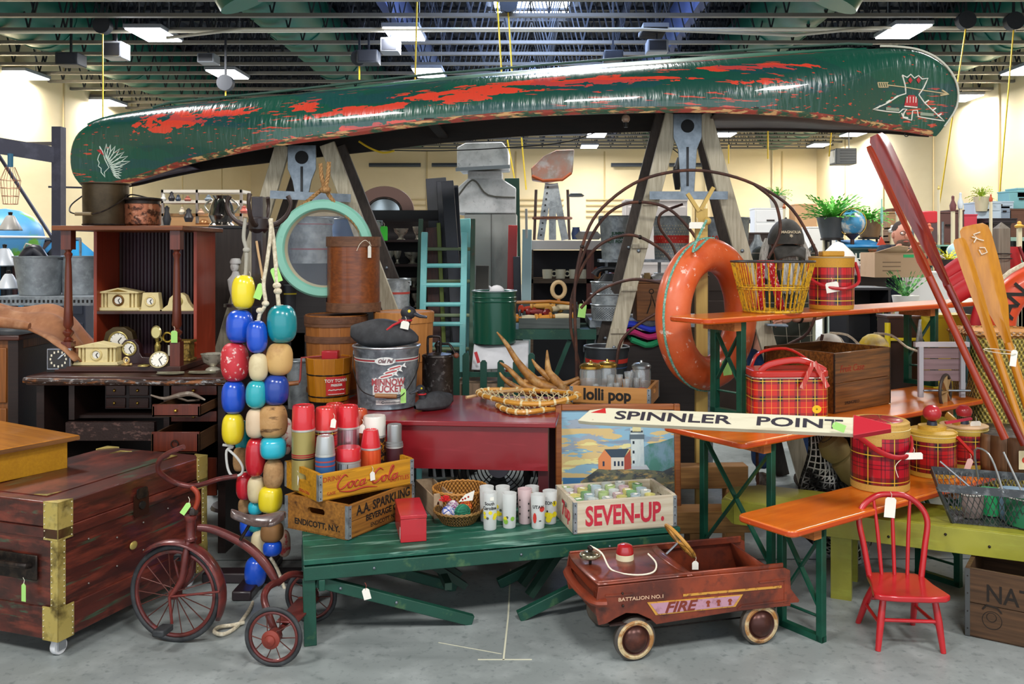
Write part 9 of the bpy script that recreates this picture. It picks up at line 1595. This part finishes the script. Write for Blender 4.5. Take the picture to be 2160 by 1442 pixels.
for nm_,px,Yc_,py in(('plant stand under the pineapple plant',1910,7.6,668),('plant stand under the yellow-green tuft',1868,6.6,725),('plant stand under the sunflowers',2000,8.8,580),('plant stand under the big fern',1755,9.6,502),('plant stand under the fern behind the globe',1834,9.9,500),('tall plant stand beyond the window panels',1640,13,440)):
 t=thing('plant_stand',nm_,'stand',(X(px,Yc_),Yc_,0));h=Z(py,Yc_)-.002;pt('top',MB().lathe([(0,h-.02),(.12,h-.02),(.12,h),(0,h)],20),dkw,t)
 for a in(0,2.1,4.2):pt('leg',MB().beam((.1*math.cos(a),.1*math.sin(a),0),(.08*math.cos(a),.08*math.sin(a),h-.02),.02,.02),dkw,t)
t=thing('desk_globe','desk globe with blue oceans on a brown stand, between the two ferns','globe',on(1812,9.3,z1));pt('stand',MB().lathe([(0,0),(.1,0),(.03,.04),(.02,.38),(.08,.44)],16),mah,t);pt('globe',MB().sph((0,0,.56),.135,24),M('#4a9ac8',.4,L=(('#e8dcc8',4,.52,.04,.95),)),t);pt('meridian',MB().ring((0,0,0),.148,.148,.006,30,6,facing((0,0,.56))),gold,t)
t=thing('doll_house','toy house with flat blue roof, red gable and yellow windows','toy house',on(1838,9.25,z1));k=9.3/F;w_=38*k;pt('body',MB().bb((-w_,0,0),(w_,.3,62*k)),M('#d8dccc',.6),t);pt('roof',MB().add([(-w_-.03,-.06,62*k),(w_+.03,-.06,62*k),(w_,.34,76*k),(-w_,.34,76*k)],[(0,1,2,3)]),M('#1f7ab0',.5),t,'blue roof',solid=.02);pt('gable',MB().prism([(w_*.6,0),(w_*1.25,0),(w_*1.25,60*k),(w_*.92,84*k),(w_*.6,60*k)],0,.03,FRONT),M('#c84020',.6),t,'red gable')
for i in range(3):pt('window',MB().bb((-w_*.85+i*w_*.45,-.01,30*k),(-w_*.5+i*w_*.45,0,52*k)),M(['#d8c85a','#6a8a8a','#e0d8a0'][i],.4),t)
t=thing('fabric_heap','heap of white tulle fabric on the turquoise table','fabric',on(1782,9.1,z1));pt('heap',MB().lathe([(.26,0),(.24,.1),(.14,.25),(.05,.34),(0,.36)],20),M('#cfcdc8',.9,bump=.8,bs=18),t);pt('fold',MB().sph((.2,-.1,.06),(.14,.1,.07),14),M('#f0eeea',.9),t)
sgn=case('dark painted board sign with white hand lettering under the turquoise table',(X(1826,9.3),9.32,Z(565,9.3)-.02),60*k,.03,42*k,M('#1a3a36',.6),'sign','painted_sign')
for s,z in(('LLIGAN',28),('EEAS',11)):pt('lettering',MB().text(s,.085,facing((0,-.004,z*k)),bold=.003),M('#e8e8d8',.6),sgn)
t=case('crate under the lettered sign',(X(1826,9.4),9.36,0),.3,.3,Z(565,9.3)-.05,tqt)
mossw=wood('#a87648','#74492a',0,.6)
BX=[(1737,548,60,70,11.1,'#e9e6e0','white glazed window sash leaning at the back wall','window sash'),(1700,500,46,70,12.5,'#d8a878','tan framed cork board at the back','board'),(1625,500,66,62,12.6,'#e8e8e6','white painted dresser behind the grey cap','dresser'),(1893,512,38,32,10.7,'#8a6a4a','open wooden crate with antlers, lower of two','crate'),(1897,455,30,16,10.8,'#6a3e24','small brown crate on the upper one','crate'),(1893,480,42,34,10.7,'#a8845c','pale wooden crate with dark inside, by the globe','crate'),(1876,575,40,50,9.0,'#8a4a26','orange-brown wooden box stack left of the carton carrier','crate'),(1858,560,26,28,8.9,'#9a6a44','small open wooden box low beside the table','crate'),(1955,560,34,50,9.2,'#b8683a','terracotta coloured box right of the carton carrier','box'),(1999,512,44,66,10.8,'#5a3a34','dark brown upright suitcase, left of the pair','suitcase'),(2021,512,26,70,10.9,'#4e302c','dark brown upright suitcase, right of the pair','suitcase'),(2046,500,30,48,11.4,'#c83a4a','pink-red panel beside the suitcases','panel'),(2084,462,56,36,11.6,'#b8c8d4','pale blue-grey drawer box, lower','drawers'),(2105,440,66,16,11.7,'#b4c4d0','pale blue-grey drawer box, flat upper one','drawers'),(2118,464,30,34,11.7,'#8a98a8','mid grey-blue drawer box left of the teal suitcases','drawers'),(2155,440,52,38,11.8,'#7ab0b4','teal suitcase at the right edge, lower of two','suitcase'),(2165,416,38,20,11.8,'#8ac0c4','teal suitcase at the right edge, upper of two','suitcase'),(2155,500,50,60,11.7,'#6a4434','brown cabinet with slatted door at the right edge','cabinet'),(2003,560,46,48,9.6,'#8ab8a0','small mint green cabinet with open front','cabinet'),(1975,500,30,30,11,'#6a4030','brown crate behind the red oars','crate'),(1925,672,40,75,8.4,'#ecebe6','tall white carton with small red label','carton'),(1968,665,100,92,8.3,'#f0eeea','big white carton with grey print','carton'),(1930,612,38,55,8.35,'#e6e2da','narrow white wine carton','carton'),(2040,612,60,60,9.8,'#d8c8a8','beige armchair block behind the cushions','armchair'),(1830,640,80,60,8.3,'#2a2622','black cabinet below the ball ornaments','cabinet'),(1840,590,34,40,8.5,'#8a6a64','mauve-brown small trunk left of the carton carrier','trunk'),(2115,470,60,10,11.2,'#2a2224','dark rack with red bottles','rack')]
for px,pb,w_,h_,Yb,c,d,ct in BX:
 k=Yb/F;z=max(0,Z(pb,Yb));tb_=[q for q in TBS if q[0]<=X(px,Yb)<=q[1]and abs(q[3]-z)<.16 and q[2]-.3<Yb<q[2]+.9];z=tb_[0][3]+.001 if tb_ else z;m_=wood(c,'#4a3020',0,.6,am=.35)if ct in('crate','cabinet')else M(c,.6)
 t=case(d,(X(px,Yb),Yb,z),w_*k,.3,h_*k-.02,m_,ct,ct.replace(' ','_'),openf=2 if 'open' in d else 0,hnd=iron if ct in('drawers','suitcase','dresser')else None,doors=2 if ct in('drawers','dresser')else 0)
 if z>.02 and not tb_:s_=case('plain stand under the '+' '.join(d.split(' ')[:7]),(X(px,Yb),Yb+.01,0),w_*k*.6,.2,z-.022,dkw,'stand','display_stand',openf=0)
for px,py,r_,Yb,c,d,ct in[(1957,458,22,10.2,'#c8202a','red chrome-edged diner chair back behind the oars','chair')]:
 k=Yb/F;t=thing('diner_chair',d,ct,(X(px,Yb),Yb,0));pt('backrest',MB().prism(rrect(2*r_*k,26*k,.06,4),0,.05,facing((0,0,Z(py,Yb)))),M(c,.4,coat=.5),t,bev=.01);pt('seat',MB().bb((-.18,-.3,.44),(.18,.05,.5)),M(c,.4),t)
 for x in(-.17,.17):pt('leg',MB().tube([(x,0,0),(x,0,Z(py,Yb)-.05)],.014,8),steel,t);pt('leg',MB().tube([(x,-.3,0),(x,-.28,.45)],.014,8),steel,t)
for px,py,w_,h_,Yb,c,d in[(2016,530,36,34,9.5,'#a8ccd4','pale blue cushion standing on the stack'),(2020,548,34,16,9.4,'#3a8a94','teal and white striped cushion lying'),(2023,575,42,30,9.3,'#a8c4cc','pale blue seat cushion under the striped one'),(1990,545,20,18,9.3,'#d8d8d4','small white round cushion'),(1775,600,30,12,8.8,'#c8b878','basket of pale balls behind the tall cooler'),(1835,605,30,14,8.4,'#e0c890','pile of pale wooden balls below the sign')]:
 k=Yb/F;t=thing('cushion',d+', right background','cushion',W(px,py+h_/2,Yb));pt('pad',MB().sph((0,0,h_/2*k),(w_/2*k,.12,h_/2*k),16),M(c,.9),t);pt('piping',MB().ring((0,0,0),w_/2*k,h_/2*k,.005,24,5,facing((0,0,h_/2*k))),M('#e8e4da',.8),t)
SM_=[(1770,548,6,30,'#f0ece4','tall white figurine'),(1790,560,5,18,'#d86a4a','small orange bird'),(1805,575,4,16,'#e8e0d8','white bottle'),(1815,575,5,18,'#c8b8a8','beige bottle'),(1825,575,4,14,'#a84a4a','red-brown bottle'),(1745,510,6,20,'#26262a','dark lantern'),(1738,500,6,28,'#3a4a6a','dark blue vase'),(2010,445,7,30,'#6a3a3a','dark bouquet'),(2026,440,6,32,'#c8d0d4','thin glass vase'),(2090,425,4,14,'#b8481c','amber bottle'),(1980,400,3,8,'#c8b060','brass ornament'),(1768,470,5,40,'#d8d0a0','straw hoop ornament'),(1700,545,14,10,'#6a7a9a','blue enamel bowl'),(1716,545,8,20,'#b8b0a8','grey stone jar'),(1950,540,5,24,'#a8b85a','green glass bottle'),(1960,488,9,14,'#c86a4a','bunch of orange flowers'),(2088,545,5,50,'#e8f0f0','white mannequin arm'),(2150,560,8,20,'#2a8a78','teal bottle'),(2150,480,10,10,'#e0a848','orange fruit pile'),(1860,470,3,50,'#8ac8b8','mint green stick'),(1882,490,9,12,'#e8e4dc','twisted white antler'),(1654,440,4,10,'#a85a2c','amber jar'),(1893,452,5,12,'#c8c8c8','wire figure')]
def rack(lab,items,Yb):
 x0=min(X(q[0],Yb)for q in items);t=thing('display_rack',lab,'rack',(x0,Yb,0))
 for px,py,r_ in items:pt('step',MB().bb((X(px,Yb)-x0-r_*Yb/F*.4,-.02,0),(X(px,Yb)-x0+r_*Yb/F*.4,.02,Z(py,Yb)-.001)),M('#d8cba8',.7),t)
rack('dark stepped rack of narrow pedestals carrying the small ornaments near the ferns',[q[:3]for q in SM_ if q[0]<1880],9.7);rack('dark stepped rack of narrow pedestals behind the red oars',[q[:3]for q in SM_ if 1880<=q[0]<=1975],9.7);rack('dark stepped rack of narrow pedestals among the cases at right',[q[:3]for q in SM_ if q[0]>1975],9.7)
for i,(px,py,r_,h_,c,d)in enumerate(SM_):
 Yb=9.7;k=Yb/F;t=thing('ornament',d+(' near the ferns' if px<1880 else ' among the cases right of the red oars' if px>1975 else ' behind the red oars'),'ornament',W(px,py,Yb));pt('body',MB().lathe([(0,0),(r_*k*.8,0),(r_*k,h_*k*.4),(r_*k*.4,h_*k*.75),(r_*k*.45,h_*k),(0,h_*k)],14),M(c,.5),t);pt('top',MB().sph((0,0,h_*k),(r_*k*.45,r_*k*.45,r_*k*.4),8),M(c,.35),t)
for px,pb,w_,h_,Yb,c,d in[(470,640,60,60,8.0,'#2a2c34','dark cabinet behind the bust'),(405,470,130,20,10.5,'#b88a5a','long wooden counter behind the silver urn'),(150,620,60,70,8.0,'#2a3040','dark blue trunk behind the second pail'),(655,470,120,14,8.5,'#3a3c3e','grey metal counter above the mint mirror'),(1560,600,160,110,8.5,'#3a2a22','dark dresser behind the life ring'),(1430,640,130,60,8.0,'#4a3626','brown cupboard under the pails'),(1385,480,130,60,9.0,'#e4dcd8','white headboard behind the hoops')]:
 k=Yb/F;case(d,(X(px,Yb),Yb,0),w_*k,.4,Z(pb-h_,Yb)-.02,M(c,.6),'cabinet','cabinet',doors=3)
